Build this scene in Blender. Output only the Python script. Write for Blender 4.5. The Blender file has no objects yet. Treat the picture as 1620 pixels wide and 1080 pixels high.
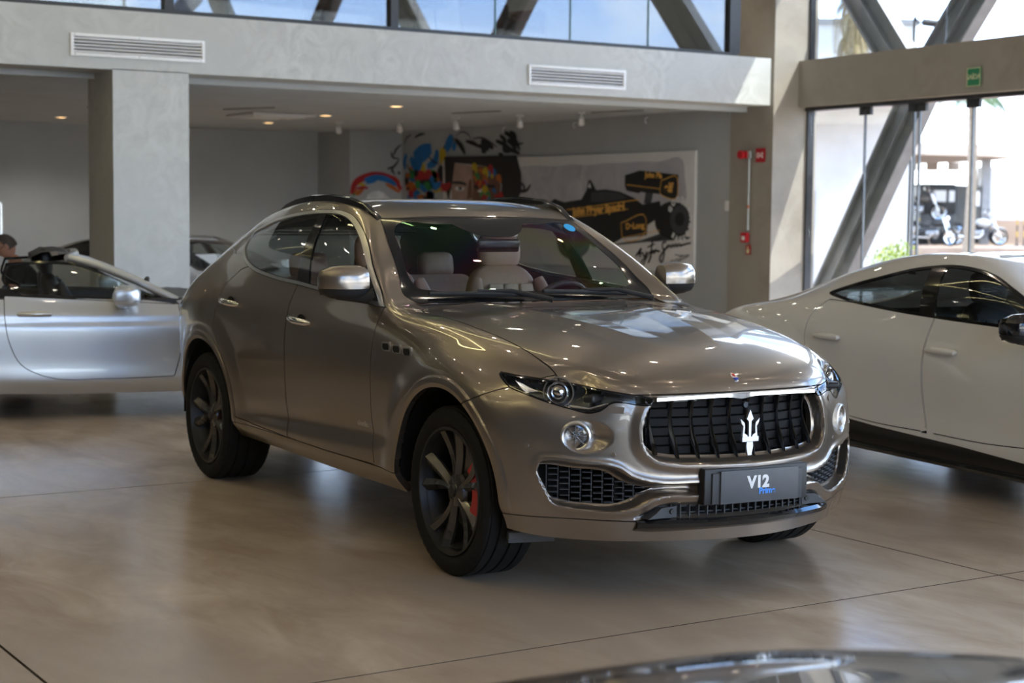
import bpy, bmesh, math, random, itertools
import numpy as np
from mathutils import Vector, Matrix, Euler
random.seed(7); np.random.seed(7)
sc = bpy.context.scene
# ---------------------------------------------------------------- camera (55 mm on full frame, standing in front of the right headlamp)
YAW_CAR = math.radians(-2.2)                     # the grey SUV stands 2.2 degrees off the hall's axes; the hall is the world frame
cam = bpy.data.cameras.new('camera'); cam_o = bpy.data.objects.new('camera', cam); sc.collection.objects.link(cam_o); sc.camera = cam_o
cam.sensor_width = 36; cam.lens = 2642 / 1620 * 36; cam.clip_start = .05; cam.clip_end = 400
def _cam():
    yaw, pit, roll = math.radians(30.149), math.radians(4.5), math.radians(.557)
    fw = Vector((-math.cos(yaw) * math.cos(pit), math.sin(yaw) * math.cos(pit), -math.sin(pit)))
    rt = fw.cross(Vector((0, 0, 1))).normalized(); up = rt.cross(fw)
    r2 = rt * math.cos(roll) + up * math.sin(roll); u2 = up * math.cos(roll) - rt * math.sin(roll)
    m = Matrix((r2, u2, -fw)).transposed().to_4x4(); m.translation = (6.389, -4.3309, 1.601)
    return Matrix.Rotation(YAW_CAR, 4, 'Z') @ m
cam_o.matrix_world = _cam()
cam.dof.use_dof = True; cam.dof.focus_distance = 7.3; cam.dof.aperture_fstop = 3.2
# ---------------------------------------------------------------- view, sky, sun
sc.view_settings.view_transform = 'Standard'; sc.view_settings.look = 'None'; sc.view_settings.gamma = 1; sc.view_settings.use_curve_mapping = False
sc.view_settings.exposure = 1.1
# world: hazy bright sky with cumulus clouds; the same all around
wd = bpy.data.worlds.new('sky'); sc.world = wd; wd.use_nodes = True; nt = wd.node_tree; bg = nt.nodes['Background']
tc = nt.nodes.new('ShaderNodeTexCoord'); mp = nt.nodes.new('ShaderNodeMapping'); mp.inputs['Scale'].default_value = (1, 1, 1.8)
ns = nt.nodes.new('ShaderNodeTexNoise'); ns.inputs['Scale'].default_value = 3.2; ns.inputs['Detail'].default_value = 9; ns.inputs['Roughness'].default_value = .55
rp = nt.nodes.new('ShaderNodeValToRGB'); rp.color_ramp.elements[0].position = .45; rp.color_ramp.elements[1].position = .58
mx = nt.nodes.new('ShaderNodeMix'); mx.data_type = 'RGBA'
mx.inputs['A'].default_value = (.20, .42, .92, 1); mx.inputs['B'].default_value = (1.0, 1.0, 1.0, 1)
nt.links.new(tc.outputs['Generated'], mp.inputs['Vector']); nt.links.new(mp.outputs['Vector'], ns.inputs['Vector']); nt.links.new(ns.outputs['Fac'], rp.inputs['Fac']); nt.links.new(rp.outputs['Color'], mx.inputs['Factor'])
sx = nt.nodes.new('ShaderNodeSeparateXYZ'); nt.links.new(tc.outputs['Generated'], sx.inputs[0])
hz = nt.nodes.new('ShaderNodeMapRange'); hz.inputs['From Min'].default_value = 0.; hz.inputs['From Max'].default_value = .16; hz.inputs['To Min'].default_value = 1.; hz.inputs['To Max'].default_value = 0.
nt.links.new(sx.outputs['Z'], hz.inputs['Value'])
m2 = nt.nodes.new('ShaderNodeMix'); m2.data_type = 'RGBA'; m2.inputs['B'].default_value = (.95, .97, 1., 1)
nt.links.new(hz.outputs['Result'], m2.inputs['Factor']); nt.links.new(mx.outputs['Result'], m2.inputs['A']); nt.links.new(m2.outputs['Result'], bg.inputs['Color'])
bg.inputs['Strength'].default_value = 3.5
sun = bpy.data.lights.new('sun', 'SUN'); sun.energy = 5.2; sun.angle = math.radians(.6); sun.color = (1., .95, .88)
sun_o = bpy.data.objects.new('sun', sun); sc.collection.objects.link(sun_o)
sun_o.rotation_euler = Vector((-.369, -.44, -.82)).to_track_quat('-Z', 'Y').to_euler(); sun_o.location = (8, 14, 20)
# ---------------------------------------------------------------- helpers
C = bpy.context.scene.collection
MATS = {}
def new_mat(name):
    m = bpy.data.materials.new(name); m.use_nodes = True
    nt = m.node_tree; b = nt.nodes['Principled BSDF']
    return m, nt, b
def mat(name, col, rough=.5, metal=0., coat=0., coat_rough=.03, spec=.5, trans=0., ior=1.45, emit=None, estr=0., alpha=1.,
        noise=0., nscale=8., bump=0., bscale=60., flake=0., sheen=0.):
    """procedural principled material; noise varies the colour, bump gives fine relief, flake sparkles the paint"""
    m, nt, b = new_mat(name)
    b.inputs['Base Color'].default_value = (*col, 1)
    b.inputs['Roughness'].default_value = rough
    b.inputs['Metallic'].default_value = metal
    b.inputs['Specular IOR Level'].default_value = spec
    b.inputs['IOR'].default_value = ior
    b.inputs['Coat Weight'].default_value = coat
    b.inputs['Coat Roughness'].default_value = coat_rough
    b.inputs['Transmission Weight'].default_value = trans
    b.inputs['Alpha'].default_value = alpha
    if emit is not None:
        b.inputs['Emission Color'].default_value = (*emit, 1); b.inputs['Emission Strength'].default_value = estr
    tc = nt.nodes.new('ShaderNodeTexCoord')
    if noise > 0:
        n = nt.nodes.new('ShaderNodeTexNoise'); n.inputs['Scale'].default_value = nscale; n.inputs['Detail'].default_value = 6
        nt.links.new(tc.outputs['Object'], n.inputs['Vector'])
        r = nt.nodes.new('ShaderNodeMapRange'); r.inputs['From Min'].default_value = .3; r.inputs['From Max'].default_value = .7
        r.inputs['To Min'].default_value = 1 - noise; r.inputs['To Max'].default_value = 1 + noise * .6
        nt.links.new(n.outputs['Fac'], r.inputs['Value'])
        mx = nt.nodes.new('ShaderNodeVectorMath'); mx.operation = 'SCALE'; mx.inputs[0].default_value = col
        nt.links.new(r.outputs['Result'], mx.inputs['Scale']); nt.links.new(mx.outputs['Vector'], b.inputs['Base Color'])
    if bump > 0:
        n = nt.nodes.new('ShaderNodeTexNoise'); n.inputs['Scale'].default_value = bscale; n.inputs['Detail'].default_value = 4
        nt.links.new(tc.outputs['Object'], n.inputs['Vector'])
        bp = nt.nodes.new('ShaderNodeBump'); bp.inputs['Strength'].default_value = bump; bp.inputs['Distance'].default_value = .01
        nt.links.new(n.outputs['Fac'], bp.inputs['Height']); nt.links.new(bp.outputs['Normal'], b.inputs['Normal'])
    if flake > 0:
        v = nt.nodes.new('ShaderNodeTexVoronoi'); v.inputs['Scale'].default_value = 900
        nt.links.new(tc.outputs['Object'], v.inputs['Vector'])
        bp = nt.nodes.new('ShaderNodeBump'); bp.inputs['Strength'].default_value = flake; bp.inputs['Distance'].default_value = .001
        nt.links.new(v.outputs['Distance'], bp.inputs['Height']); nt.links.new(bp.outputs['Normal'], b.inputs['Normal'])
    MATS[name] = m
    return m
def glass_mat(name, tint, rough=0., ior=1.45, refl=1.0, film=0.):
    """thin pane: straight-through tinted transparency mixed with a fresnel mirror (thin panes do not refract visibly)"""
    m = bpy.data.materials.new(name); m.use_nodes = True; nt = m.node_tree; nt.nodes.clear()
    o = nt.nodes.new('ShaderNodeOutputMaterial'); mix = nt.nodes.new('ShaderNodeMixShader')
    t = nt.nodes.new('ShaderNodeBsdfTransparent'); t.inputs['Color'].default_value = (*tint, 1)
    g = nt.nodes.new('ShaderNodeBsdfGlossy'); g.inputs['Roughness'].default_value = rough; g.inputs['Color'].default_value = (refl, refl, refl, 1)
    f0 = ((ior - 1) / (ior + 1)) ** 2; lwt = nt.nodes.new('ShaderNodeLayerWeight'); lwt.inputs['Blend'].default_value = .5
    pw = nt.nodes.new('ShaderNodeMath'); pw.operation = 'POWER'; pw.inputs[1].default_value = 5.; nt.links.new(lwt.outputs['Facing'], pw.inputs[0])
    f = nt.nodes.new('ShaderNodeMath'); f.operation = 'MULTIPLY_ADD'; f.inputs[1].default_value = 1 - f0; f.inputs[2].default_value = f0; nt.links.new(pw.outputs[0], f.inputs[0])
    nt.links.new(f.outputs[0], mix.inputs[0]); nt.links.new(t.outputs[0], mix.inputs[1]); nt.links.new(g.outputs[0], mix.inputs[2])
    nt.links.new(mix.outputs[0], o.inputs['Surface'])
    if film > 0:   # interference colours of a coated laminated windscreen
        lw = nt.nodes.new('ShaderNodeTexCoord'); n = nt.nodes.new('ShaderNodeTexNoise'); n.inputs['Scale'].default_value = 1.5; n.inputs['Detail'].default_value = 1
        nt.links.new(lw.outputs['Object'], n.inputs['Vector'])
        cr = nt.nodes.new('ShaderNodeValToRGB'); el = cr.color_ramp.elements
        cols = [(.28, (.8, .45, 1.)), (.37, (.35, 1., .55)), (.44, (1., .9, .35)), (.51, (1., .4, .85)), (.58, (.4, .6, 1.)), (.66, (.45, 1., .55)), (.75, (1., .75, .5))]
        el[0].position = cols[0][0]; el[0].color = (*cols[0][1], 1); el[1].position = cols[-1][0]; el[1].color = (*cols[-1][1], 1)
        for p, c in cols[1:-1]:
            e = el.new(p); e.color = (*c, 1)
        nt.links.new(n.outputs['Fac'], cr.inputs['Fac'])
        nt.links.new(cr.outputs['Color'], g.inputs['Color'])
    MATS[name] = m
    return m
def lerp(a, b, t): return a + (b - a) * t
def V3(*a): return Vector(a)
class MB:
    """collects polygons into one mesh"""
    def __init__(s): s.v = []; s.f = []; s.sm = []
    def add(s, vs, fs, smooth=False):
        o = len(s.v); s.v += [tuple(p) for p in vs]
        for f in fs: s.f.append(tuple(i + o for i in f)); s.sm.append(smooth)
        return s
    def box(s, c, d, rz=0., rx=0., ry=0., bev=0.):
        m = Euler((rx, ry, rz)).to_matrix(); h = [x / 2 for x in d]
        if bev <= 0:
            vs = [m @ V3(x * h[0], y * h[1], z * h[2]) + V3(*c) for x in (-1, 1) for y in (-1, 1) for z in (-1, 1)]
            return s.add(vs, [(0, 1, 3, 2), (4, 6, 7, 5), (0, 4, 5, 1), (2, 3, 7, 6), (0, 2, 6, 4), (1, 5, 7, 3)])
        bm = bmesh.new(); bmesh.ops.create_cube(bm, size=1)
        for v in bm.verts: v.co = V3(v.co.x * d[0], v.co.y * d[1], v.co.z * d[2])
        bmesh.ops.bevel(bm, geom=bm.edges[:], offset=min(bev, min(d) * .49), segments=3, profile=.5, affect='EDGES')
        bm.verts.index_update()
        vs = [m @ v.co + V3(*c) for v in bm.verts]; fs = [[v.index for v in f.verts] for f in bm.faces]; bm.free()
        return s.add(vs, fs, True)
    def prism(s, poly, axis, a, b, smooth=False):
        """poly of 2-D points extruded along axis from a to b (poly in the two other axes, cyclic order)"""
        def p3(p, t):
            if axis == 'x': return (t, p[0], p[1])
            if axis == 'y': return (p[0], t, p[1])
            return (p[0], p[1], t)
        n = len(poly); vs = [p3(p, a) for p in poly] + [p3(p, b) for p in poly]
        fs = [tuple(range(n)), tuple(range(2 * n - 1, n - 1, -1))] + [(i, i + n, (i + 1) % n + n, (i + 1) % n) for i in range(n)]
        return s.add(vs, fs, smooth)
    def tube(s, pts, r, n=8, closed=False, caps=True):
        P = [V3(*p) for p in pts]; R = r if hasattr(r, '__len__') else [r] * len(P); k = len(P); vs = []; fs = []
        T = []
        for i in range(k):
            a = P[(i - 1) % k] if (closed or i > 0) else P[i]; b = P[(i + 1) % k] if (closed or i < k - 1) else P[i]
            t = (b - a); T.append(t.normalized() if t.length > 1e-9 else V3(0, 0, 1))
        up = V3(0, 0, 1) if abs(T[0].z) < .9 else V3(1, 0, 0)
        x = T[0].cross(up).normalized()
        for i in range(k):
            x = (x - T[i] * x.dot(T[i])).normalized(); y = T[i].cross(x)
            for j in range(n):
                a = 2 * math.pi * j / n; vs.append(P[i] + (x * math.cos(a) + y * math.sin(a)) * R[i])
        for i in range(k if closed else k - 1):
            for j in range(n):
                a, b = i * n, ((i + 1) % k) * n
                fs.append((a + j, a + (j + 1) % n, b + (j + 1) % n, b + j))
        if caps and not closed: fs += [tuple(range(n - 1, -1, -1)), tuple(range((k - 1) * n, k * n))]
        return s.add(vs, fs, True)
    def lathe(s, prof, n=32, axis='z', c=(0, 0, 0), smooth=True, closed=False, a0=0., a1=2 * math.pi):
        """prof: (radius, height) list turned about an axis through c"""
        full = abs(a1 - a0 - 2 * math.pi) < 1e-6; m = n if full else n + 1; vs = []; fs = []
        for i in range(m):
            a = a0 + (a1 - a0) * i / n
            for r, h in prof:
                p, q = r * math.cos(a), r * math.sin(a)
                v = {'z': (p, q, h), 'y': (p, h, q), 'x': (h, p, q)}[axis]
                vs.append((v[0] + c[0], v[1] + c[1], v[2] + c[2]))
        k = len(prof)
        for i in range(n):
            for j in range(k if closed else k - 1):
                a, b = (i % m) * k, ((i + 1) % m) * k
                fs.append((a + j, b + j, b + (j + 1) % k, a + (j + 1) % k))
        return s.add(vs, fs, smooth)
    def sphere(s, c, r, nu=16, nv=10):
        r = r if hasattr(r, '__len__') else (r, r, r); vs = []; fs = []
        for i in range(nv + 1):
            t = math.pi * i / nv
            for j in range(nu):
                a = 2 * math.pi * j / nu
                vs.append((c[0] + r[0] * math.sin(t) * math.cos(a), c[1] + r[1] * math.sin(t) * math.sin(a), c[2] + r[2] * math.cos(t)))
        for i in range(nv):
            for j in range(nu): fs.append((i * nu + j, (i + 1) * nu + j, (i + 1) * nu + (j + 1) % nu, i * nu + (j + 1) % nu))
        return s.add(vs, fs, True)
    def grid(s, rows, smooth=True, cu=False, cv=False):
        n = len(rows); m = len(rows[0]); vs = [p for r in rows for p in r]; fs = []
        for i in range(n if cu else n - 1):
            for j in range(m if cv else m - 1):
                a, b = i, (i + 1) % n
                fs.append((a * m + j, a * m + (j + 1) % m, b * m + (j + 1) % m, b * m + j))
        return s.add(vs, fs, smooth)
    def build(s, name, m, parent=None, loc=None, rot=None, fix=True, sub=0):
        me = bpy.data.meshes.new(name); me.from_pydata(s.v, [], s.f); me.polygons.foreach_set('use_smooth', s.sm)
        if fix:
            bm = bmesh.new(); bm.from_mesh(me); bmesh.ops.remove_doubles(bm, verts=bm.verts, dist=1e-5)
            bmesh.ops.recalc_face_normals(bm, faces=bm.faces); bm.to_mesh(me); bm.free()
        me.update(); me.materials.append(MATS[m] if isinstance(m, str) else m)
        if any(s.sm):
            try: me.set_sharp_from_angle(angle=math.radians(38))
            except Exception: pass
        o = bpy.data.objects.new(name, me); C.objects.link(o)
        if parent is not None: o.parent = parent
        if loc is not None: o.location = loc
        if rot is not None: o.rotation_euler = rot
        if sub:
            md = o.modifiers.new('Subdivision', 'SUBSURF'); md.levels = sub; md.render_levels = sub
        return o
def tag(o, label=None, cat=None, group=None, kind=None):
    for k, v in (('label', label), ('category', cat), ('group', group), ('kind', kind)):
        if v: o[k] = v
    return o
def empty(name, loc=(0, 0, 0), rz=0., **k):
    o = bpy.data.objects.new(name, None); C.objects.link(o); o.location = loc; o.rotation_euler = (0, 0, rz); o.empty_display_size = .1
    return tag(o, **k)
def copy_tree(o, parent=None):
    c = o.copy(); C.objects.link(c); c.parent = parent
    for ch in list(o.children): copy_tree(ch, c)
    return c
def text_part(name, txt, size, m, parent, loc, rot, font=None, depth=.002, shear=0., align='CENTER', sx=1., bold=0.):
    cu = bpy.data.curves.new(name, 'FONT'); cu.body = txt; cu.size = size; cu.extrude = depth; cu.align_x = align; cu.align_y = 'CENTER'; cu.shear = shear; cu.offset = bold
    t = bpy.data.objects.new(name, cu); C.objects.link(t)
    dg = bpy.context.evaluated_depsgraph_get(); me = bpy.data.meshes.new_from_object(t.evaluated_get(dg)); bpy.data.objects.remove(t)
    me.materials.clear(); me.materials.append(MATS[m])
    for v in me.vertices: v.co.x *= sx
    o = bpy.data.objects.new(name, me); C.objects.link(o); o.parent = parent; o.location = loc; o.rotation_euler = rot
    return o

# ---------------------------------------------------------------- smooth car body surfaces
def pchip(xk, yk, x):
    xk = np.asarray(xk, float); yk = np.asarray(yk, float); x = np.asarray(x, float)
    if xk[0] > xk[-1]: xk = xk[::-1]; yk = yk[::-1]
    h = np.diff(xk); d = np.diff(yk) / h; n = len(xk); m = np.zeros(n)
    m[0] = d[0]; m[-1] = d[-1]
    for i in range(1, n - 1):
        m[i] = (d[i - 1] * h[i] + d[i] * h[i - 1]) / (h[i - 1] + h[i])
    i = np.clip(np.searchsorted(xk, x) - 1, 0, n - 2); t = np.clip((x - xk[i]) / h[i], 0, 1)
    t2 = t * t; t3 = t2 * t
    return (2 * t3 - 3 * t2 + 1) * yk[i] + (t3 - 2 * t2 + t) * h[i] * m[i] + (-2 * t3 + 3 * t2) * yk[i + 1] + (t3 - t2) * h[i] * m[i + 1]
def spline_pts(P, n=8, closed=True):
    """Catmull-Rom through 2-D/3-D points; a point given with a trailing 1 is a sharp corner"""
    D = min(len(p) for p in P); sharp = [len(p) > D for p in P]; Q = [np.array(p[:D], float) for p in P]; k = len(Q); out = []
    for i in range(k if closed else k - 1):
        p1, p2 = Q[i], Q[(i + 1) % k]
        p0 = Q[(i - 1) % k] if (closed or i > 0) else p1; p3 = Q[(i + 2) % k] if (closed or i + 2 < k) else p2
        L = np.linalg.norm(p2 - p1)
        def tan(a, b, c):
            l1 = np.linalg.norm(b - a); l2 = np.linalg.norm(c - b)
            if l1 < 1e-9 or l2 < 1e-9: return (c - a)
            return ((b - a) / l1 * l2 + (c - b) / l2 * l1) / (l1 + l2) * L
        m1 = (p2 - p1) if sharp[i] else tan(p0, p1, p2); m2 = (p2 - p1) if sharp[(i + 1) % k] else tan(p1, p2, p3)
        for j in range(n):
            t = j / n; out.append((2 * t**3 - 3 * t**2 + 1) * p1 + (t**3 - 2 * t**2 + t) * m1 + (-2 * t**3 + 3 * t**2) * p2 + (t**3 - t**2) * m2)
    if not closed: out.append(Q[-1])
    return np.array(out)
def sd_poly(px, py, poly):
    """signed distance to a closed polygon, negative inside"""
    P = np.asarray(poly, float); n = len(P); d = np.full(px.shape, 1e9); s = np.ones(px.shape)
    for i in range(n):
        a = P[i]; b = P[(i - 1) % n]; ex, ey = b[0] - a[0], b[1] - a[1]; wx, wy = px - a[0], py - a[1]
        t = np.clip((wx * ex + wy * ey) / (ex * ex + ey * ey + 1e-15), 0, 1); bx, by = wx - ex * t, wy - ey * t
        d = np.minimum(d, bx * bx + by * by)
        c1 = py >= a[1]; c2 = py < b[1]; c3 = ex * wy > ey * wx
        s = np.where((c1 & c2 & c3) | (~c1 & ~c2 & ~c3), -s, s)
    return s * np.sqrt(d)
def sd_line(px, py, pts):
    """signed distance to an open polyline (extended straight at both ends); positive on its left"""
    P = [np.array(p, float) for p in pts]
    P = [P[0] + (P[0] - P[1]) * 20] + P[1:-1] + [P[-1] + (P[-1] - P[-2]) * 20] if len(P) > 2 else [P[0] + (P[0] - P[1]) * 20, P[1] + (P[1] - P[0]) * 20]
    best = np.full(px.shape, 1e9); sg = np.ones(px.shape)
    for a, b in zip(P[:-1], P[1:]):
        e = b - a; L = np.hypot(*e); wx, wy = px - a[0], py - a[1]; t = np.clip((wx * e[0] + wy * e[1]) / (L * L), 0, 1)
        d = np.hypot(wx - e[0] * t, wy - e[1] * t); cr = e[0] * wy - e[1] * wx
        u = d < best - 1e-9; best = np.where(u, d, best); sg = np.where(u, np.where(cr >= 0, 1., -1.), sg)
    return best * sg
def edges_of(F):
    E = np.concatenate([F[:, [0, 1]], F[:, [1, 2]], F[:, [2, 3]], F[:, [3, 0]]]); fi = np.tile(np.arange(len(F)), 4)
    Es = np.sort(E, axis=1); u, inv, cnt = np.unique(Es, axis=0, return_inverse=True, return_counts=True)
    return u, inv.reshape(-1), cnt, fi
def limit_pos(V, F):
    u, inv, cnt, fi = edges_of(F); n = len(V); val = np.zeros(n); es = np.zeros((n, 3)); fs = np.zeros((n, 3)); bd = np.zeros(n, bool); be = np.zeros((n, 3))
    np.add.at(val, u[:, 0], 1); np.add.at(val, u[:, 1], 1); np.add.at(es, u[:, 0], V[u[:, 1]]); np.add.at(es, u[:, 1], V[u[:, 0]])
    for k in range(4): np.add.at(fs, F[:, k], V[F[:, (k + 2) % 4]])
    b = u[cnt == 1]; bd[b.ravel()] = True; np.add.at(be, b[:, 0], V[b[:, 1]]); np.add.at(be, b[:, 1], V[b[:, 0]])
    N = val[:, None]; L = (N * N * V + 4 * es + fs) / (N * (N + 5)); L[bd] = (be[bd] + 4 * V[bd]) / 6
    return L
def cc(V, F, T):
    u, inv, cnt, fi = edges_of(F); n = len(V); m = len(F)
    FP = V[F].mean(1); fsum = np.zeros((len(u), 3)); np.add.at(fsum, inv, FP[fi]); mid = V[u].mean(1)
    EP = np.where((cnt == 2)[:, None], (V[u].sum(1) + fsum) / 4, mid)
    val = np.zeros(n); R = np.zeros((n, 3)); Q = np.zeros((n, 3)); vf = np.zeros(n)
    for k in (0, 1): np.add.at(val, u[:, k], 1); np.add.at(R, u[:, k], mid)
    for k in range(4): np.add.at(Q, F[:, k], FP); np.add.at(vf, F[:, k], 1)
    N = val[:, None]; VP = (Q / vf[:, None] + 2 * R / N + (N - 3) * V) / N
    b = u[cnt == 1]; bd = np.zeros(n, bool); bd[b.ravel()] = True; be = np.zeros((n, 3)); np.add.at(be, b[:, 0], V[b[:, 1]]); np.add.at(be, b[:, 1], V[b[:, 0]])
    VP[bd] = (be[bd] + 6 * V[bd]) / 8
    V2 = np.concatenate([VP, FP, EP]); e = inv.reshape(4, m) + n + m; f = np.arange(m) + n
    F2 = np.concatenate([np.stack([F[:, k], e[k], f, e[(k - 1) % 4]], 1) for k in range(4)])
    return V2, F2, np.tile(T, 4)
def car_cage(side, front, rear, ic, green, hood, wind, roof, rearw):
    """half-car cage (y >= 0) mirrored to a whole one.
    side[i][r]: stations tail->nose, rows sill->belt; front[j][r], rear[j][r]: columns from the corner to the centre line;
    green[i][k]: rows above the belt for stations 0..ic; hood[i-ic][j]; wind[k][j]; roof[i][j]; rearw[k][j]"""
    V = []; F = []; T = []
    def add(p): V.append(p); return len(V) - 1
    nR = len(side[0]); ns = len(side); nj = len(front); nk = len(green[0])
    S = [[add(p) for p in st] for st in side]; FR = [[add(p) for p in c] for c in front]; RE = [[add(p) for p in c] for c in rear]
    G = [[S[i][-1]] + [add(p) for p in green[i]] for i in range(ic + 1)]
    H = [[add(p) for p in row] for row in hood]; W = [[add(p) for p in row] for row in wind]; RO = [[add(p) for p in row] for row in roof]; RW = [[add(p) for p in row] for row in rearw]
    ring = RE[::-1] + S + FR
    def quad(a, b, c, d, t): F.append((a, b, c, d)); T.append(t)
    for i in range(len(ring) - 1):
        t = 'tail' if i < nj else ('side' if i < nj + ns - 1 else 'front')
        for r in range(nR - 1): quad(ring[i][r], ring[i + 1][r], ring[i + 1][r + 1], ring[i][r + 1], t)
    HG = [[S[ic + a][-1]] + H[a] for a in range(len(H))] + [[S[-1][-1]] + [c[-1] for c in FR]]
    for a in range(len(HG) - 1):
        for j in range(nj): quad(HG[a][j], HG[a + 1][j], HG[a + 1][j + 1], HG[a][j + 1], 'hood')
    for i in range(ic):
        for k in range(nk): quad(G[i][k], G[i + 1][k], G[i + 1][k + 1], G[i][k + 1], 'green')
    WG = [HG[0]] + [[G[ic][k + 1]] + W[k] for k in range(nk - 1)] + [[G[ic][nk]] + RO[ic]]
    for k in range(nk):
        for j in range(nj): quad(WG[k][j], WG[k][j + 1], WG[k + 1][j + 1], WG[k + 1][j], 'wind')
    RG = [[S[0][-1]] + [c[-1] for c in RE]] + [[G[0][k + 1]] + RW[k] for k in range(nk - 1)] + [[G[0][nk]] + RO[0]]
    for k in range(nk):
        for j in range(nj): quad(RG[k][j + 1], RG[k][j], RG[k + 1][j], RG[k + 1][j + 1], 'rearw')
    for i in range(ic):
        for j in range(nj): quad(*( [G[i][nk]] + RO[i] )[j:j + 1], *( [G[i + 1][nk]] + RO[i + 1] )[j:j + 2], ([G[i][nk]] + RO[i])[j + 1], 'roof')
    V = np.array(V, float); F = np.array(F); n = len(V)
    mir = np.arange(n); extra = []
    for i in range(n):
        if abs(V[i, 1]) > 1e-6: mir[i] = n + len(extra); extra.append(V[i] * (1, -1, 1))
    V2 = np.concatenate([V, np.array(extra)]); F2 = np.concatenate([F[:, ::-1], mir[F]])   # outward winding
    return V2, F2, np.array(T + T), n
class Skin:
    """dense right half (y <= 0) of a body with per-face labels, cut along implicit curves"""
    def __init__(s, cage, levels=4, fit=3):
        V, F, T, n = cage; P = V.copy()
        for _ in range(fit): V = V + .8 * (P - limit_pos(V, F))
        for _ in range(levels): V, F, T = cc(V, F, T)
        V = limit_pos(V, F)
        N = np.zeros_like(V); fn = np.cross(V[F[:, 2]] - V[F[:, 0]], V[F[:, 3]] - V[F[:, 1]])
        for k in range(4): np.add.at(N, F[:, k], fn)
        N /= np.linalg.norm(N, axis=1)[:, None] + 1e-12
        keep = V[F][:, :, 1].mean(1) < -1e-7; F = F[keep]; T = T[keep]
        used = np.unique(F); mp = np.full(len(V), -1); mp[used] = np.arange(len(used)); V = V[used]; N = N[used]; F = mp[F]
        if np.einsum('ij,ij->i', N, V - np.array([-1.5, 0, .6])).mean() < 0: N = -N; F = F[:, ::-1]
        V[np.abs(V[:, 1]) < 1e-6, 1] = 0
        s.V = V; s.N = N; s.F = [tuple(f) for f in F.tolist()]; s.L = list(T)
    def flat(s):
        k = len(s.F)
        if getattr(s, '_fl', None) is None or s._fk is not s.F:
            s._fi = np.fromiter(itertools.chain.from_iterable(s.F), dtype=np.int64); ln = np.fromiter((len(f) for f in s.F), dtype=np.int64, count=k)
            s._st = np.concatenate([[0], np.cumsum(ln)[:-1]]); s._ln = ln; s._fl = True; s._fk = s.F
        return s._fi, s._st, s._ln
    def cut(s, fv, labels=None, eps=2e-4):
        """split faces where the field changes sign; labels limits which faces are touched"""
        fv = np.where(np.abs(fv) < eps, eps, fv); pos = fv > 0
        fi, st, ln = s.flat(); cnt = np.add.reduceat(pos[fi].astype(np.int64), st); mixed = np.nonzero((cnt > 0) & (cnt < ln))[0]
        if not len(mixed): return
        f = fv; nv = []; nn = []; base = len(s.V); cache = {}; F = list(s.F); L = s.L
        for mi in mixed.tolist():
            face = F[mi]; lab = L[mi]
            if labels is not None and lab not in labels: continue
            g = [bool(pos[i]) for i in face]; k = len(face); ch = [i for i in range(k) if g[i] != g[(i + 1) % k]]
            if len(ch) != 2: continue
            def xp(i):
                a, b = face[i], face[(i + 1) % k]; key = (a, b) if a < b else (b, a)
                if key not in cache:
                    t = f[key[0]] / (f[key[0]] - f[key[1]]); cache[key] = base + len(nv)
                    nv.append(s.V[key[0]] * (1 - t) + s.V[key[1]] * t); nn.append(s.N[key[0]] * (1 - t) + s.N[key[1]] * t)
                return cache[key]
            i, j = ch; p, q = xp(i), xp(j)
            F[mi] = tuple([p] + [face[m] for m in range(i + 1, j + 1)] + [q]); F.append(tuple([q] + [face[m % k] for m in range(j + 1, i + k + 1)] + [p])); L.append(lab)
        s.F = F
        if nv:
            s.V = np.concatenate([s.V, np.array(nv)]); m = np.array(nn); s.N = np.concatenate([s.N, m / (np.linalg.norm(m, axis=1)[:, None] + 1e-12)])
    def centers(s):
        fi, st, ln = s.flat(); return np.add.reduceat(s.V[fi], st) / ln[:, None]
    def _set(s, ok, new):
        for i in np.nonzero(ok)[0].tolist(): s.L[i] = new
    def _in(s, labels): return np.fromiter((l in labels for l in s.L), dtype=bool, count=len(s.L))
    def region(s, field, new, labels, gap=.0045, seam='seam', where=None):
        """inside of field (negative) becomes the label new; a gap-wide band around it becomes a seam"""
        fv = field(s.V)
        for o in ((-gap / 2, gap / 2) if gap else (0,)): s.cut((fv if len(fv) == len(s.V) else field(s.V)) - o, labels)
        c = s.centers(); v = field(c); ok = s._in(labels)
        if where is not None: ok &= where(c)
        s._set(ok & (v < -gap / 2), new)
        if gap: s._set(ok & (v >= -gap / 2) & (v < gap / 2), seam)
    def relabel(s, cond, new, labels): s._set(s._in(labels) & cond(s.centers()), new)
    def renormal(s):
        fi, st, ln = s.flat(); N = np.zeros_like(s.V); fn = np.zeros((len(st), 3))
        for i in range(1, int(ln.max()) - 1):
            ok = np.nonzero(ln > i + 1)[0]; a = s.V[fi[st[ok]]]; fn[ok] += np.cross(s.V[fi[st[ok] + i]] - a, s.V[fi[st[ok] + i + 1]] - a)
        np.add.at(N, fi, np.repeat(fn, ln, axis=0)); l = np.linalg.norm(N, axis=1); ok = l > 1e-14
        s.N[ok] = N[ok] / l[ok][:, None]
    def part(s, labels, name, m, parent=None, rim=.012, mirror=None, off=0., sides='right', smooth_n=True):
        """mesh object from labelled faces; sides: 'right', 'left' or 'both' (halves joined over the centre line)"""
        labels = {labels} if isinstance(labels, str) else set(labels)
        fs = [f for f, l in zip(s.F, s.L) if l in labels]
        if not fs: return None
        used = sorted({i for f in fs for i in f}); mp = {a: b for b, a in enumerate(used)}
        V = s.V[used] + s.N[used] * off; N = s.N[used]; V = V.copy(); V[np.abs(s.V[used][:, 1]) < 1e-6, 1] = 0; fs = [tuple(mp[i] for i in f) for f in fs]
        ec = {}
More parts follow.
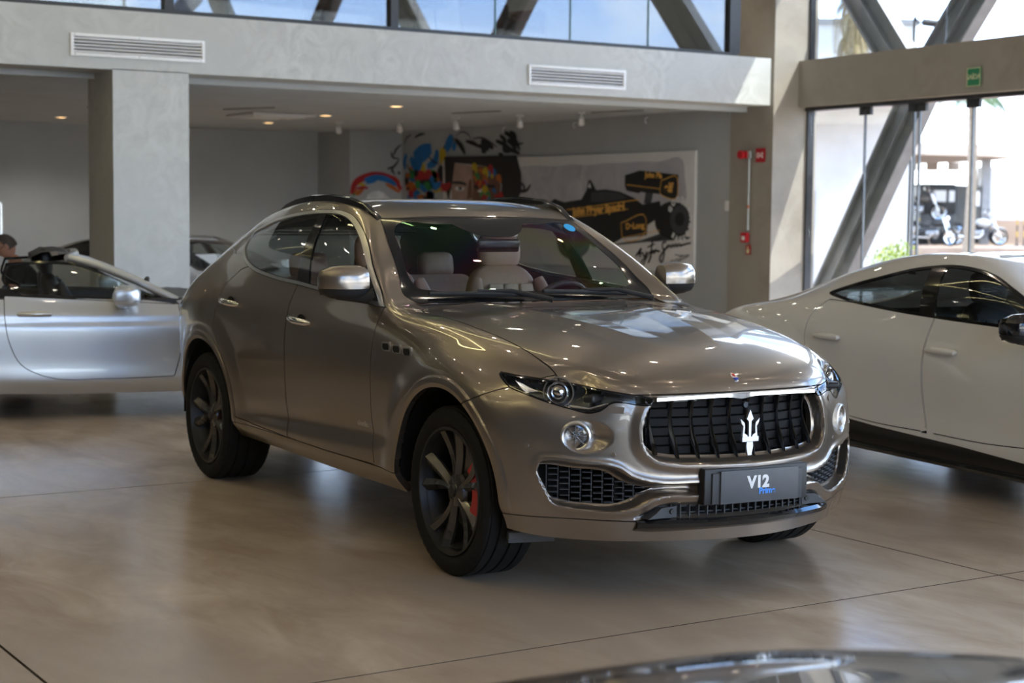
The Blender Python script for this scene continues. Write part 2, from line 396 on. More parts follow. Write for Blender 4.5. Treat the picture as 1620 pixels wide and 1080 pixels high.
        for f in fs:
            for a, b in zip(f, f[1:] + f[:1]): ec[(a, b)] = 1
        bnd = [(a, b) for (a, b) in ec if (b, a) not in ec and not (abs(V[a, 1]) < 1e-6 and abs(V[b, 1]) < 1e-6)]
        vs = [tuple(p) for p in V]; ns = [tuple(p) for p in N]; faces = list(fs); ln = [[ns[i] for i in f] for f in fs]
        if rim:
            d = {}
            for a, b in bnd:
                for i in (a, b):
                    if i not in d: d[i] = len(vs); vs.append(tuple(V[i] - N[i] * rim))
                f = (b, a, d[a], d[b]); q = [np.array(vs[i]) for i in f]; n = np.cross(q[2] - q[0], q[3] - q[1]); n = tuple(n / (np.linalg.norm(n) + 1e-12))
                faces.append(f); ln.append([n] * 4)
        def flip(vs, faces, ln): return [(x, -y, z) for x, y, z in vs], [f[::-1] for f in faces], [[(x, -y, z) for x, y, z in l[::-1]] for l in ln]
        if sides == 'left': vs, faces, ln = flip(vs, faces, ln)
        if sides == 'both':
            v2, f2, l2 = flip(vs, faces, ln); k = len(vs); ids = []
            for i, p in enumerate(v2):
                if abs(p[1]) < 1e-6: ids.append(i)
                else: ids.append(len(vs)); vs.append(p)
            faces += [tuple(ids[i] for i in f) for f in f2]; ln += l2
        me = bpy.data.meshes.new(name); me.from_pydata(vs, [], faces); me.polygons.foreach_set('use_smooth', [True] * len(faces))
        if len(me.polygons) == len(faces): me.normals_split_custom_set([n for l in ln for n in l])
        me.materials.append(MATS[m]); o = bpy.data.objects.new(name, me); C.objects.link(o)
        if parent is not None: o.parent = parent
        if name == 'panel_gap': o['kind'] = 'stuff'
        return o
    def ray(s, o, d):
        """first hit of a ray (for laying details on the surface)"""
        from mathutils.bvhtree import BVHTree
        if not hasattr(s, '_b') or s._n != len(s.F): s._b = BVHTree.FromPolygons([tuple(p) for p in s.V], s.F); s._n = len(s.F)
        return s._b.ray_cast(V3(*o), V3(*d).normalized())
# ---------------------------------------------------------------- the hall
def tex_mat(name, c1, c2, rough=(.5, .6), scale=3., detail=8, dist=.0, bump=.05, bscale=20., metal=0., coat=0., stretch=(1, 1, 1), lo=.35, hi=.65, c3=None, s3=.4, spec=.5):
    m, nt, b = new_mat(name); L = nt.links; tc = nt.nodes.new('ShaderNodeTexCoord'); mp = nt.nodes.new('ShaderNodeMapping'); mp.inputs['Scale'].default_value = stretch
    L.new(tc.outputs['Object'], mp.inputs['Vector'])
    n = nt.nodes.new('ShaderNodeTexNoise'); n.inputs['Scale'].default_value = scale; n.inputs['Detail'].default_value = detail; n.inputs['Distortion'].default_value = dist; n.inputs['Roughness'].default_value = .6
    L.new(mp.outputs[0], n.inputs['Vector'])
    r = nt.nodes.new('ShaderNodeValToRGB'); e = r.color_ramp.elements; e[0].position = lo; e[0].color = (*c1, 1); e[1].position = hi; e[1].color = (*c2, 1); L.new(n.outputs['Fac'], r.inputs['Fac'])
    col = r.outputs['Color']
    if c3 is not None:
        n3 = nt.nodes.new('ShaderNodeTexNoise'); n3.inputs['Scale'].default_value = s3; n3.inputs['Detail'].default_value = 5; n3.inputs['Distortion'].default_value = .6; L.new(mp.outputs[0], n3.inputs['Vector'])
        r3 = nt.nodes.new('ShaderNodeMapRange'); r3.inputs['From Min'].default_value = .38; r3.inputs['From Max'].default_value = .66; L.new(n3.outputs['Fac'], r3.inputs['Value'])
        mx = nt.nodes.new('ShaderNodeMix'); mx.data_type = 'RGBA'; mx.inputs['B'].default_value = (*c3, 1); L.new(r3.outputs['Result'], mx.inputs['Factor']); L.new(col, mx.inputs['A']); col = mx.outputs['Result']
    L.new(col, b.inputs['Base Color'])
    rr = nt.nodes.new('ShaderNodeMapRange'); rr.inputs['To Min'].default_value = rough[0]; rr.inputs['To Max'].default_value = rough[1]; rr.inputs['From Min'].default_value = .3; rr.inputs['From Max'].default_value = .7
    L.new(n.outputs['Fac'], rr.inputs['Value']); L.new(rr.outputs['Result'], b.inputs['Roughness'])
    if bump:
        nb = nt.nodes.new('ShaderNodeTexNoise'); nb.inputs['Scale'].default_value = bscale; nb.inputs['Detail'].default_value = 6; L.new(mp.outputs[0], nb.inputs['Vector'])
        bp = nt.nodes.new('ShaderNodeBump'); bp.inputs['Strength'].default_value = bump; bp.inputs['Distance'].default_value = .02; L.new(nb.outputs['Fac'], bp.inputs['Height']); L.new(bp.outputs['Normal'], b.inputs['Normal'])
    b.inputs['Metallic'].default_value = metal; b.inputs['Coat Weight'].default_value = coat; b.inputs['Specular IOR Level'].default_value = spec
    MATS[name] = m
    return m
tex_mat('polished_concrete', (.40, .298, .212), (.59, .478, .362), (.17, .27), 1.3, 10, .5, .012, 9., stretch=(1, 2.2, 1), c3=(.40, .318, .245), s3=.35)
tex_mat('joint_dark', (.03, .022, .016), (.05, .038, .028), (.9, .95), 6, spec=0.)
tex_mat('burnt_cement', (.42, .425, .405), (.56, .57, .55), (.45, .6), 3.5, 12, 2.2, .04, 5., c3=(.48, .49, .475), s3=.9, lo=.30, hi=.62)
tex_mat('warm_concrete', (.25, .222, .187), (.335, .30, .258), (.6, .75), 2.6, 12, .6, .06, 14., c3=(.33, .305, .265), s3=.7)
tex_mat('grey_wall', (.40, .412, .415), (.435, .447, .45), (.7, .8), 1.2, 3, 0, .01, 60.)
tex_mat('ceiling_white', (.50, .535, .56), (.55, .585, .61), (.8, .9), 1.5, 3, 0, .01, 60.)
tex_mat('hall_ceiling', (.20, .20, .20), (.24, .24, .24), (.8, .9), 1.5, 3, 0, .01, 60.)
tex_mat('white_render', (.52, .52, .52), (.60, .60, .60), (.7, .8), 1.2, 4, 0, .02, 40.)
tex_mat('brace_steel', (.19, .19, .20), (.25, .25, .26), (.4, .5), 4., 5, 0, .02, 50., metal=.3)
tex_mat('frame_black', (.012, .012, .014), (.022, .022, .024), (.35, .45), 8., 3, 0, .02, 80.)
tex_mat('fitting_grey', (.09, .095, .10), (.13, .135, .14), (.3, .4), 8., 3, 0, 0, 80., metal=.6)
tex_mat('vent_white', (.84, .85, .86), (.88, .89, .90), (.4, .5), 10., 3, 0, 0)
tex_mat('paving', (.22, .15, .105), (.30, .215, .16), (.7, .8), 2., 8, 0, .05, 12.)
mat('lamp_warm', (.9, .7, .4), .5, emit=(1., .84, .64), estr=85., noise=.02)
mat('lamp_bay', (.9, .6, .3), .5, emit=(1., .62, .26), estr=2.6, noise=.02)
mat('led_yellow', (.9, .85, .5), .5, emit=(1., .86, .42), estr=7., noise=.02)
mat('sign_green', (.02, .22, .10), .4, noise=.05); mat('sign_cream', (.62, .66, .40), .4, noise=.05); mat('sign_red', (.42, .012, .022), .4, noise=.06); mat('alarm_red', (.50, .01, .02), .35, noise=.06)
mat('white_plastic', (.74, .74, .74), .4, noise=.03); mat('galvanised', (.48, .50, .49), .35, .7, noise=.12, nscale=20); mat('copper_ring', (.45, .17, .08), .5, noise=.1)
glass_mat('pane_glass', (.93, .96, .95), ior=1.45); glass_mat('upper_glass', (.45, .48, .49), ior=2.1)
mat('glass_edge', (.10, .20, .18), .15, noise=.1)
HX0, HX1, HY0, HY1, HZ = -9.3, 14.0, -15.0, 9.6, 6.9
# floor: dark bed with saw-cut slabs laid on it
fl = MB().box((-3.5, -2.7, -.051), (36.0, 25.4, .10)).build('floor', 'joint_dark'); tag(fl, kind='structure', label='polished brown concrete showroom floor')
gx_ = [-21.2, -19.42, -15.30, -11.18, -7.06, -2.94, 1.18, 5.30, 9.42, 14.3]; gy_ = [-15.3, -11.21, -7.07, -2.94, 1.20, 5.33, 9.9]
for i in range(len(gx_) - 1):
    for j in range(len(gy_) - 1):
        dx, dy = gx_[i + 1] - gx_[i] - .012, gy_[j + 1] - gy_[j] - .012
        o = MB().box(((gx_[i] + gx_[i + 1]) / 2, (gy_[j] + gy_[j + 1]) / 2, -.003), (dx, dy, .006)).build('floor_slab', 'polished_concrete', fl)
def wall(name, c, d, m, rz=0, **k): return tag(MB().box(c, d, rz).build(name, m), kind='structure', **k)
# beam of the gallery with two air grilles, columns
wall('beam_gallery', (-9.55, -3.04, 3.17), (.5, 23.9, .56), 'burnt_cement', label='long light cement beam above the recessed bay')
wall('column_left', (-9.665, 1.13, 1.45), (.73, .76, 2.895), 'burnt_cement', label='square light cement column behind the silver convertible')
wall('column_right', (-9.75, 9.36, 3.45), (.80, .70, 6.9), 'warm_concrete', label='tall concrete column where gallery meets glass front')
def air_grille(y0, y1, z0, z1, label):
    e = empty('air_grille', (-9.3, (y0 + y1) / 2, (z0 + z1) / 2), label=label, cat='vent', group='air grilles in the beam'); W, H = y1 - y0, z1 - z0
    MB().box((-.01, 0, 0), (.02, W - .04, H - .04)).build('backing', 'joint_dark', e)
    for s in (-1, 1):
        MB().box((.010, 0, s * (H / 2 - .015)), (.024, W, .03), bev=.003).build('frame_rail', 'vent_white', e); MB().box((.010, s * (W / 2 - .015), 0), (.024, .03, H - .06), bev=.003).build('frame_stile', 'vent_white', e)
    for k in range(5): MB().box((.008, 0, -H / 2 + .045 + k * (H - .09) / 4), (.030, W - .06, .006), 0, 0, .6).build('blade', 'vent_white', e)
    for sy in (-1, 0, 1):
        for sz in (-1, 1): MB().lathe([(0, .0235), (.004, .0235), (.005, .021)], 8, 'x').build('screw', 'fitting_grey', e, (0, sy * (W / 2 - .04), sz * (H / 2 - .015)))
air_grille(.345, 1.67, 3.0, 3.21, 'white slatted air grille above the left cement column'); air_grille(5.43, 6.74, 2.97, 3.19, 'white slatted air grille above the mural bay')
# recessed bay below the gallery
CZ = 2.90
wall('ceiling_bay', (-15.0, -3.0, CZ + .05), (10.6, 24.4, .1), 'ceiling_white', label='low white ceiling of the recessed bay')
wall('trim_1', (-9.86, -3.0, CZ - .03), (.06, 24.0, .07), 'ceiling_white')
wall('wall_back', (-20.1, -3.0, 1.5), (.2, 24.4, 3.1), 'grey_wall', label='plain grey back wall of the bay')
wall('wall_mural', (-14.9, 9.13, 1.5), (10.4, .2, 3.1), 'grey_wall', label='grey side wall carrying the mural')
wall('wall_pier', (-19.4, 8.54, 1.5), (1.2, .98, 3.1), 'grey_wall', label='pale wall pier beside the mural')
tex_mat('dark_wall', (.045, .042, .040), (.06, .056, .052), (.6, .7), 1.2, 3, 0, .01, 60.)
wall('wall_left', (-3.0, -15.1, 3.45), (34.4, .2, 7.0), 'dark_wall', label='left hall wall outside the picture')
wall('added_wall_bay', (-9.62, -8.9, 1.44), (.3, 12.2, 2.88), 'dark_wall', label='added dark wall out of view, darkens the door reflections')  # added unseen wall that keeps the reflections in the SUV doors dark
# ceiling fittings of the bay
def downlight(x, y, label, z=CZ, r=.075, grp='warm downlights in the bay ceiling'):
    e = empty('downlight', (x, y, z), label=label, cat='light', group=grp)
    MB().lathe([(r, 0), (r + .02, 0), (r + .02, -.008), (r, -.006)], 24, 'z', closed=True).build('trim_ring', 'white_plastic', e); MB().lathe([(0, -.003), (r, -.003)], 24, 'z').build('lamp', 'lamp_bay' if z < 4 else 'lamp_warm', e)
    if z < 4 or grp.startswith('gallery'):
        l_ = bpy.data.lights.new('downlight_lamp', 'SPOT'); l_.energy = 42; l_.spot_size = math.radians(140); l_.spot_blend = .6; l_.shadow_soft_size = .07; l_.color = (1., .96, .90)
        o_ = bpy.data.objects.new('downlight_lamp', l_); C.objects.link(o_); o_.parent = e; o_.location = (0, 0, -.02)
downlight(-18.3, 3.05, 'warm round downlight seen left of the cement column'); downlight(-17.6, 6.05, 'warm round downlight below the ceiling cassette'); downlight(-15.2, 5.85, 'warm round downlight right beside the ceiling cassette'); downlight(-12.65, 5.6, 'warm round downlight nearest the beam')
for x_ in (-18.0, -15.2, -12.4):
    for y_ in (-2.0,): downlight(x_, y_, 'added fill downlight of the bay, out of view')  # added lamps out of view, there to brighten the bay
e = empty('air_cassette', (-15.5, 5.15, CZ - .002), label='white ceiling air conditioning cassette', cat='air conditioner')
MB().box((0, 0, -.018), (.95, .95, .03), bev=.012).build('panel', 'white_plastic', e); MB().box((0, 0, -.033), (.50, .50, .012), bev=.004).build('intake_grid', 'vent_white', e)
for a in range(4):
    o = MB().box((.36, 0, -.034), (.07, .60, .012), 0, 0, .3, .003).build('flap', 'vent_white', e); o.rotation_euler = (0, 0, a * math.pi / 2)
for k, (x, y) in enumerate(((-16.6, 6.75), (-15.6, 7.25), (-14.3, 7.45), (-13.2, 7.82), (-12.1, 8.08))):
    e = empty('track_spotlight', (x, y, CZ), .6, label='white ceiling spotlight aimed at the mural, %s from the left' % ('first', 'second', 'third', 'fourth', 'fifth')[k], cat='light', group='spotlights along the mural')
    MB().box((0, 0, -.012), (.10, .035, .024), bev=.004).build('adapter', 'white_plastic', e); MB().tube([(0, 0, -.02), (0, 0, -.075)], .008, 8).build('stem', 'white_plastic', e)
    o = MB().lathe([(0, .06), (.030, .055), (.036, .03), (.046, -.05), (.042, -.052), (.03, -.02), (0, -.015)], 20, 'z').build('head', 'white_plastic', e); o.location = (0, 0, -.115); o.rotation_euler = (.7, .35, 0)
for k, (x, y, a) in enumerate(((-13.0, 7.0, .25), (-11.6, 8.3, .2), (-14.3, 4.3, .4), (-15.1, 2.75, .5))):
    tag(MB().box((0, 0, -.004), (.9, .035, .012), a).build('track_slot', 'frame_black', None, (x, y, CZ)), ('dark linear light slot in front of the mural wall', 'dark linear light slot nearest the concrete column', 'dark linear light slot behind the left cement column', 'dark linear light slot left of the cement column')[k], 'light', 'dark slots in the bay ceiling')
e = empty('smoke_detector', (-16.2, 3.1, CZ), label='small white smoke detector on the bay ceiling', cat='detector'); MB().lathe([(0, 0), (.055, 0), (.055, -.03), (.045, -.05), (.02, -.055), (.02, -.07), (0, -.07)], 24, 'z').build('body', 'white_plastic', e); MB().lathe([(.021, -.056), (.024, -.064), (.021, -.068)], 16, 'z').build('sensor_ring', 'fitting_grey', e)
for x_ in (-11.5, -14.5, -17.5):
    for y_ in (6.5, 3.0, -.5, -4.0): downlight(x_, y_, 'added fill light in the gallery ceiling, out of view', 6.76, .12, 'gallery fill lights, added')  # added fill lights that brighten the gallery reflected in the bonnet
# three small hooks of the mural wall
for k, x in enumerate((-15.5, -13.6, -11.9)):
    tag(MB().tube([(0, 0, 0), (0, -.05, -.02), (0, -.05, -.07), (0, -.02, -.08)], .009, 8).build('wall_hook', 'white_plastic', None, (x, 9.03, CZ - .04)), ('small white hook above the painted face', 'small white hook above the painted driver seat', 'small white hook above the painted rear wing')[k], 'hook', 'hooks above the mural')
# gallery window above the beam
gw = empty('window_1', (-9.62, 0, 3.45)); tag(gw, kind='structure', label='dark framed gallery glazing above the beam')
MB().box((0, -3.2, .035), (.12, 23.6, .07)).build('sill_rail', 'frame_black', gw); MB().box((0, -3.2, 3.36), (.12, 23.6, .08)).build('head_rail', 'frame_black', gw)
for y in (8.57, 3.92, 1.42, -1.08, -3.58, -6.08, -8.6, -11.1, -13.6): MB().box((0, y, 1.7), (.10, .09 if y < 8 else .16, 3.3)).build('mullion', 'frame_black', gw)
ys = [8.49, 3.965, 3.875, 1.465, 1.375, -1.035, -1.125, -3.535, -3.625, -6.035, -6.125, -8.555, -8.645, -11.055, -11.145, -13.555]
for k in range(0, len(ys), 2): MB().box((-.01, (ys[k] + ys[k + 1]) / 2, 1.7), (.012, ys[k] - ys[k + 1], 3.3)).build('pane', 'upper_glass', gw)
for y in (7.3, 6.2, 5.2): MB().box((.0, y, 1.7), (.014, .012, 3.3)).build('glass_joint', 'glass_edge', gw)
wall('floor_gallery', (-14.8, -3.0, 3.30), (10.4, 24.2, .26), 'warm_concrete'); wall('wall_gallery', (-19.9, -3.0, 5.2), (.2, 24.2, 3.6), 'grey_wall'); wall('wall_gallery_end', (-14.8, 9.2, 5.2), (10.4, .2, 3.6), 'white_render')
wall('ceiling_hall', (-2.9, -2.7, HZ + .1), (34.4, 25.2, .2), 'hall_ceiling', label='dark hall ceiling with light strips')
wall('ceiling_gallery', (-14.8, -3.0, 6.82), (10.0, 24.0, .1), 'ceiling_white'); wall('wall_above_gallery', (-9.6, -3.0, 6.88), (.3, 24.2, .12), 'burnt_cement')
# glass front on the right (turned five degrees) and at the far end behind the camera
def ibeam(name, a, b, w=.44, h=.17, m='brace_steel', parent=None, up=(0, 1, 0)):
    A, B = V3(*a), V3(*b); t = (B - A).normalized(); u = V3(*up); s = t.cross(u).normalized(); u = s.cross(t).normalized(); mb = MB()
    def slab(cu, cs, du, ds):
        vs = []
        for p in (A, B):
            for x, y in ((-1, -1), (1, -1), (1, 1), (-1, 1)): vs.append(p + u * (cu + x * du / 2) + s * (cs + y * ds / 2))
        mb.add(vs, [(0, 1, 2, 3), (7, 6, 5, 4), (0, 4, 5, 1), (1, 5, 6, 2), (2, 6, 7, 3), (3, 7, 4, 0)])
    slab(0, 0, h, .03); slab(0, w / 2, h, .03); slab(0, -w / 2, h, .03); slab(0, 0, .04, w)
    return mb.build(name, m, parent)
def glass_front(idx, origin, ang, length, label, joints, braces):
    e = empty('window_%d' % idx, origin, ang); tag(e, kind='structure', label=label)
    MB().box((length / 2, 0, 3.17), (length, .34, .56)).build('concrete_band', 'warm_concrete', e)
    MB().box((length / 2, .02, 2.87), (length, .16, .05)).build('door_track', 'frame_black', e); MB().box((length / 2, 0, 6.86), (length, .2, .1)).build('head_rail', 'frame_black', e)
    MB().box((.03, .02, 1.43), (.06, .10, 2.86)).build('side_jamb', 'frame_black', e); MB().box((.03, .02, 5.15), (.05, .08, 3.4)).build('side_jamb', 'frame_black', e)
    js = [0.06] + joints + [length]
    for a, b in zip(js[:-1], js[1:]): MB().box(((a + b) / 2, .02, 1.43), (b - a - .012, .010, 2.80)).build('pane', 'pane_glass', e)
    for a in joints:
        MB().box((a, .02, 1.43), (.016, .03, 2.80)).build('glass_joint', 'fitting_grey', e); MB().box((a - .05, .02, 2.80), (.09, .04, .09)).build('patch_fitting', 'frame_black', e); MB().box((a + .06, .02, 2.80), (.09, .04, .09)).build('patch_fitting', 'frame_black', e)
    k = int(length // 2.6) + 1
    for q in range(k): MB().box(((q + .5) * length / k, .02, 5.14), (length / k - .012, .010, 3.38)).build('upper_pane', 'pane_glass', e)
    for q in range(braces):
        x0 = q * 6.4; ibeam('diagonal_brace', (x0 - .62, .55, -.1), (x0 + 1.42, .55, 3.05), parent=e); ibeam('diagonal_brace', (x0 + 1.46, .55, 3.1), (x0 + 4.75, .55, 6.9), parent=e); ibeam('diagonal_brace', (x0 + 1.15, .55, 3.3), (x0 - 2.0, .55, 6.9), parent=e)
    return e
glass_front(2, (-9.38, 9.58, 0), math.radians(-4.2), 24.0, 'tall glass shop front with grey diagonal braces outside', [1.08, 1.93, 2.02, 2.86, 5.2, 6.8, 8.4, 10, 11.6, 13.2, 14.8, 16.4, 18, 19.6, 21.2, 22.8], 3)
glass_front(3, (14.0, 9.3, 0), math.radians(-90), 17.0, 'glass front behind the camera', [1.6 * k for k in range(1, 11)], 3)
wall('added_wall_front', (14.0, -11.45, 3.45), (.3, 7.5, 7.0), 'dark_wall', label='added dark wall behind the camera, cuts light on the SUV doors')  # added in place of glazing to keep daylight off the SUV doors
wall('added_sun_overhang', (2.5, 9.28, 7.1), (24.5, 1.1, .2), 'burnt_cement', math.radians(-4.2))  # added unseen overhang that blocks high sun from entering the hall
# exit sign on the band
e = empty('exit_sign', (-6.33, 9.165, 3.06), math.radians(-4.2), label='green exit sign on the concrete band over the doors', cat='sign')
MB().box((0, 0, 0), (.20, .012, .20)).build('plate', 'sign_green', e)
for c_, d_ in (((0, -.007, .094), (.20, .003, .008)), ((0, -.007, -.094), (.20, .003, .008)), ((.096, -.007, 0), (.008, .003, .18)), ((-.096, -.007, 0), (.008, .003, .18))): MB().box(c_, d_).build('border', 'sign_cream', e)
text_part('lettering', 'SAÍDA', .074, 'sign_cream', e, (0, -.0075, 0), (math.pi / 2, 0, 0), depth=.001, bold=.0015)
# fire alarm on the right column
F = 8.995
e = empty('fire_alarm', (-9.74, F, 2.31), label='red fire alarm horn on the concrete column', cat='alarm'); MB().lathe([(0, -.10), (.05, -.10), (.055, -.07), (.03, -.03), (.045, 0)], 20, 'y').build('horn', 'alarm_red', e, (-.09, 0, 0)); MB().box((-.04, -.03, 0), (.08, .06, .09), bev=.01).build('base', 'alarm_red', e)
MB().box((.01, -.025, 0), (.07, .05, .09), bev=.008).build('junction_box', 'galvanised', e); c = MB().tube([(.01, -.03, -.04), (.01, -.03, -.93)], .013, 10).build('conduit', 'galvanised', e); MB().lathe([(.015, -.02), (.019, -.02), (.019, .02), (.015, .02)], 14, 'z', closed=True).build('coupling', 'copper_ring', c, (.01, -.03, -.64))
e = empty('alarm_sign', (-9.55, F, 2.30), label='red pictogram sign beside the alarm horn', cat='sign'); MB().box((0, -.004, 0), (.17, .008, .17)).build('plate', 'sign_red', e)
MB().tube([(-.055, -.010, -.03), (-.02, -.010, -.03), (-.02, -.010, .03), (-.055, -.010, .03)], .006, 6, closed=True).build('pictogram', 'letter_w', e) if 'letter_w' in MATS else MB().tube([(-.055, -.010, -.03), (-.02, -.010, -.03), (-.02, -.010, .03), (-.055, -.010, .03)], .006, 6, closed=True).build('pictogram', 'white_plastic', e)
MB().tube([(.0, -.010, 0), (.045, -.010, .035), (.045, -.010, -.035)], .006, 6, closed=True).build('pictogram', 'white_plastic', e)
e = empty('call_point', (-9.79, F, 1.29), label='red fire call point box below the conduit', cat='alarm'); MB().box((0, -.025, 0), (.12, .05, .12), bev=.01).build('box', 'alarm_red', e); MB().box((0, -.052, -.01), (.05, .006, .05)).build('push_plate', 'white_plastic', e)
e = empty('hand_sign', (-9.745, F, 1.14), label='small red sign with a yellow pointing hand', cat='sign'); MB().box((0, -.003, 0), (.085, .006, .12)).build('plate', 'sign_red', e)
MB().prism([(-.02, -.045), (.02, -.045), (.026, -.005), (.012, .012), (.004, .010), (.004, .045), (-.008, .045), (-.010, .0), (-.026, -.01)], 'y', -.010, -.006).build('hand', 'sign_cream', e)
tag(MB().box((0, -.012, 0), (.08, .024, .13), bev=.01).build('light_switch', 'white_plastic', None, (-10.2, 9.03, 1.68)), 'white wall switch beside the concrete column', 'switch')
# ceiling lights of the hall: spots and yellow zigzag strips
random.seed(3)
k = 0
for x in np.arange(-7.5, 13.0, 2.6):
    for y in np.arange(-13, 9, 2.6):
        downlight(float(x) + random.uniform(-.2, .2), float(y) + random.uniform(-.2, .2), 'warm spotlight in the hall ceiling above the picture', HZ, .055, 'spots in the hall ceiling'); k += 1
zig = [(-4, -11), (3.0, -8.5), (-.5, -11.2), (7.0, -9.5)], [(-5, -7.5), (1.0, -5.6), (-2.5, -4.4), (4.0, -3.6)], [(-8.6, -13.5), (-5.2, -11.5), (-8.4, -9.5), (-5.6, -8.2)], [(-9.0, -2.0), (-5.2, -.7), (-8.2, .7), (-4.6, 2.2)]
for q, z_ in enumerate(zig):
    e = empty('light_strip', (0, 0, HZ - .25), label=('zigzag yellow light strip hanging left of the car', 'zigzag yellow light strip hanging over the grey SUV', 'zigzag yellow light strip hanging above the left hall wall', 'zigzag yellow light strip hanging close to the gallery glass')[q], cat='light', group='zigzag light strips')
    for a, b in zip(z_[:-1], z_[1:]):
        A, B = V3(*a, 0), V3(*b, 0); c_ = (A + B) / 2; an = math.atan2(B.y - A.y, B.x - A.x)
        MB().box((c_.x, c_.y, .03), ((B - A).length, .07, .05), an).build('profile', 'frame_black', e); MB().box((c_.x, c_.y, -.002), ((B - A).length, .05, .012), an).build('diffuser', 'led_yellow', e)
    for p in z_: MB().tube([(p[0], p[1], .05), (p[0], p[1], .25)], .004, 6).build('hanger', 'fitting_grey', e)
# ---------------------------------------------------------------- materials for the cars
mat('suv_paint', (.30, .256, .214), .28, .86, coat=1., coat_rough=.015, noise=.02, nscale=3)
mat('silver_paint', (.60, .63, .66), .34, .75, coat=1., coat_rough=.02, noise=.015, nscale=3)
mat('white_paint', (.70, .69, .67), .38, .0, coat=1., coat_rough=.02, noise=.01, nscale=3)
mat('black_paint', (.012, .012, .013), .2, .3, coat=1., coat_rough=.02, noise=.05, nscale=3)
mat('gloss_black', (.008, .008, .009), .12, 0, coat=.6, noise=.05, nscale=9)
mat('satin_black', (.018, .018, .019), .42, 0, noise=.12, nscale=14)
mat('plastic_grey', (.055, .057, .062), .5, 0, noise=.08, nscale=20, bump=.1, bscale=300)
mat('dark_void', (.004, .004, .004), .8, 0, noise=.1)
mat('chrome', (.80, .81, .83), .06, 1., noise=.02)
mat('satin_chrome', (.66, .66, .66), .30, 1., noise=.02)
mat('tyre_rubber', (.010, .010, .010), .70, 0, spec=.3, noise=.18, nscale=30, bump=.15, bscale=180)
mat('matte_black', (.007, .007, .0075), .6, 0, spec=.25, noise=.1)
mat('wheel_grey', (.105, .10, .096), .26, .75, coat=.5, noise=.05, nscale=12)
mat('wheel_silver', (.45, .46, .48), .25, .9, noise=.04)
mat('brake_steel', (.32, .31, .30), .35, 1., noise=.12, nscale=25)
mat('red_caliper', (.48, .012, .014), .32, 0, coat=.5, noise=.06)
mat('tan_leather', (.38, .24, .19), .45, 0, noise=.08, nscale=25, bump=.08, bscale=220)
mat('tan_pad', (.50, .36, .29), .48, 0, noise=.07, nscale=25, bump=.08, bscale=220)
mat('dark_leather', (.022, .021, .022), .45, 0, noise=.12, nscale=20, bump=.1, bscale=200)
mat('head_lining', (.10, .095, .09), .9, 0, noise=.06, nscale=40)
mat('lamp_dark', (.09, .095, .10), .22, .6, noise=.1)
mat('lamp_reflector', (.60, .62, .66), .10, 1., noise=.03)
mat('led_strip', (.75, .76, .78), .15, .2, noise=.08, nscale=120)
mat('tail_red', (.28, .01, .012), .12, 0, coat=1., noise=.08, nscale=60)
mat('tail_green', (.02, .075, .06), .12, 0, coat=1., noise=.08, nscale=60)
mat('badge_blue', (.02, .05, .35), .2, 0, coat=1., noise=.05)
mat('badge_red', (.55, .03, .02), .25, 0, coat=1., noise=.05)
mat('badge_cream', (.75, .6, .5), .25, 0, coat=1., noise=.05)
mat('plate_face', (.085, .088, .095), .42, 0, noise=.12, nscale=7)
mat('letter_white', (.85, .85, .85), .45, noise=.02)
mat('letter_blue', (.07, .32, .95), .45, noise=.03)
mat('sticker_blue', (.03, .38, .75), .4, noise=.03)
mat('sticker_white', (.80, .80, .79), .4, noise=.03)
glass_mat('car_glass', (.80, .84, .82), ior=1.5)
glass_mat('wind_glass', (.84, .88, .84), ior=1.72, film=1.)
glass_mat('tint_glass', (.55, .60, .60), ior=1.5)
glass_mat('lens_glass', (.95, .96, .97), ior=1.45)
# ---------------------------------------------------------------- wheels, seats and other car pieces
def tyre_mesh(R, rim, w, n=150):
    h = w / 2; prof = [(rim - .004, -h * .80), (rim + .012, -h * .92), (rim + (R - rim) * .5, -h * 1.0), (R - .022, -h * .955), (R - .008, -h * .86)]
    gr = []
    for a, b in ((-.80, -.50), (-.44, -.04), (.04, .44), (.50, .80)):
        gr += [(R - .009, h * a), (R - .0005, h * (a + .015)), (R - .0005, h * (b - .015)), (R - .009, h * b)]
    prof = prof + gr + [(R - .008, h * .86), (R - .022, h * .955), (rim + (R - rim) * .5, h), (rim + .012, h * .92), (rim - .004, h * .80)]
    rows = []
    for i in range(n):
        a = 2 * math.pi * i / n; row = []
        for r, y in prof:
            rr = r
            if abs(y) > h * .80 and r > R - .024 and i % 3 == 0: rr = r - .004
            aa = a + (abs(y) / h) * .05
            row.append((rr * math.cos(aa), y, rr * math.sin(aa)))
        rows.append(row)
    return MB().grid(rows, True, cu=True)
_wheel_cache = {}
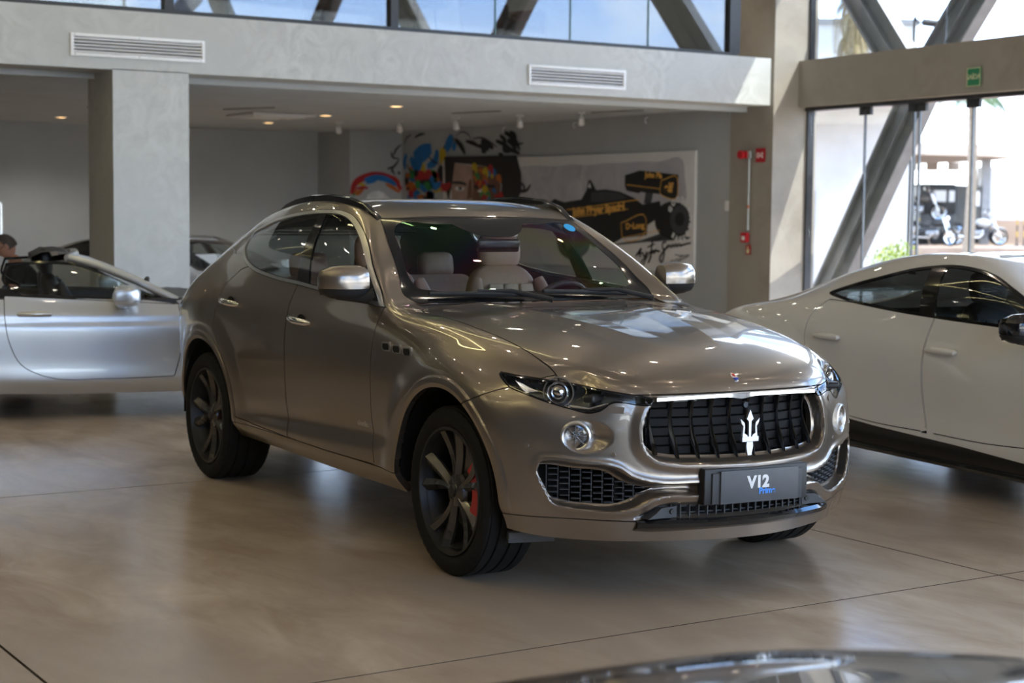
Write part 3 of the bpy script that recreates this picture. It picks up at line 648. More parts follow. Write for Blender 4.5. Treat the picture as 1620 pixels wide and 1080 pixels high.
def make_wheel(parent, loc, outer, R=.373, rim=.281, w=.275, style='y', rimmat='wheel_grey', caliper=True, steer=0., turn=0.):
    """wheel part with tyre, rim, spokes, disc, caliper; outer = -1 on the right side (faces -Y)"""
    k = (R, rim, w, style, rimmat)
    if k not in _wheel_cache:
        M = {}
        M['tyre'] = tyre_mesh(R, rim, w); h = w / 2
        M['rim'] = MB().lathe([(rim - .004, h * .86), (rim + .004, h * .88), (rim + .001, h * .93), (rim - .010, h * .93), (rim - .016, h * .80), (rim - .024, h * .55), (rim - .03, -h * .7), (rim + .002, -h * .9), (rim - .02, -h * .9), (rim - .045, -h * .6), (rim - .04, h * .4), (rim - .024, h * .70)], 72, 'y')
        sp = []
        if style == 'y':
            for q in range(5):
                for sg in (-1, 1):
                    m = MB(); rows = []
                    for t in np.linspace(0, 1, 7):
                        r = .045 + (rim - .014 - .045) * t
                        ang = sg * (.11 + .15 * t)
                        wd = .015 + .016 * t
                        dep = h * (.66 + .16 * t - .10 * math.sin(math.pi * t))
                        a = ang; c = (r * math.sin(a), r * math.cos(a)); tx, tz = math.cos(a), -math.sin(a)
                        rows.append([(c[0] - tx * wd, dep - .030, c[1] - tz * wd), (c[0] - tx * wd * .95, dep - .004 - .007 * (1 - sg), c[1] - tz * wd * .95), (c[0], dep + .004, c[1]), (c[0] + tx * wd * .95, dep - .004 - .007 * (1 + sg), c[1] + tz * wd * .95), (c[0] + tx * wd, dep - .030, c[1] + tz * wd)])
                    m.grid(rows, False, cv=True)
                    sp.append((m, q * 2 * math.pi / 5))
        else:
            for q in range(10):
                m = MB(); rows = []
                for t in np.linspace(0, 1, 5):
                    r = .05 + (rim - .07) * t; wd = .013 + .008 * t; dep = h * (.62 + .2 * t)
                    rows.append([(-wd, dep - .03, r), (-wd, dep, r), (wd, dep, r), (wd, dep - .03, r)])
                m.grid(rows, False, cv=True); sp.append((m, q * 2 * math.pi / 10))
        M['hub'] = MB().lathe([(0, h * .72), (.028, h * .72), (.034, h * .68), (.070, h * .64), (.078, h * .50), (.06, h * .1), (0, h * .1)], 30, 'y')
        M['cap'] = MB().lathe([(0, h * .80), (.022, h * .79), (.028, h * .74), (.028, h * .6)], 20, 'y')
        nut = MB()
        for q in range(5):
            a = q * 2 * math.pi / 5 + .31; nut.lathe([(0, h * .64), (.009, h * .64), (.011, h * .55)], 8, 'y', (.052 * math.sin(a), 0, .052 * math.cos(a)))
        M['nuts'] = nut
        M['disc'] = MB().lathe([(.05, .012), (.19, .012), (.19, -.012), (.05, -.012)], 48, 'y')
        cal = MB(); pr = [(.135, .078), (.215, .070), (.228, .04), (.228, -.05), (.135, -.05)]
        cal.lathe(pr, 14, 'y', closed=True, a0=math.radians(-48), a1=math.radians(38), smooth=False)
        M['cal'] = cal
        _wheel_cache[k] = (M, sp, {})
    M, sp, objs = _wheel_cache[k]
    wh = empty('wheel', loc); wh.parent = parent; wh.rotation_euler = (0, 0, (math.pi if outer < 0 else 0) + steer)
    def inst(key, m, nm, rot=0.):
        if key not in objs:
            o = m.build(nm, {'tyre': 'tyre_rubber', 'rim': 'satin_black', 'disc': 'brake_steel', 'cal': 'red_caliper', 'cap': 'satin_black', 'nuts': 'satin_black'}.get(key.split('_')[0], rimmat), wh)
            objs[key] = o.data
        else:
            o = bpy.data.objects.new(nm, objs[key]); C.objects.link(o); o.parent = wh
        o.rotation_euler = (0, rot, 0); return o
    inst('tyre', M['tyre'], 'tire'); inst('rim', M['rim'], 'rim'); inst('hub', M['hub'], 'hub', turn); inst('cap', M['cap'], 'hub_cap'); inst('nuts', M['nuts'], 'lug_nuts', turn)
    for i, (m, a) in enumerate(sp): inst('spoke_%d' % (i % 2 if style == 'y' else 0), m, 'spoke', a + turn)
    inst('disc', M['disc'], 'brake_disc')
    if caliper:
        c = inst('cal', M['cal'], 'brake_caliper'); c.rotation_euler = (0, 0 if outer > 0 else math.pi, 0); tag(c, label='red brake caliper')
    return wh
def make_seat(parent, loc, cover='tan_leather', pad='tan_pad', head_gap=.0):
    """front seat: cushion, backrest with bolsters, headrest; faces +X"""
    s = empty('front_seat', loc); s.parent = parent
    def loft(rows, nm, m): return MB().grid(rows, True, cv=True).build(nm, m, s, sub=1)
    def ring(cx, cz, ex, ey, ez, tilt, n=14, sq=3.2):
        out = []
        for i in range(n):
            a = 2 * math.pi * i / n; c, q = math.cos(a), math.sin(a)
            u = math.copysign(abs(c) ** (2 / sq), c) * ex; v = math.copysign(abs(q) ** (2 / sq), q) * ey
            out.append((cx + u * math.cos(tilt), v, cz + u * math.sin(tilt)))
        return out
    tl = math.radians(14)
    zs = [(.10, .06, .20), (.14, .085, .255), (.30, .09, .265), (.48, .085, .25), (.60, .075, .215), (.66, .06, .17), (.685, .03, .10)]
    o = loft([[tuple(p) for p in ring(-.04 - z * math.tan(tl) * .9, z + .32, ex, ey, 0, 0)] for z, ex, ey in zs], 'backrest', cover)
    c = MB()
    for q in (-1, 0, 1):
        c.box((.072 - .30 * .26, q * .098, .66), (.022, .090, .50), 0, 0, -tl * .95, .012)
    c.build('backrest_pad', pad, o)
    b = MB()
    for q in (-1, 1):
        b.tube([(.02, q * .225, .46), (.0, q * .235, .62), (-.05, q * .23, .80), (-.10, q * .20, .93)], [.05, .062, .055, .03], 10)
    b.build('bolster', cover, o)
    loft([[tuple(p) for p in ring(-.205 - dz * .10, 1.085 + dz, ex, ey, 0, 0, sq=2.8)] for dz, ex, ey in ((-.095, .02, .08), (-.085, .05, .125), (-.03, .06, .14), (.04, .058, .138), (.085, .045, .12), (.10, .015, .07))], 'headrest', cover)
    p = MB()
    for q in (-1, 1): p.tube([(-.19, q * .06, .93), (-.20, q * .06, 1.02)], .007, 8)
    p.build('headrest_post', 'chrome', s)
    c2 = MB().box((.22, 0, .36), (.54, .50, .15), 0, 0, -.08, .06); c2.build('seat_cushion', cover, s)
    return s
def steering_wheel(parent, loc, tilt=.42, R=.185, m='dark_leather'):
    s = empty('steering_wheel', loc); s.parent = parent; s.rotation_euler = (0, math.pi / 2 + tilt, 0)
    MB().tube([(R * math.cos(a), R * math.sin(a), 0) for a in np.linspace(0, 2 * math.pi, 37)[:-1]], .015, 10, closed=True).build('rim', m, s)
    b = MB().lathe([(0, .03), (.05, .028), (.07, .01), (.07, -.03), (0, -.03)], 24, 'z'); b.build('airbag_hub', m, s)
    for a in (0, math.pi / 2, -math.pi / 2):
        MB().tube([(.05 * math.cos(a), .05 * math.sin(a), 0), (R * math.cos(a), R * math.sin(a), 0)], [.022, .014], 8).build('spoke', 'satin_chrome', s)
    return s
def shear_ring(c, ex, ez, n, y): return [(c[0] + ex * math.cos(a), y, c[2] + ez * math.sin(a)) for a in np.linspace(0, 2 * math.pi, n + 1)[:-1]]
def make_mirror(parent, root, tip, shell_m, base_m, side, size=(.13, .27, .15)):
    """door mirror: painted shell, black lower cap and arm, glass facing back; root on the door, tip = centre of the shell"""
    e = empty('door_mirror', tip); e.parent = parent
    def rings(sc, x0=0):
        rows = []
        for t, ex, ez, dx in ((-1, .030, .040, -.02), (-.93, .055, .068, -.005), (-.6, .070, .082, .0), (0, .075, .084, .0), (.6, .066, .076, -.01), (.93, .045, .056, -.03), (1, .02, .03, -.04)):
            y = t * size[1] / 2 * side
            rows.append([(dx + max(-.055, ex * math.copysign(abs(math.cos(a)) ** .8, math.cos(a))), y, ez * math.copysign(abs(math.sin(a)) ** .75, math.sin(a))) for a in np.linspace(0, 2 * math.pi, 25)[:-1]])
        return rows
    R = rings(1)
    top = MB().grid(R, True, cv=True)
    top.add(R[0], [tuple(range(24))], True); top.add(R[-1], [tuple(range(24))], True)
    def split(o, z, keep_above, nm, m):
        bm = bmesh.new(); bm.from_mesh(o.data)
        bmesh.ops.bisect_plane(bm, geom=bm.verts[:] + bm.edges[:] + bm.faces[:], plane_co=(0, 0, z), plane_no=(0, 0, 1), clear_outer=not keep_above, clear_inner=keep_above)
        me = bpy.data.meshes.new(nm); bm.to_mesh(me); bm.free(); me.materials.append(MATS[m]); p = bpy.data.objects.new(nm, me); C.objects.link(p); p.parent = e
        me.polygons.foreach_set('use_smooth', [True] * len(me.polygons)); return p
    o = top.build('tmp', shell_m); split(o, -.030, True, 'mirror_shell', shell_m); split(o, -.032, False, 'mirror_lower_cap', base_m); bpy.data.objects.remove(o)
    MB().grid([[(-.057, y * size[1] * .44, z * .062) for z in (-1, -.3, .4, .9)] for y in (-1, -.5, 0, .5, .92)], False).build('mirror_glass', 'chrome', e)
    r = V3(*root) - V3(*tip)
    MB().tube([(r.x, r.y, r.z), (r.x * .6, r.y * .7, -.075), (.005, -size[1] * .22 * side, -.070), (.005, size[1] * .2 * side, -.066)], [.035, .030, .026, .016], 12).build('mirror_arm', base_m, e)
    return e
# ---------------------------------------------------------------- the grey SUV in front
def suv_cage():
    X = [-3.90, -3.60, -3.30, -3.00, -2.70, -2.30, -1.85, -1.40, -1.05, -.74, -.42, -.12, .15, .38, .54, .65]
    Y = [[.78, .86, .90, .91, .91, .905, .90, .90, .90, .90, .90, .91, .91, .90, .825, .685],
         [.79, .89, .94, .955, .955, .95, .948, .948, .948, .948, .952, .955, .955, .935, .858, .712],
         [.80, .90, .95, .965, .962, .95, .942, .942, .942, .944, .95, .96, .96, .94, .865, .724],
         [.805, .905, .96, .975, .97, .957, .948, .948, .948, .948, .955, .967, .965, .943, .868, .728],
         [.81, .91, .965, .98, .975, .962, .953, .951, .95, .948, .952, .962, .958, .93, .852, .72],
         [.80, .905, .96, .976, .970, .950, .938, .935, .932, .928, .926, .922, .902, .862, .795, .69],
         [.77, .85, .89, .91, .912, .902, .895, .89, .885, .872, .85, .822, .79, .75, .70, .63]]
    Z = [[.40, .36, .335, .32, .31, .305, .30, .295, .295, .295, .295, .295, .295, .285, .265, .25],
         [.50, .46, .43, .41, .40, .395, .39, .385, .385, .385, .385, .385, .385, .385, .38, .375],
         [.62, .58, .56, .545, .54, .535, .53, .53, .53, .53, .53, .53, .53, .53, .525, .515],
         [.76, .73, .72, .71, .705, .70, .70, .70, .70, .70, .695, .69, .685, .675, .66, .645],
         [.88, .875, .875, .875, .87, .865, .86, .86, .86, .86, .855, .85, .84, .81, .78, .755],
         [.98, 1.00, 1.02, 1.03, 1.03, 1.02, 1.015, 1.01, 1.005, 1.0, .985, .965, .94, .905, .868, .838],
         [1.06, 1.115, 1.155, 1.18, 1.185, 1.175, 1.165, 1.15, 1.135, 1.12, 1.088, 1.055, 1.02, .978, .938, .905]]
    XC = {0: [-3.80, -3.86, -3.88, -3.90, -3.90, -3.88, -3.82], 15: [.63, .665, .672, .668, .652, .628, .60]}
    side = [[((XC[i][r] if i in XC else X[i]), Y[r][i], Z[r][i]) for r in range(7)] for i in range(16)]
    fy = [.58, .42, .27, .13, 0.]
    FX = [[.735, .815, .875, .91, .92], [.765, .845, .90, .932, .94], [.772, .852, .905, .936, .945], [.765, .845, .895, .92, .926], [.755, .832, .872, .889, .893], [.735, .812, .838, .848, .851], [.69, .755, .784, .797, .80]]
    FZ = [.25, .375, .51, .64, .75, .835, .905]
    front = [[(FX[r][j], fy[j], FZ[r] + (.005 if r == 6 else 0)) for r in range(7)] for j in range(5)]
    ry = [.66, .48, .32, .16, 0.]
    RX = [[-3.88, -3.92, -3.94, -3.95, -3.95], [-3.95, -3.99, -4.01, -4.02, -4.02], [-3.97, -4.01, -4.03, -4.04, -4.04], [-3.97, -4.01, -4.02, -4.03, -4.03], [-3.96, -4.0, -4.01, -4.02, -4.02], [-3.94, -3.98, -3.99, -4.0, -4.0], [-3.87, -3.90, -3.92, -3.93, -3.93]]
    RZ = [.40, .50, .62, .76, .88, .99, 1.075]
    rear = [[(RX[r][j], ry[j], RZ[r]) for r in range(7)] for j in range(5)]
    green = [[(-3.66, .72, 1.195), (-3.46, .63, 1.33), (-3.26, .545, 1.465)],
             [(-3.46, .785, 1.23), (-3.32, .69, 1.36), (-3.15, .585, 1.495)],
             [(-3.22, .825, 1.268), (-3.12, .725, 1.39), (-3.02, .605, 1.525)],
             [(-2.97, .845, 1.292), (-2.92, .745, 1.413), (-2.86, .622, 1.555)],
             [(-2.69, .853, 1.305), (-2.67, .762, 1.433), (-2.62, .637, 1.587)],
             [(-2.32, .856, 1.308), (-2.35, .775, 1.452), (-2.36, .65, 1.612)],
             [(-1.90, .856, 1.306), (-1.98, .78, 1.458), (-2.06, .655, 1.622)],
             [(-1.50, .853, 1.298), (-1.63, .778, 1.452), (-1.80, .655, 1.612)],
             [(-1.20, .842, 1.284), (-1.38, .766, 1.432), (-1.60, .648, 1.588)],
             [(-.975, .818, 1.262), (-1.205, .745, 1.408), (-1.45, .632, 1.545)]]
    hx = [-.74, -.42, -.12, .15, .38, .56]; fr = [.85, .62, .41, .20, 0.]
    he = [1.12, 1.088, 1.055, 1.02, .978, .938]; hy = [.872, .85, .822, .79, .75, .70]
    hc = [1.150, 1.132, 1.106, 1.074, 1.032, .988]
    hood = []
    for a in range(6):
        prof = [.52, .86, .96, .985, 1.]
        hood.append([(hx[a] + ([-.055, -.05, -.02, .0, .01][j] if a == 0 else .03 * (1 - fr[j] ** 2)), hy[a] * fr[j], he[a] + (hc[a] - he[a]) * prof[j]) for j in range(5)])
    for j in range(5): hood[0][j] = (hood[0][j][0], hood[0][j][1], [1.145, 1.150, 1.148, 1.146, 1.145][j])
    wind = [[(-1.02, .69, 1.298), (-1.00, .52, 1.308), (-.985, .35, 1.312), (-.978, .17, 1.314), (-.975, 0., 1.315)],
            [(-1.235, .628, 1.432), (-1.215, .475, 1.444), (-1.20, .32, 1.45), (-1.195, .16, 1.453), (-1.192, 0., 1.454)]]
    roof = []
    zc = [1.535, 1.556, 1.578, 1.604, 1.632, 1.654, 1.660, 1.648, 1.615, 1.562]
    for i in range(10):
        gx, gy, gz = green[i][2]; xo = [-.02, -.05, -.07, -.08, -.085] if i == 0 else ([.01, .02, .03, .035, .038] if i == 9 else [0] * 5)
        roof.append([(gx + xo[j], gy * [.86, .64, .42, .2, 0.][j], gz + (zc[i] - gz) * [.5, .78, .92, .98, 1.][j]) for j in range(5)])
    rearw = [[(-3.72, .58, 1.205), (-3.75, .43, 1.21), (-3.77, .28, 1.215), (-3.78, .14, 1.217), (-3.78, 0., 1.218)],
             [(-3.51, .52, 1.345), (-3.54, .39, 1.355), (-3.555, .26, 1.36), (-3.56, .13, 1.362), (-3.56, 0., 1.362)]]
    return car_cage(side, front, rear, 9, green, hood, wind, roof, rearw)
#END_CAGE
def mirror_name(b): return 'both'
def build_suv():
    root = empty('suv', (0, 0, 0), YAW_CAR, label='bronze grey metallic SUV with black grille, dealer plate and dark wheels, front centre', cat='car')
    sub = bpy.data.objects.new; S = Skin(suv_cage(), 4)
    A = lambda p: np.asarray(p)
    BODY = {'tail', 'side', 'front', 'hood', 'green', 'wind', 'rearw', 'roof'}
    fa, ra, za, RO = -.012, -3.02, .375, .455
    # wheel arches: swelling around the arch, flat lip, opening
    rad = lambda V: np.minimum(np.hypot(V[:, 0] - fa, V[:, 2] - za), np.hypot(V[:, 0] - ra, V[:, 2] - za)) + np.where(V[:, 1] > -.45, 5, 0)
    SF = {'side', 'front', 'tail'}
    for r in (RO, .475, .498, .503, .508, .53): S.cut(rad(S.V) - r, SF)
    r = rad(S.V); sm = lambda t: np.clip(t, 0, 1) ** 2 * (3 - 2 * np.clip(t, 0, 1))
    zf = sm((S.V[:, 2] - .30) / .10)
    S.V[:, 1] -= (.016 * sm((.66 - r) / .13) + .007 * sm((.507 - r) / .008) - .006 * sm((.475 - r) / .02)) * zf
    # rolled edges of the openings in the nose
    gp = [(0, .842), (-.405, .838, 1), (-.447, .785), (-.470, .70), (-.462, .640), (-.425, .600), (-.365, .586), (-.226, .578), (0, .574)]
    gp = spline_pts([(p[0], p[1]) + ((1,) if len(p) > 2 else ()) for p in gp], 6, closed=False); grille = np.concatenate([gp, (gp * (-1, 1))[::-1][1:-1]])
    ip = spline_pts([(-.826, .562), (-.818, .576), (-.801, .579), (-.692, .568), (-.575, .553), (-.516, .514), (-.44, .492), (-.25, .488, 1), (-.25, .448, 1), (-.40, .446), (-.444, .433), (-.494, .402), (-.546, .384), (-.643, .383), (-.725, .393), (-.773, .407), (-.803, .459)], 5)
    lp = np.array([(-.50, .347), (-.455, .372), (-.41, .398), (-.37, .409), (.37, .409), (.41, .398), (.455, .372), (.50, .347)])
    fy, fz = -.705, .683
    nose = lambda V: np.where((V[:, 0] > .35), 0, 9)
    fg = lambda V: sd_poly(V[:, 1], V[:, 2], grille) + nose(V)
    fi = lambda V: sd_poly(V[:, 1], V[:, 2], ip) + nose(V)
    fl = lambda V: sd_poly(V[:, 1], V[:, 2], lp) + nose(V)
    ff = lambda V: (np.hypot((V[:, 1] - fy - .02) / np.where(V[:, 1] > fy + .02, 1.55, 1.0), (V[:, 2] - fz) / 1.0) - .062) + nose(V)
    FR = {'front', 'side', 'hood'}
    for fn, cuts in ((fg, (.024, .012, 0, -.010, -.022)), (fi, (.018, .008, 0, -.010, -.02)), (fl, (.006, 0, -.012)), (ff, (.008, 0, -.012, -.03))):
        for c in cuts: S.cut(fn(S.V) - c, FR)
    g, i_, l_, f_ = fg(S.V), fi(S.V), fl(S.V), ff(S.V)
    w = sm((.86 - S.V[:, 2]) / .03)      # no roll under the bonnet edge
    S.V[:, 0] += w * (.012 * sm((.045 - np.abs(g - .010)) / .040)) - w * (.060 * sm((.008 - g) / .022))
    S.V[:, 0] += .008 * sm((.028 - np.abs(i_ - .008)) / .026) - .060 * sm((.005 - i_) / .019) - .03 * sm((.006 - l_) / .018)
    S.V[:, 0] -= .030 * sm((.010 - f_) / .05); S.V[:, 1] += .014 * sm((.010 - f_) / .05)
    # feature line along the doors, bonnet creases
    cl = lambda V: np.abs(V[:, 1]) - (.13 + .29 * np.clip((.62 - V[:, 0]) / 1.30, 0, 1.2))     # two bonnet creases running together at the badge
    S.cut(cl(S.V), {'hood'}); dcl = cl(S.V); onh = (S.V[:, 0] > -.75) & (S.V[:, 0] < .66) & (np.abs(S.V[:, 1]) < .62) & (S.V[:, 2] > .93)
    S.V[:, 2] += np.where(onh, .008 * np.clip(1 - np.abs(dcl) / .13, 0, 1) * sm((.62 - S.V[:, 0]) / .4), 0)
    x, y, z = S.V.T
    S.V[:, 1] += .010 * np.exp(-((z - (.50 + .05 * (x + 1.6))) / .055) ** 2) * sm((-.55 - x) / .3) * sm((x + 2.7) / .3) * (np.abs(y) > .5)
    S.renormal()
    # openings
    S.relabel(lambda c: rad(c) < RO, 'gone', SF)
    for fn, d in ((fg, -.022), (fi, -.02), (fl, -.012)): S.relabel(lambda c: fn(c) < d, 'gone', FR)
    # windscreen, side glass, headlamp
    wsp = spline_pts([(0, 1.562), (-.30, 1.560), (-.578, 1.549, 1), (-.655, 1.39), (-.702, 1.25), (-.722, 1.19), (-.700, 1.158), (-.60, 1.150, 1), (0, 1.150)], 6, closed=False); ws = np.concatenate([wsp, (wsp * (-1, 1))[::-1][1:-1]])
    upf = lambda V: np.where((V[:, 2] > 1.08) & (V[:, 0] > -1.62), 0, 9)
    S.region(lambda V: sd_poly(V[:, 1], V[:, 2], ws) + upf(V), 'ws', {'wind', 'hood', 'roof', 'green'}, .006)
    fr = spline_pts([(0, 1.528), (-.30, 1.526), (-.52, 1.519), (-.552, 1.495), (-.60, 1.39), (-.640, 1.27), (-.63, 1.222), (-.56, 1.205), (-.30, 1.198), (0, 1.196)], 6, closed=False)
    frit = np.concatenate([fr, (fr * (-1, 1))[::-1][1:-1]])
    S.region(lambda V: sd_poly(V[:, 1], V[:, 2], frit), 'ws_clear', {'ws'}, 0)
    camp = spline_pts([(-.24, 1.56, 1), (-.20, 1.515), (-.10, 1.470), (0, 1.462), (.10, 1.470), (.20, 1.515), (.24, 1.56, 1)], 6)
    S.region(lambda V: sd_poly(V[:, 1], V[:, 2], camp), 'ws', {'ws_clear'}, 0)
    dlo = spline_pts([(-.778, 1.132, 1), (-1.25, 1.163), (-1.557, 1.181), (-1.747, 1.194), (-2.18, 1.219), (-2.515, 1.262), (-2.70, 1.318), (-2.835, 1.40), (-2.845, 1.44), (-2.67, 1.511), (-2.372, 1.561), (-2.098, 1.584), (-1.887, 1.592), (-1.667, 1.583), (-1.564, 1.562), (-1.472, 1.530), (-1.363, 1.484), (-1.222, 1.413), (-1.037, 1.300)], 5)
    fd = lambda V: np.maximum(sd_poly(V[:, 0], V[:, 2], dlo), V[:, 1] + np.interp(V[:, 2], [1.13, 1.2, 1.3, 1.42, 1.5, 1.6], [.835, .81, .765, .71, .675, .63])) + np.where(V[:, 2] > 1.09, 0, 9)
    GS = {'green', 'side', 'roof', 'wind', 'hood'}
    S.region(fd, 'chrome', GS, .003)
    S.region(lambda V: fd(V) + .020, 'glass', {'chrome'}, .003)
    bp = [(-1.635, 1.15), (-1.87, 1.62), (-1.95, 1.62), (-1.805, 1.15)]
    S.region(lambda V: sd_poly(V[:, 0], V[:, 2], bp), 'bpillar', {'glass'}, .004)
    fp = [(-.76, 1.10), (-1.10, 1.36), (-1.14, 1.35), (-.955, 1.12)]     # black sail panel carrying the mirror
    S.region(lambda V: sd_poly(V[:, 0], V[:, 2], fp), 'sail', {'glass'}, 0)
    S.relabel(lambda c: c[:, 0] < -1.75, 'glass_rear', {'glass'})
    sw, cw = .643, .766
    hlp = [(.329, -.870, .918), (.418, -.831, .915), (.562, -.718, .899), (.669, -.616, .876), (.812, -.414, .842, 1), (.818, -.424, .812, 1), (.795, -.483, .812), (.764, -.540, .822), (.742, -.577, .819), (.721, -.618, .788), (.699, -.650, .778), (.638, -.719, .794), (.569, -.798, .822), (.495, -.851, .849), (.42, -.877, .871)]
    hl = spline_pts([(sw * p[0] + cw * p[1], p[2]) + ((1,) if len(p) > 3 else ()) for p in hlp], 5)
    fh = lambda V: sd_poly(sw * V[:, 0] + cw * V[:, 1], V[:, 2], hl) + np.where(V[:, 0] > .25, 0, 9)
    S.region(fh, 'lamp_rim', FR, .004)
    S.region(lambda V: fh(V) + .007, 'lens', {'lamp_rim'}, 0)
    # bonnet, wings, doors, bumper
    hp = [(-.715, .2), (-.715, -.58), (-.70, -.66), (-.655, -.735), (-.58, -.760), (-.417, -.753), (-.111, -.742), (.212, -.731), (.444, -.727), (.57, -.718), (.70, -.64), (1.0, -.5), (1.0, .2)]
    hp = np.array(hp)
    S.region(lambda V: np.maximum(sd_poly(V[:, 0], V[:, 1], hp), .853 - V[:, 2]) + np.where(V[:, 2] > .8, 0, 9), 'bonnet', {'hood', 'front', 'side', 'wind'}, .005)
    S.relabel(lambda c: (c[:, 0] > -.95) & (c[:, 0] < -.68) & (np.abs(c[:, 1]) < .70) & (c[:, 2] > 1.10), 'cowl', {'hood', 'wind'})
    bpoly = np.array([(.10, -.2), (.10, .745), (.265, .806), (.361, .846), (.42, .868), (.55, .93), (1.3, .93), (1.3, -.2)])
    S.region(lambda V: sd_poly(V[:, 0], V[:, 2], bpoly), 'bumper', {'side', 'front', 'hood'}, .0045)
    S.region(lambda V: V[:, 2] - (.347 - .012 * np.clip((.9 - np.abs(V[:, 1])) / .4, 0, 1)), 'valance', {'bumper'}, .0045)
    fdoor = spline_pts([(-.782, 1.15, 1), (-.775, 1.0), (-.768, .75), (-.758, .52), (-.72, .392, 1), (-1.3, .386), (-1.795, .390, 1), (-1.803, .47), (-1.825, .6), (-1.822, .8), (-1.826, .98), (-1.836, 1.1), (-1.79, 1.22, 1)], 4)
    S.region(lambda V: sd_poly(V[:, 0], V[:, 2], fdoor) + np.where(V[:, 1] < -.78, 0, 9), 'front_door', {'side', 'green', 'hood'}, .005)
    arc = [(ra + .512 * math.cos(a), za + .512 * math.sin(a)) for a in np.radians([9, 20, 30, 40, 50, 58])]
    rdoor = np.array([(-1.795, 1.22), (-1.842, 1.1), (-1.832, .98), (-1.828, .8), (-1.831, .6), (-1.809, .47), (-1.80, .390), (-2.28, .404), (-2.515, .42)] + arc + [(-2.80, .88), (-2.81, .94), (-2.802, 1.0), (-2.79, 1.08), (-2.765, 1.164), (-2.697, 1.206), (-2.628, 1.25), (-2.515, 1.275), (-2.18, 1.235)])
    S.region(lambda V: sd_poly(V[:, 0], V[:, 2], rdoor) + np.where(V[:, 1] < -.78, 0, 9), 'rear_door', {'side', 'green'}, .005)
    S.relabel(lambda c: (c[:, 0] > -.80) & (c[:, 0] < .5) & (c[:, 2] < 1.13) & (c[:, 1] < -.45), 'wing', {'side', 'hood', 'green', 'front', 'wind'})
    S.region(lambda V: V[:, 2] - .388, 'sill', {'wing', 'side'}, .004, where=lambda c: (c[:, 0] < -.3) & (c[:, 0] > -2.62))
    # tail
    tl = np.array([(-3.62, 1.02), (-3.80, 1.05), (-4.2, 1.03), (-4.2, .93), (-3.86, .925), (-3.60, .985)])
    S.region(lambda V: sd_poly(V[:, 0], V[:, 2], tl) + np.where(np.abs(V[:, 1]) > .40, 0, 9), 'tail_lamp', {'side', 'tail'}, .004)
    tg = np.array([(-.72, 1.46), (-.70, 1.10), (-.66, .92), (-.60, .70), (.60, .70), (.66, .92), (.70, 1.10), (.72, 1.46)])
    S.region(lambda V: sd_poly(V[:, 1], V[:, 2], tg) + np.where(V[:, 0] < -3.2, 0, 9), 'tailgate', {'tail', 'rearw'}, .005)
    rw = np.array([(-.50, 1.44), (-.62, 1.17), (-.55, 1.13), (.55, 1.13), (.62, 1.17), (.50, 1.44)])
    S.region(lambda V: sd_poly(V[:, 1], V[:, 2], rw) + np.where(V[:, 0] < -3.2, 0, 9), 'rear_window', {'tailgate', 'rearw'}, .005)
    P = 'suv_paint'; out = {}
    def mk(lab, nm, m, sides='both', **k): return S.part(lab, nm, m, root, sides=sides, **k)
    def pair(lab, nm, m, **k): return [S.part(lab, nm, m, root, sides=q, **k) for q in ('right', 'left')]
    mk({'roof', 'green', 'side', 'tail', 'rearw', 'hood', 'front', 'wind'}, 'body_shell', P)
    mk('bonnet', 'hood', P); bumper = mk('bumper', 'front_bumper', P, rim=.03); mk('valance', 'bumper_valance', P, rim=.03)
    wings = pair('wing', 'fender', P, rim=.03); fdoors = pair('front_door', 'front_door', P); rdoors = pair('rear_door', 'rear_door', P); pair('sill', 'side_sill', P, rim=.03)
    mk('seam', 'panel_gap', 'dark_void', off=-.011, rim=0); mk('cowl', 'cowl', 'satin_black', off=-.008)
    wsx = mk('ws_clear', 'windshield', 'wind_glass', off=-.002, rim=0); tag(mk('ws', 'windshield_border', 'gloss_black', off=-.001, rim=.004), label='black windscreen border')
    for q in ('right', 'left'):
        S.part('chrome', 'window_trim', 'satin_chrome', root, sides=q, off=.003, rim=.012)
        S.part('glass', 'front_window', 'car_glass', root, sides=q, off=-.003, rim=0); S.part('glass_rear', 'rear_side_window', 'tint_glass', root, sides=q, off=-.003, rim=0)
        S.part('bpillar', 'door_pillar', 'gloss_black', root, sides=q, off=-.001, rim=.01)
        S.part('sail', 'mirror_base_panel', 'satin_black', root, sides=q, off=-.001, rim=.01)
        S.part('tail_lamp', 'tail_light', 'tail_green', root, sides=q, off=.003)
    mk('tailgate', 'tailgate', P); tag(mk('rear_window', 'rear_window', 'tint_glass', off=-.003, rim=0), label='tinted rear window')
    # headlamps
    for q, s in (('right', -1), ('left', 1)):
        e = empty('headlight'); e.parent = root
        S.part('lens', 'lens', 'lens_glass', e, sides=q, rim=0); S.part('lamp_rim', 'rim', 'gloss_black', e, sides=q, rim=.03)
        S.part('lens', 'housing', 'lamp_dark', e, sides=q, off=-.055, rim=-.05)
        m = MB(); m.lathe([(.034, .0), (.046, .0), (.048, .012), (.043, .024), (.036, .016)], 36, 'x', closed=True)
        ld = V3(.80, -.60 * -s * -1, 0); 
        def put(mb, nm, mm, c, az): return mb.build(nm, mm, e, c, (0, 0, az))
        az = math.radians(40) * s
        c = (.555, s * .718, .853)
        put(m, 'projector_ring', 'lamp_reflector', c, az); put(MB().lathe([(.030, -.01), (.030, .008), (.022, .018), (.010, .023), (0, .024)], 30, 'x'), 'projector_lens', 'chrome', c, az)
        put(MB().lathe([(.058, -.02), (.060, .006), (.064, .006), (.064, -.02)], 36, 'x', closed=True), 'outer_ring', 'satin_chrome', c, az)
        p = [(.40, .835, .893), (.47, .795, .884), (.485, .770, .850), (.45, .815, .846)]
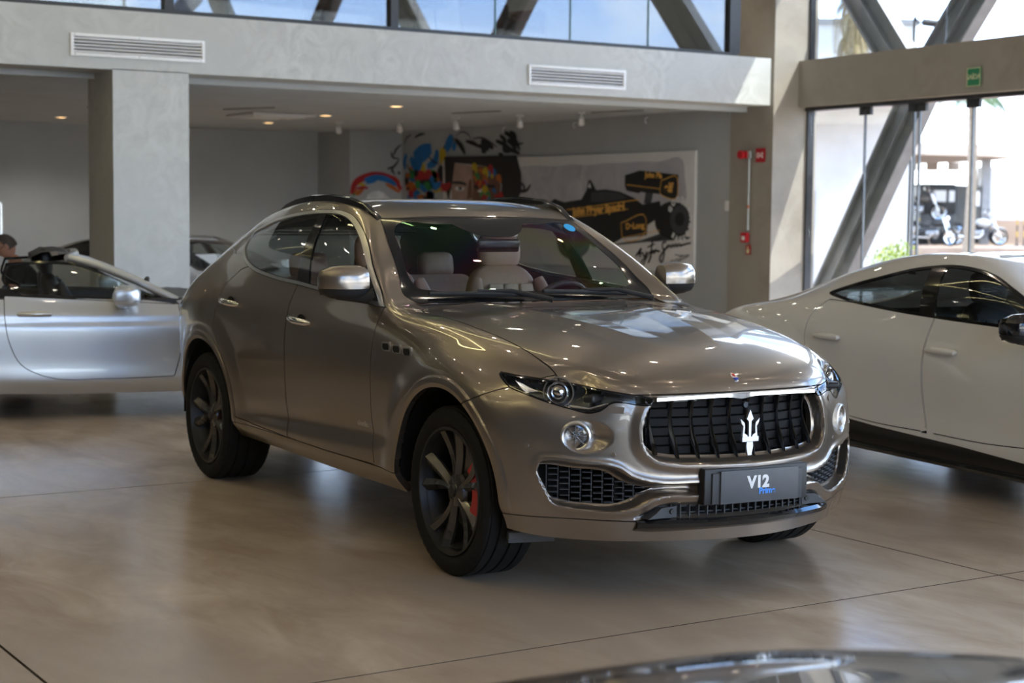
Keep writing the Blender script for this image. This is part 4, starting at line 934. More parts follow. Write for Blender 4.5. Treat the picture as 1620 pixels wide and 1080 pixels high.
        pl = MB(); pl.add([(x_, s * y_, z_) for x_, y_, z_ in p] + [(x_ - .03, s * (y_ - .02), z_) for x_, y_, z_ in p], [(0, 1, 2, 3), (4, 5, 6, 7), (0, 1, 5, 4), (1, 2, 6, 5), (2, 3, 7, 6), (3, 0, 4, 7)]); pl.build('side_reflector', 'lamp_reflector', e)
        for k in range(14):
            t = k / 13; b = (lerp(.618, .765, t), s * lerp(.625, .432, t), lerp(.876, .846, t)); put(MB().box((0, 0, 0), (.012, .013, .008 + .004 * (1 - t)), bev=.002), 'led_element', 'led_strip', b, az)
        MB().tube([(.615, s * .700, .800), (.675, s * .645, .792), (.715, s * .590, .812), (.76, s * .50, .812)], .006, 8).build('lower_blade', 'satin_chrome', e)
        MB().box((.655, s * .60, .835), (.16, .05, .03), az * 1.4, 0, 0, .01).build('inner_bezel', 'satin_black', e)
    # grille: chrome surround, slats, back panel, emblem
    gr = empty('grille'); gr.parent = root
    gx = lambda yy, zz: .905 - .44 * yy * yy - .22 * max(0, zz - .60) ** 1.2 * 1.0
    fg1 = S.centers
    MB().add([(gx(p[0], p[1]) - .085, p[0], p[1]) for p in grille * (1.04, 1.0)], [tuple(range(len(grille)))]).build('backing', 'dark_void', gr)
    rib = MB()
    for k in range(6):
        zz = .60 + k * .038
        rib.grid([[(gx(yy, zz) - .066 + d, yy, zz + dz) for d, dz in ((0, 0), (.004, .003), (.004, .033), (0, .036))] for yy in np.linspace(-.42, .42, 15)], False)
    rb = rib.build('shutter_panel', 'matte_black', gr)
    chm = MB(); pts = []
    for p in gp:
        pts.append((gx(p[0], p[1]) - .040, p[0], p[1] + (.004 if p[1] < .8 else -.008)))
    low = [p for p in pts if p[2] < .74]; low = low + [(a, -b, c) for a, b, c in low[::-1][1:]]
    MB().tube(low, .0035, 8).build('lower_chrome_trim', 'chrome', gr)
    rows = []
    for yy in np.linspace(-.415, .415, 41):
        xx = .850 - .15 * yy * yy; zt = .849 - .03 * yy * yy; dip = .010 * math.exp(-(yy / .045) ** 2)
        rows.append([(xx - .004, yy, zt), (xx + .006, yy, zt - .003), (xx + .007, yy, zt - .016 - dip), (xx - .004, yy, zt - .022 - dip), (xx - .03, yy, zt - .018)])
    MB().grid(rows, True).build('upper_chrome_bar', 'chrome', gr)
    ys = [-.405, -.315, -.225, -.135, -.045, .045, .135, .225, .315, .405]
    for yy in ys:
        sl = MB(); rows = []
        top = .822; bot = float(np.interp(abs(yy), [0, .25, .37, .43], [.582, .585, .594, .615]))
        for t in np.linspace(0, 1, 11):
            zz = lerp(top, bot, t); kink = .028 * math.sin(math.pi * min(1, t / .78)) if t < .78 else .010 * (t - .78) / .22
            xx = gx(yy, zz) - .022 - (kink if t < .78 else -kink) ; wv = .011 + .006 * math.sin(math.pi * t)
            rows.append([(xx - .035, yy - wv * .8, zz), (xx, yy - .004, zz), (xx + .004, yy, zz), (xx, yy + .004, zz), (xx - .035, yy + wv * .8, zz)])
        sl.grid(rows, True, cv=True).build('slat', 'gloss_black', gr)
    em = empty('trident_emblem', (.905, 0, .684)); em.parent = gr
    t = MB()
    def blade(pts, th=.010):
        n = len(pts); t.add([(0.0, a, b) for a, b in pts] + [(th, a * .96, b) for a, b in pts], [tuple(range(n)), tuple(range(2 * n - 1, n - 1, -1))] + [(i, (i + 1) % n, (i + 1) % n + n, i + n) for i in range(n)])
    for sg in (-1, 1):
        blade([(sg * .012, -.020), (sg * .040, -.012), (sg * .036, .030), (sg * .046, .042), (sg * .052, .062), (sg * .030, .044), (sg * .028, .028), (sg * .030, .0), (sg * .014, -.008)])
    blade([(-.005, -.03), (-.007, .05), (-.018, .060), (0, .098), (.018, .060), (.007, .05), (.005, -.03)])
    blade([(-.044, -.034), (-.044, -.014), (.044, -.014), (.044, -.034)], .014)
    blade([(-.016, -.036), (-.018, -.055), (-.010, -.092), (.010, -.092), (.018, -.055), (.016, -.036)])
    t.build('trident', 'satin_chrome', em, fix=True)
    MB().lathe([(0, .012), (.012, .012), (.014, 0)], 20, 'x').build('camera_eye', 'gloss_black', gr, (.872, 0, .800))
    # hood badge
    hb = S.ray((1.3, .0, .908), (-1, 0, 0)); bd = empty('oval_badge', hb[0] if hb[0] else (.803, 0, .906)); bd.parent = root
    n_ = hb[1] if hb[1] else V3(1, 0, .4); bd.rotation_euler = (0, -math.asin(max(-1, min(1, n_.z))), 0)
    for nm, m, a0, a1, rr, hh in (('rim', 'chrome', 0, 2 * math.pi, 1., .003), ('upper_field', 'badge_cream', .02 * math.pi - .35, .98 * math.pi + .35, .86, .0045), ('lower_field', 'badge_blue', math.pi + .38, 2 * math.pi - .38, .86, .0045)):
        pp = [(.016 * rr * math.cos(a), .027 * rr * math.sin(a)) for a in np.linspace(a0, a1, 25)]
        MB().prism([(q[0], q[1]) for q in pp], 'x', -.004, hh).build(nm, m, bd)
    MB().box((.005, 0, .008), (.002, .012, .018)).build('emblem', 'badge_red', bd)
    # fog lamps, sensors, washer covers
    for s in (-1, 1):
        e = empty('fog_light', (.672, s * .706, .683), math.radians(32) * s); e.parent = root
        MB().lathe([(.047, -.03), (.050, .002), (.056, .006), (.063, .002), (.065, -.03)], 40, 'x').build('bezel', 'satin_chrome', e)
        MB().lathe([(.046, .0), (.040, -.012), (.030, -.03), (.012, -.036), (0, -.036)], 32, 'x').build('reflector', 'lamp_reflector', e)
        MB().lathe([(0, -.02), (.016, -.02), (.018, -.03)], 20, 'x').build('bulb', 'chrome', e)
        fin = MB()
        for a in np.linspace(0, math.pi, 5)[:-1]: fin.box((-.018, 0, 0), (.01, .078, .003), 0, a, 0)
        fin.build('reflector_fin', 'satin_chrome', e)
        MB().lathe([(.047, -.001), (.03, .004), (0, .006)], 32, 'x').build('lens', 'lens_glass', e)
        for (px, py, pz) in ((.574, .865, .640), (.775, .583, .612)):
            h = S.ray((2, s * -1 * -py * (1 if s < 0 else 1), pz), (-1, 0, 0)) if s < 0 else None
            h = S.ray((1.6, -py, pz), (-1, 0, 0))
            if h[0]:
                q = h[0]; nn = h[1]; o = MB().lathe([(0, .002), (.009, .002), (.0105, .0), (.0105, -.004)], 18, 'x').build('parking_sensor', P, bumper, (q.x, -q.y * s * 1, q.z)); o.rotation_euler = (0, 0, s * math.atan2(abs(nn.y), nn.x))
        h = S.ray((1.6, -.565, .792), (-1, 0, 0))
        if h[0]:
            q = h[0]; wc = MB().prism([(-.032, -.012), (.03, -.014), (.034, .012), (-.012, .014), (-.032, 0)], 'x', -.004, .002).build('washer_cover', P, bumper, (q.x + .0, -q.y * s, q.z)); wc.rotation_euler = (0, -.25, s * .62)
    # lower intakes: fin grids in their recesses
    for s in (-1, 1):
        e = empty('side_intake', (0, 0, 0)); e.parent = root
        xi = lambda yy: .945 - .56 * yy * yy - .075
        poly = np.array(ip); MB().add([(xi(p[0]) - .05, p[0] * -s * -1 if s < 0 else -p[0], p[1]) for p in poly * (1.0, 1.0)], [tuple(range(len(poly)))]).build('backing', 'dark_void', e)
        MB().grid([[(xi(p[0]) + d, p[0] if s < 0 else -p[0], p[1]) for d in (-.05, .05)] for p in list(poly) + [poly[0]]], True).build('recess_wall', 'satin_black', e)
        cols = np.linspace(-.765, -.47, 9); fins = 0
        for a, yy in enumerate(cols):
            zz_ = [z0 for z0 in np.linspace(.388, .575, 60) if sd_poly(np.array([yy]), np.array([z0]), poly)[0] < -.008]
            if len(zz_) < 3: continue
            y1 = yy if s < 0 else -yy
            MB().box((xi(yy) + .0, y1, (zz_[0] + zz_[-1]) / 2), (.03, .004, zz_[-1] - zz_[0] + .01), s * .5).build('vertical_bar', 'plastic_grey', e)
            for k in range(12):
                zf_ = .395 + k * .0245 + (.012 if a % 2 else 0)
                if zz_[0] < zf_ < zz_[-1]:
                    yc = yy + .018; MB().box((xi(yc) + .012, (yc if s < 0 else -yc), zf_), (.028, .042, .0045), s * .55, 0, 0, .0015).build('fin', 'plastic_grey', e)
    lg = empty('lower_grille'); lg.parent = root
    MB().grid([[(.93 - .42 * yy * yy - .07, yy, zz) for zz in (.335, .42)] for yy in np.linspace(-.5, .5, 13)], False).build('backing', 'dark_void', lg)
    for k in range(19):
        yy = -.36 + k * .04; MB().box((.93 - .42 * yy * yy - .035, yy, .376), (.035, .005, .062), -.8 * yy).build('vertical_bar', 'plastic_grey', lg)
    for zz in (.366, .392): MB().tube([(.93 - .42 * yy * yy - .035, yy, zz) for yy in np.linspace(-.40, .40, 13)], .004, 6).build('crossbar', 'plastic_grey', lg)
    for s in (-1, 1):
        MB().prism([(s * .47, .350), (s * .43, .372), (s * .405, .392), (s * .33, .396), (s * .33, .350)], 'x', .80, .862).build('tow_cover', 'plastic_grey', lg)
        MB().lathe([(0, .006), (.010, .006), (.012, 0)], 16, 'x').build('cover_bolt', 'satin_black', lg, (.862, s * .355, .375))
    rows = []
    for yy in np.linspace(-.50, .50, 31):
        xx = .958 - .46 * yy * yy - .05 * max(0, abs(yy) - .44) * 4; e_ = max(0, (abs(yy) - .42) / .08)
        rows.append([(xx - .10, yy, .352), (xx - .012, yy, .344 - .006 * e_), (xx, yy, .330), (xx - .004, yy, .312), (xx - .05, yy, .290), (xx - .14, yy, .272)])
    MB().grid(rows, True).build('splitter', 'gloss_black', root)
    # dealer plate
    pb = empty('dealer_plate', (.956, .012, .472)); pb.parent = root
    MB().box((-.030, 0, .004), (.05, .540, .150), 0, -.012, 0, .006).build('plate_holder', 'satin_black', pb)
    MB().box((-.004, 0, -.004), (.016, .470, .128), 0, -.012, 0, .003).build('plate_frame', 'plastic_grey', pb)
    MB().box((.010, .004, 0), (.006, .405, .136), 0, -.012, 0, .001).build('plate_face', 'plate_face', pb)
    R90 = (math.pi / 2, 0, math.pi / 2)
    text_part('lettering', 'V12', .068, 'letter_white', pb, (.0142, -.006, .014), R90, bold=.0034, depth=.0006, sx=1.02)
    text_part('lettering', 'Prime', .036, 'letter_blue', pb, (.0142, .040, -.024), R90, bold=.0012, depth=.0006)
    # wing vents, script badges, door handles
    for s, wg, fdr, rdr in ((-1, wings[0], fdoors[0], rdoors[0]), (1, wings[1], fdoors[1], rdoors[1])):
        for k in range(3):
            xx = -.618 + k * .110; zz = .960 - k * .004
            h = S.ray((xx, -2, zz), (0, 1, 0)); yy = (h[0].y if h[0] else -.935)
            fr_ = [(-.046, .020), (.030, .024), (.044, .006), (.040, -.020), (-.030, -.024), (-.050, -.006)]
            o = MB().prism(fr_, 'y', -.004, .008)
            v = o.build('fender_vent', 'satin_chrome', wg, (xx, -yy * s if s > 0 else yy, zz))
            if s > 0: v.scale = (1, -1, 1)
            o2 = MB().prism([(a * .72 - .003, b * .68) for a, b in fr_], 'y', -.0055, .001).build('vent_hole', 'dark_void', v)
        for dr, hx, hz in ((fdr, -1.638, 1.020), (rdr, -2.606, 1.066)):
            h = S.ray((hx, -2, hz), (0, 1, 0)); yy = h[0].y if h[0] else -.94
            d = empty('door_handle', (hx, s * -yy, hz)); d.parent = dr
            cup = MB().lathe([(0, .0), (.7, .0006), (1., .0012)], 24, 'y'); cup.v = [(a * .062, b * -1 if s < 0 else b, c * .036 - .004) for a, b, c in cup.v]
            cup.build('cup', 'dark_void', d)
            MB().tube([(-.125, s * .002, .006), (-.115, s * .020, .005), (-.04, s * .036, .0), (.04, s * .036, -.003), (.10, s * .018, -.008), (.115, s * .0, -.010)], [.010, .016, .019, .019, .016, .008], 12).build('grip', 'chrome', d)
        tx = text_part('script_badge', 'GranSport', .034, 'chrome', fdr, (-.835, s * .950, .572), (math.pi / 2, 0, 0 if s < 0 else math.pi), depth=.001, shear=.35)
        h = S.ray((-2.877, -2, 1.331), (0, 1, 0)); q = h[0] if h[0] else V3(-2.88, -.82, 1.33)
        te = MB()
        for a0 in (-.018, 0, .018): te.box((a0, 0, .012), (.006, .004, .05))
        te.box((0, 0, -.012), (.045, .004, .008)); te.box((0, 0, -.030), (.008, .004, .03)); te.build('trident_badge', 'chrome', root, (q.x, -q.y * s if s > 0 else q.y, q.z), (.35 * -s, .35, 0))
        # roof rail
        rr = []
        for (xx, zz, up_) in ((-1.40, 1.553, -.008), (-1.46, 1.575, .006), (-1.58, 1.612, .030), (-1.75, 1.640, .036), (-2.0, 1.650, .036), (-2.25, 1.642, .036), (-2.5, 1.620, .033), (-2.68, 1.596, .022), (-2.80, 1.575, -.004)):
            yy = s * float(np.interp(xx, [-2.8, -2.3, -1.8, -1.4], [.560, .598, .606, .580])); hh = S.ray((xx, -abs(yy), 3), (0, 0, -1)); zz = hh[0].z if hh[0] else zz
            rr.append([(xx, yy + s * .022, zz - .006), (xx, yy + s * .020, zz + up_ * .8), (xx, yy, zz + up_), (xx, yy - s * .018, zz + up_ * .7), (xx, yy - s * .018, zz - .006)])
        MB().grid(rr, True, cv=True).build('roof_rail', 'gloss_black', root)
        make_mirror(root, (-.93, s * .85, 1.185), (-.985, s * .985, 1.245), P, 'satin_black', s, (.15, .235, .16))
        # inner arches
        for ax_ in (fa, ra):
            MB().lathe([(RO + .005, -s * .0 + s * .935), (RO + .03, s * .75), (RO + .0, s * .52), (.10, s * .52)], 40, 'y', (ax_, 0, za), a0=math.radians(4), a1=math.radians(184)).build('wheel_arch_liner', 'satin_black', root)
        MB().box((.43, s * .77, .235), (.03, .20, .045), s * .25, 0, .1).build('air_deflector', 'plastic_grey', root)
        make_wheel(root, (0, s * .812, .373), s, w=.272, steer=0, turn=.10); make_wheel(root, (-3.004, s * .826, .373), s, w=.296, turn=.35)
    # wipers
    for a, b in (((-.845, -.60), (-.77, -.10)), ((-.80, .02), (-.795, .52))):
        e = empty('wiper'); e.parent = root; pts = []
        for t in np.linspace(0, 1, 7):
            xx, yy = lerp(a[0], b[0], t), lerp(a[1], b[1], t); h = S.ray((xx, -abs(yy), 3), (0, 0, -1)); pts.append((xx + .004, yy, (h[0].z if h[0] else 1.17) + .016))
        MB().tube(pts, [.010] * 3 + [.013] * 2 + [.010] * 2, 8).build('blade', 'satin_black', e)
        p = pts[3]; q = pts[6]; MB().tube([(p[0], p[1], p[2] + .012), (p[0] + .03, lerp(p[1], q[1], .7), p[2] + .012), (q[0] + .10, q[1] + .10, p[2] - .03)], [.009, .011, .014], 8).build('arm', 'satin_black', e)
    # cabin
    fl_ = MB(); fl_.box((-1.9, 0, .42), (3.3, 1.56, .06)); fl_.build('cabin_floor', 'dark_leather', root)
    rows = []
    for yy in np.linspace(-.68, .68, 17):
        hump = .045 * math.exp(-((yy - .36) / .20) ** 2)
        rows.append([(-.84, yy, 1.10), (-.97, yy, 1.125 + hump), (-1.08, yy, 1.105 + hump), (-1.14, yy, 1.03), (-1.10, yy, .80), (-.95, yy, .50)])
    d = MB().grid(rows, True); d.build('dashboard', 'tan_leather', root)
    MB().box((-1.35, 0, .66), (.9, .24, .30), 0, 0, 0, .04).build('centre_console', 'dark_leather', root)
    for s in (-1, 1): make_seat(root, (-1.68, s * .38, .285))
    rb = MB(); rb.box((-2.62, 0, .90), (.20, 1.26, .62), 0, 0, -.3, .07); rb.box((-2.38, 0, .66), (.5, 1.26, .18), 0, 0, -.08, .06)
    o = rb.build('rear_bench', 'tan_leather', root)
    for yy in (-.42, 0, .42): MB().box((-2.74, yy, 1.26), (.10, .24, .16), 0, 0, -.2, .05).build('headrest', 'tan_leather', o)
    steering_wheel(root, (-1.22, .38, 1.05))
    for s in (-1, 1): MB().box((-1.75, s * .79, .84), (1.7, .05, .60), 0, 0, 0, .03).build('door_lining', 'tan_leather', root)
    MB().box((-3.15, 0, .95), (.9, 1.45, .05)).build('parcel_shelf', 'dark_leather', root)
    MB().grid([[(xx, yy, float(np.interp(xx, [-3.1, -2.6, -2.0, -1.6, -1.45], [1.49, 1.56, 1.60, 1.56, 1.51])) - .10 * (yy / .6) ** 4 * .5) for yy in np.linspace(-.58, .58, 7)] for xx in np.linspace(-3.1, -1.45, 8)], True).build('head_lining', 'head_lining', root)
    m = MB().box((-1.22, 0, 1.415), (.03, .25, .07), 0, 0, .2, .014); m.build('rear_view_mirror', 'gloss_black', root)
    MB().box((-1.262, .075, 1.468), (.004, .13, .010), 0, 0, .6).build('toll_tag', 'sticker_white', root)
    st = S.ray((3, -.515, 1.508), (-1, 0, 0))
    if st[0]: MB().lathe([(0, .001), (.034, .001), (.034, 0)], 24, 'x').build('windscreen_sticker', 'sticker_blue', root, (st[0].x + .003, .515, 1.508), (0, -.95, .15))
    MB().box((-1.6, 0, .30), (4.2, 1.5, .10)).build('underbody', 'satin_black', root)
    MB().box((.45, 0, .45), (.5, 1.1, .25)).build('engine_bay', 'dark_void', root)
    for s in (-1, 1):
        for xx in (0, -3.004): MB().tube([(xx, s * .30, .373), (xx, s * .74, .373)], .05, 10).build('axle', 'satin_black', root)
    return root
suv = build_suv()
# ---------------------------------------------------------------- the other cars
def warp_cage(xk, xv, zk, zv, gk=None, gv=None, zb=.985, ys=1., yf=None):
    V, F, T, n = suv_cage(); V = V.copy(); x, y, z = V.T.copy()
    X = np.interp(x, xk, xv); Z = np.interp(z, zk, zv)
    if gk is not None:
        g = np.interp(X, gk, gv); b = np.interp(X, [-4.1, -3.4, -2.8, -1], [zb - .07, zb - .02, zb, zb]); up = Z > b; Z = np.where(up, b + (Z - b) * g, Z)
    return np.stack([X, y * ys * (1 if yf is None else yf(X, Z)), Z], 1), F, T, n
def coupe(root, paint, dlo, cage, arch=(0., -2.9, .36, .405), doors=None, lower=None, glass='tint_glass', trim='gloss_black', levels=3, wheel=dict(R=.352, rim=.268, w=.265), track=.835, pillar=None, windscreen=True, roofglass=False, handles=(), lamp='lamp_dark', open_top=False, ws_z=None, interior=True, mirrors=None, side_detail=True, crease=None):
    S = Skin(cage, levels); fa, ra, za, RO = arch; sm = lambda t: np.clip(t, 0, 1) ** 2 * (3 - 2 * np.clip(t, 0, 1))
    rad = lambda V: np.minimum(np.hypot(V[:, 0] - fa, V[:, 2] - za), np.hypot(V[:, 0] - ra, V[:, 2] - za)) + np.where(V[:, 1] > -.45, 5, 0)
    SF = {'side', 'front', 'tail'}
    for r in (RO, RO + .03, RO + .12): S.cut(rad(S.V) - r, SF)
    r = rad(S.V); S.V[:, 1] -= .018 * sm((RO + .12 - r) / .09) * sm((S.V[:, 2] - .2) / .1); S.renormal()
    if crease: S.V[:, 1] += np.where(S.V[:, 1] < -.4, crease[1] * np.exp(-((S.V[:, 2] - crease[0]) / .03) ** 2), 0); S.renormal()
    S.relabel(lambda c: rad(c) < RO, 'gone', SF)
    ymask = lambda V: np.where(V[:, 1] < -.42, 0, 9)
    d = spline_pts(dlo, 5); zmin = min(p[1] for p in d) - .02
    fd = lambda V: sd_poly(V[:, 0], V[:, 2], d) + ymask(V) + np.where(V[:, 2] > zmin, 0, 9)
    WS = np.array(ws_z); ws = np.concatenate([WS, (WS * (-1, 1))[::-1]])
    S.region(lambda V: sd_poly(V[:, 1], V[:, 2], ws) + np.where((V[:, 0] > -1.9) & (V[:, 2] > WS[:, 1].min() - .02), 0, 9), 'ws', {'wind', 'hood', 'roof', 'green'}, .006)
    S.region(lambda V: sd_poly(V[:, 1], V[:, 2], ws) + .035, 'wsc', {'ws'}, 0)
    S.region(fd, 'trim', {'green', 'side', 'roof', 'wind'}, .003); S.region(lambda V: fd(V) + .016, 'glass', {'trim'}, 0)
    if pillar is not None:
        S.region(lambda V: sd_poly(V[:, 0], V[:, 2], np.array(pillar)), 'pillar', {'glass'}, 0); S.relabel(lambda c: c[:, 0] < pillar[0][0], 'glass_r', {'glass'})
    names = []
    for i, p in enumerate(doors or []):
        S.region(lambda V: sd_poly(V[:, 0], V[:, 2], spline_pts(p, 4)) + ymask(V), 'door%d' % i, {'side', 'green', 'hood'}, .006)
    if lower is not None: 
        for q in ['side'] + ['door%d' % i for i in range(len(doors or []))]:
            S.region(lambda V: sd_poly(V[:, 0], V[:, 2], np.array(lower)) + ymask(V), 'lower', {q}, 0)
    S.relabel(lambda c: (c[:, 0] > -.45) & (np.abs(c[:, 1]) < .74) & (c[:, 2] > .5), 'bonnet', {'hood'})
    hl = np.array([(-.42, .56), (-.48, .66), (-.62, .72), (-.80, .735), (-.84, .70), (-.74, .62), (-.55, .55)])
    if side_detail:
        S.region(lambda V: sd_poly(V[:, 1], V[:, 2], hl) + np.where(V[:, 0] > .25, 0, 9), 'lamp', {'front', 'side', 'hood'}, .004)
        gp = np.array([(-.42, .30), (-.48, .42), (-.40, .56), (0, .58), (.40, .56), (.48, .42), (.42, .30)]); S.region(lambda V: sd_poly(V[:, 1], V[:, 2], gp) + np.where(V[:, 0] > .5, 0, 9), 'grill', {'front'}, .004)
    S.region(lambda V: V[:, 2] - .66, 'nose', {'front'}, .004); S.relabel(lambda c: c[:, 2] < 9, 'nose', {'front'})
    S.region(lambda V: np.abs(V[:, 1]) - .78 + np.where((V[:, 2] > .70) & (V[:, 2] < .80) & (V[:, 0] < -3.5), 0, 9), 'tail_lamp', {'tail'}, .003)
    S.region(lambda V: np.abs(V[:, 1]) - .46, 'rwc', {'rearw'}, .004)
    if open_top:
        S.relabel(lambda c: c[:, 2] > -9, 'gone', {'roof', 'rearw', 'rwc', 'glass_r'})
        S.relabel(lambda c: (c[:, 2] > open_top) , 'gone', {'green'})
    def mk(lab, nm, m, **k): return S.part(lab, nm, m, root, sides='both', **k)
    mk({'roof', 'green', 'side', 'tail', 'rearw', 'hood', 'wind'}, 'body_shell', paint); mk('bonnet', 'hood', paint); mk({'nose'}, 'front_bumper', paint); mk('seam', 'panel_gap', 'dark_void', off=-.012, rim=0)
    mk('ws', 'windshield_border', 'gloss_black', off=-.001); mk('wsc', 'windshield', 'car_glass', off=-.002, rim=0); mk('rwc', 'rear_window', 'tint_glass', off=-.002, rim=0); mk('grill', 'grille', 'satin_black', off=-.02, rim=-.02)
    dr = {}
    for q, s in (('right', -1), ('left', 1)):
        S.part('trim', 'window_trim', trim, root, sides=q, off=.001); S.part('glass', 'front_window', glass, root, sides=q, off=-.002, rim=0); S.part('glass_r', 'rear_side_window', glass, root, sides=q, off=-.002, rim=0); S.part('pillar', 'door_pillar', 'gloss_black', root, sides=q)
        for i in range(len(doors or [])): dr[(i, s)] = S.part('door%d' % i, 'front_door' if i == 0 else 'rear_door', paint, root, sides=q)
        S.part('lower', 'lower_cladding', 'satin_black', root, sides=q, off=-.006, rim=.01); S.part('lamp', 'headlight', lamp, root, sides=q, off=.001); S.part('tail_lamp', 'tail_light', 'tail_red', root, sides=q, off=.001)
        make_wheel(root, (fa, s * (track - .0), wheel['R']), s, style='t', rimmat='wheel_grey', caliper=False, **wheel); make_wheel(root, (ra, s * track, wheel['R']), s, style='t', rimmat='wheel_grey', caliper=False, **wheel)
        for ax_ in (fa, ra): MB().lathe([(RO + .005, s * .92), (RO + .02, s * .7), (RO, s * .5), (.1, s * .5)], 30, 'y', (ax_, 0, za), a0=math.radians(2), a1=math.radians(180)).build('wheel_arch_liner', 'satin_black', root)
        for i, (hx, hz) in enumerate(handles):
            h = S.ray((hx, -2, hz), (0, 1, 0)); yy = -(h[0].y if h[0] else -.93)
            e = empty('door_handle', (hx, s * yy, hz)); e.parent = dr.get((i, s), root)
            MB().tube([(-.12, 0, .0), (-.11, s * .018, .0), (-.03, s * .030, .002), (.06, s * .030, .002), (.115, s * .016, 0), (.12, 0, 0)], [.010, .017, .019, .019, .017, .010], 12).build('grip', paint if paint != 'silver_paint' else 'satin_chrome', e)
            c = MB().sphere((0, 0, -.006), (.07, .004, .030), 20, 8); c.build('cup', paint, e)
        if mirrors: em_ = make_mirror(root, (mirrors[0], s * mirrors[3], mirrors[2] - .05), (mirrors[0] + .02, s * mirrors[1], mirrors[2]), mirrors[4], mirrors[5], s, (.15, .23, .15)); em_.scale = (1.45, 1, 1) if open_top else (1, 1, 1)
    MB().box((-1.5, 0, .24), (4.3, 1.5, .10)).build('underbody', 'satin_black', root)
    if interior:
        lo = mirrors[2] - .58 if mirrors else .40
        MB().box((-1.6, 0, .33), (2.6, 1.5, .06)).build('cabin_floor', 'dark_leather', root)
        rows = [[(-.35, yy, .90), (-.60, yy, .92), (-.74, yy, .88), (-.78, yy, .70), (-.6, yy, .45)] for yy in np.linspace(-.72, .72, 7)]
        MB().grid(rows, True).build('dashboard', 'dark_leather', root)
        for s in (-1, 1): make_seat(root, (-1.42, s * .36, .08), 'dark_leather', 'dark_leather')
        steering_wheel(root, (-.86, .36, .84))
        for s in (-1, 1): MB().box((-1.3, s * .80, .66), (1.7, .05, .50), 0, 0, 0, .02).build('door_lining', 'dark_leather', root)
        if not open_top: MB().box((-2.45, 0, .74), (.25, 1.2, .5), 0, 0, -.3, .06).build('rear_bench', 'dark_leather', root)
    return S
AX, AXV = [-4.04, -3.5, -3.004, -2.3, -1.85, -1.45, -1.05, -.74, 0, .4, .945], [-4.08, -3.45, -2.9, -2.0, -1.52, -1.16, -.78, -.34, 0, .38, .905]
AZ, AZV = [.25, .30, .39, .55, .70, .86, 1.0, 1.08, 1.15, 1.3, 1.45, 1.6, 1.66], [.16, .19, .29, .44, .57, .71, .845, .91, .985, 1.115, 1.235, 1.35, 1.385]
GK, GV = [-3.9, -3.4, -3.0, -2.6, -2.2, -1.8, -1.4], [.10, .24, .46, .72, .90, .98, 1.]
etgt = lambda: warp_cage(AX, AXV, AZ, AZV, GK, GV, ys=.985)
WSZ = [(-.66, .985), (-.52, 1.325), (0, 1.345), ]
WSZ = [(0, .965), (-.60, .975), (-.685, 1.0), (-.655, 1.08), (-.58, 1.22), (-.515, 1.315), (0, 1.338)]
DLO_A = [(-.42, .965, 1), (-1.0, .985), (-1.55, 1.005), (-2.0, 1.03), (-2.40, 1.07), (-2.56, 1.10), (-2.40, 1.155), (-2.15, 1.215), (-1.8, 1.285), (-1.47, 1.305), (-1.2, 1.270), (-.95, 1.185)]
D1 = [(-.46, .965, 1), (-.48, .8), (-.50, .55), (-.56, .36, 1), (-1.0, .34), (-1.46, .345, 1), (-1.50, .5), (-1.515, .75), (-1.50, .9), (-1.48, 1.03, 1)]
D2 = [(-1.49, 1.03, 1), (-1.51, .9), (-1.525, .75), (-1.51, .5), (-1.47, .345, 1), (-1.9, .345), (-2.34, .37, 1), (-2.42, .52), (-2.50, .66), (-2.60, .75), (-2.62, .85), (-2.60, .97), (-2.50, 1.06, 1), (-2.0, 1.045)]
LOW = [(-.50, .18), (-.50, .26), (-1.2, .30), (-1.9, .325), (-2.22, .345), (-2.38, .32), (-2.45, .18)]
PIL = [(-1.61, .95), (-1.72, 1.36), (-1.60, 1.36), (-1.47, .95)]
def place(name, loc, rz, label): return empty(name, loc, rz, label=label, cat='car')
ra_ = math.radians(-6)
w1 = place('coupe', (.96, 3.36, 0), ra_, 'white four door fastback coupe with black mirrors, right behind the SUV')
coupe(w1, 'white_paint', DLO_A, etgt(), doors=[D1, D2], lower=LOW, pillar=PIL, ws_z=WSZ, handles=[(-1.36, .822), (-2.39, .835)], mirrors=(-.66, 1.0, 1.0, .88, 'gloss_black', 'satin_black'))
MB().grid([[(x_, y_, float(np.interp(x_, [-2.2, -1.9, -1.5, -1.25], [1.330, 1.366, 1.390, 1.368])) - .045 * (y_ / .42) ** 2) for y_ in np.linspace(-.42, .42, 9)] for x_ in np.linspace(-2.2, -1.22, 10)], True).build('roof_glass', 'gloss_black', w1)
for s in (-1, 1): MB().tube([(-.50, s * .955, .19), (-1.2, s * .965, .195), (-2.42, s * .96, .20)], .022, 8).build('sill_blade', 'gloss_black', w1)
MB().lathe([(0, .05), (.014, .02), (.03, 0)], 10, 'z').build('roof_antenna', 'gloss_black', w1, (-2.75, 0, 1.20))
# white car far behind the cement column
w2 = place('sports_car', (-10.47, 2.90, 0), math.radians(25), 'small white car with a paper behind its windscreen, seen past the cement column')
coupe(w2, 'white_paint', DLO_A, warp_cage(AX, AXV, AZ, [z * .93 for z in AZV], GK, GV, zb=.915, ys=.95), arch=(0., -2.9, .34, .39), doors=[[(a * 1., b * .93) + tuple(c) for a, b, *c in D1]], pillar=[(a, b * .93) for a, b in PIL], ws_z=[(a * .95, b * .93) for a, b in WSZ], mirrors=(-.66, .97, .93, .85, 'white_paint', 'satin_black'), wheel=dict(R=.33, rim=.25, w=.25), side_detail=False)
o = MB().box((0, 0, 0), (.30, .42, .003), 0, 0, 0).build('paper_sheet', 'sticker_white', w2, (-.62, -.18, 1.02), (0, .45, .1))
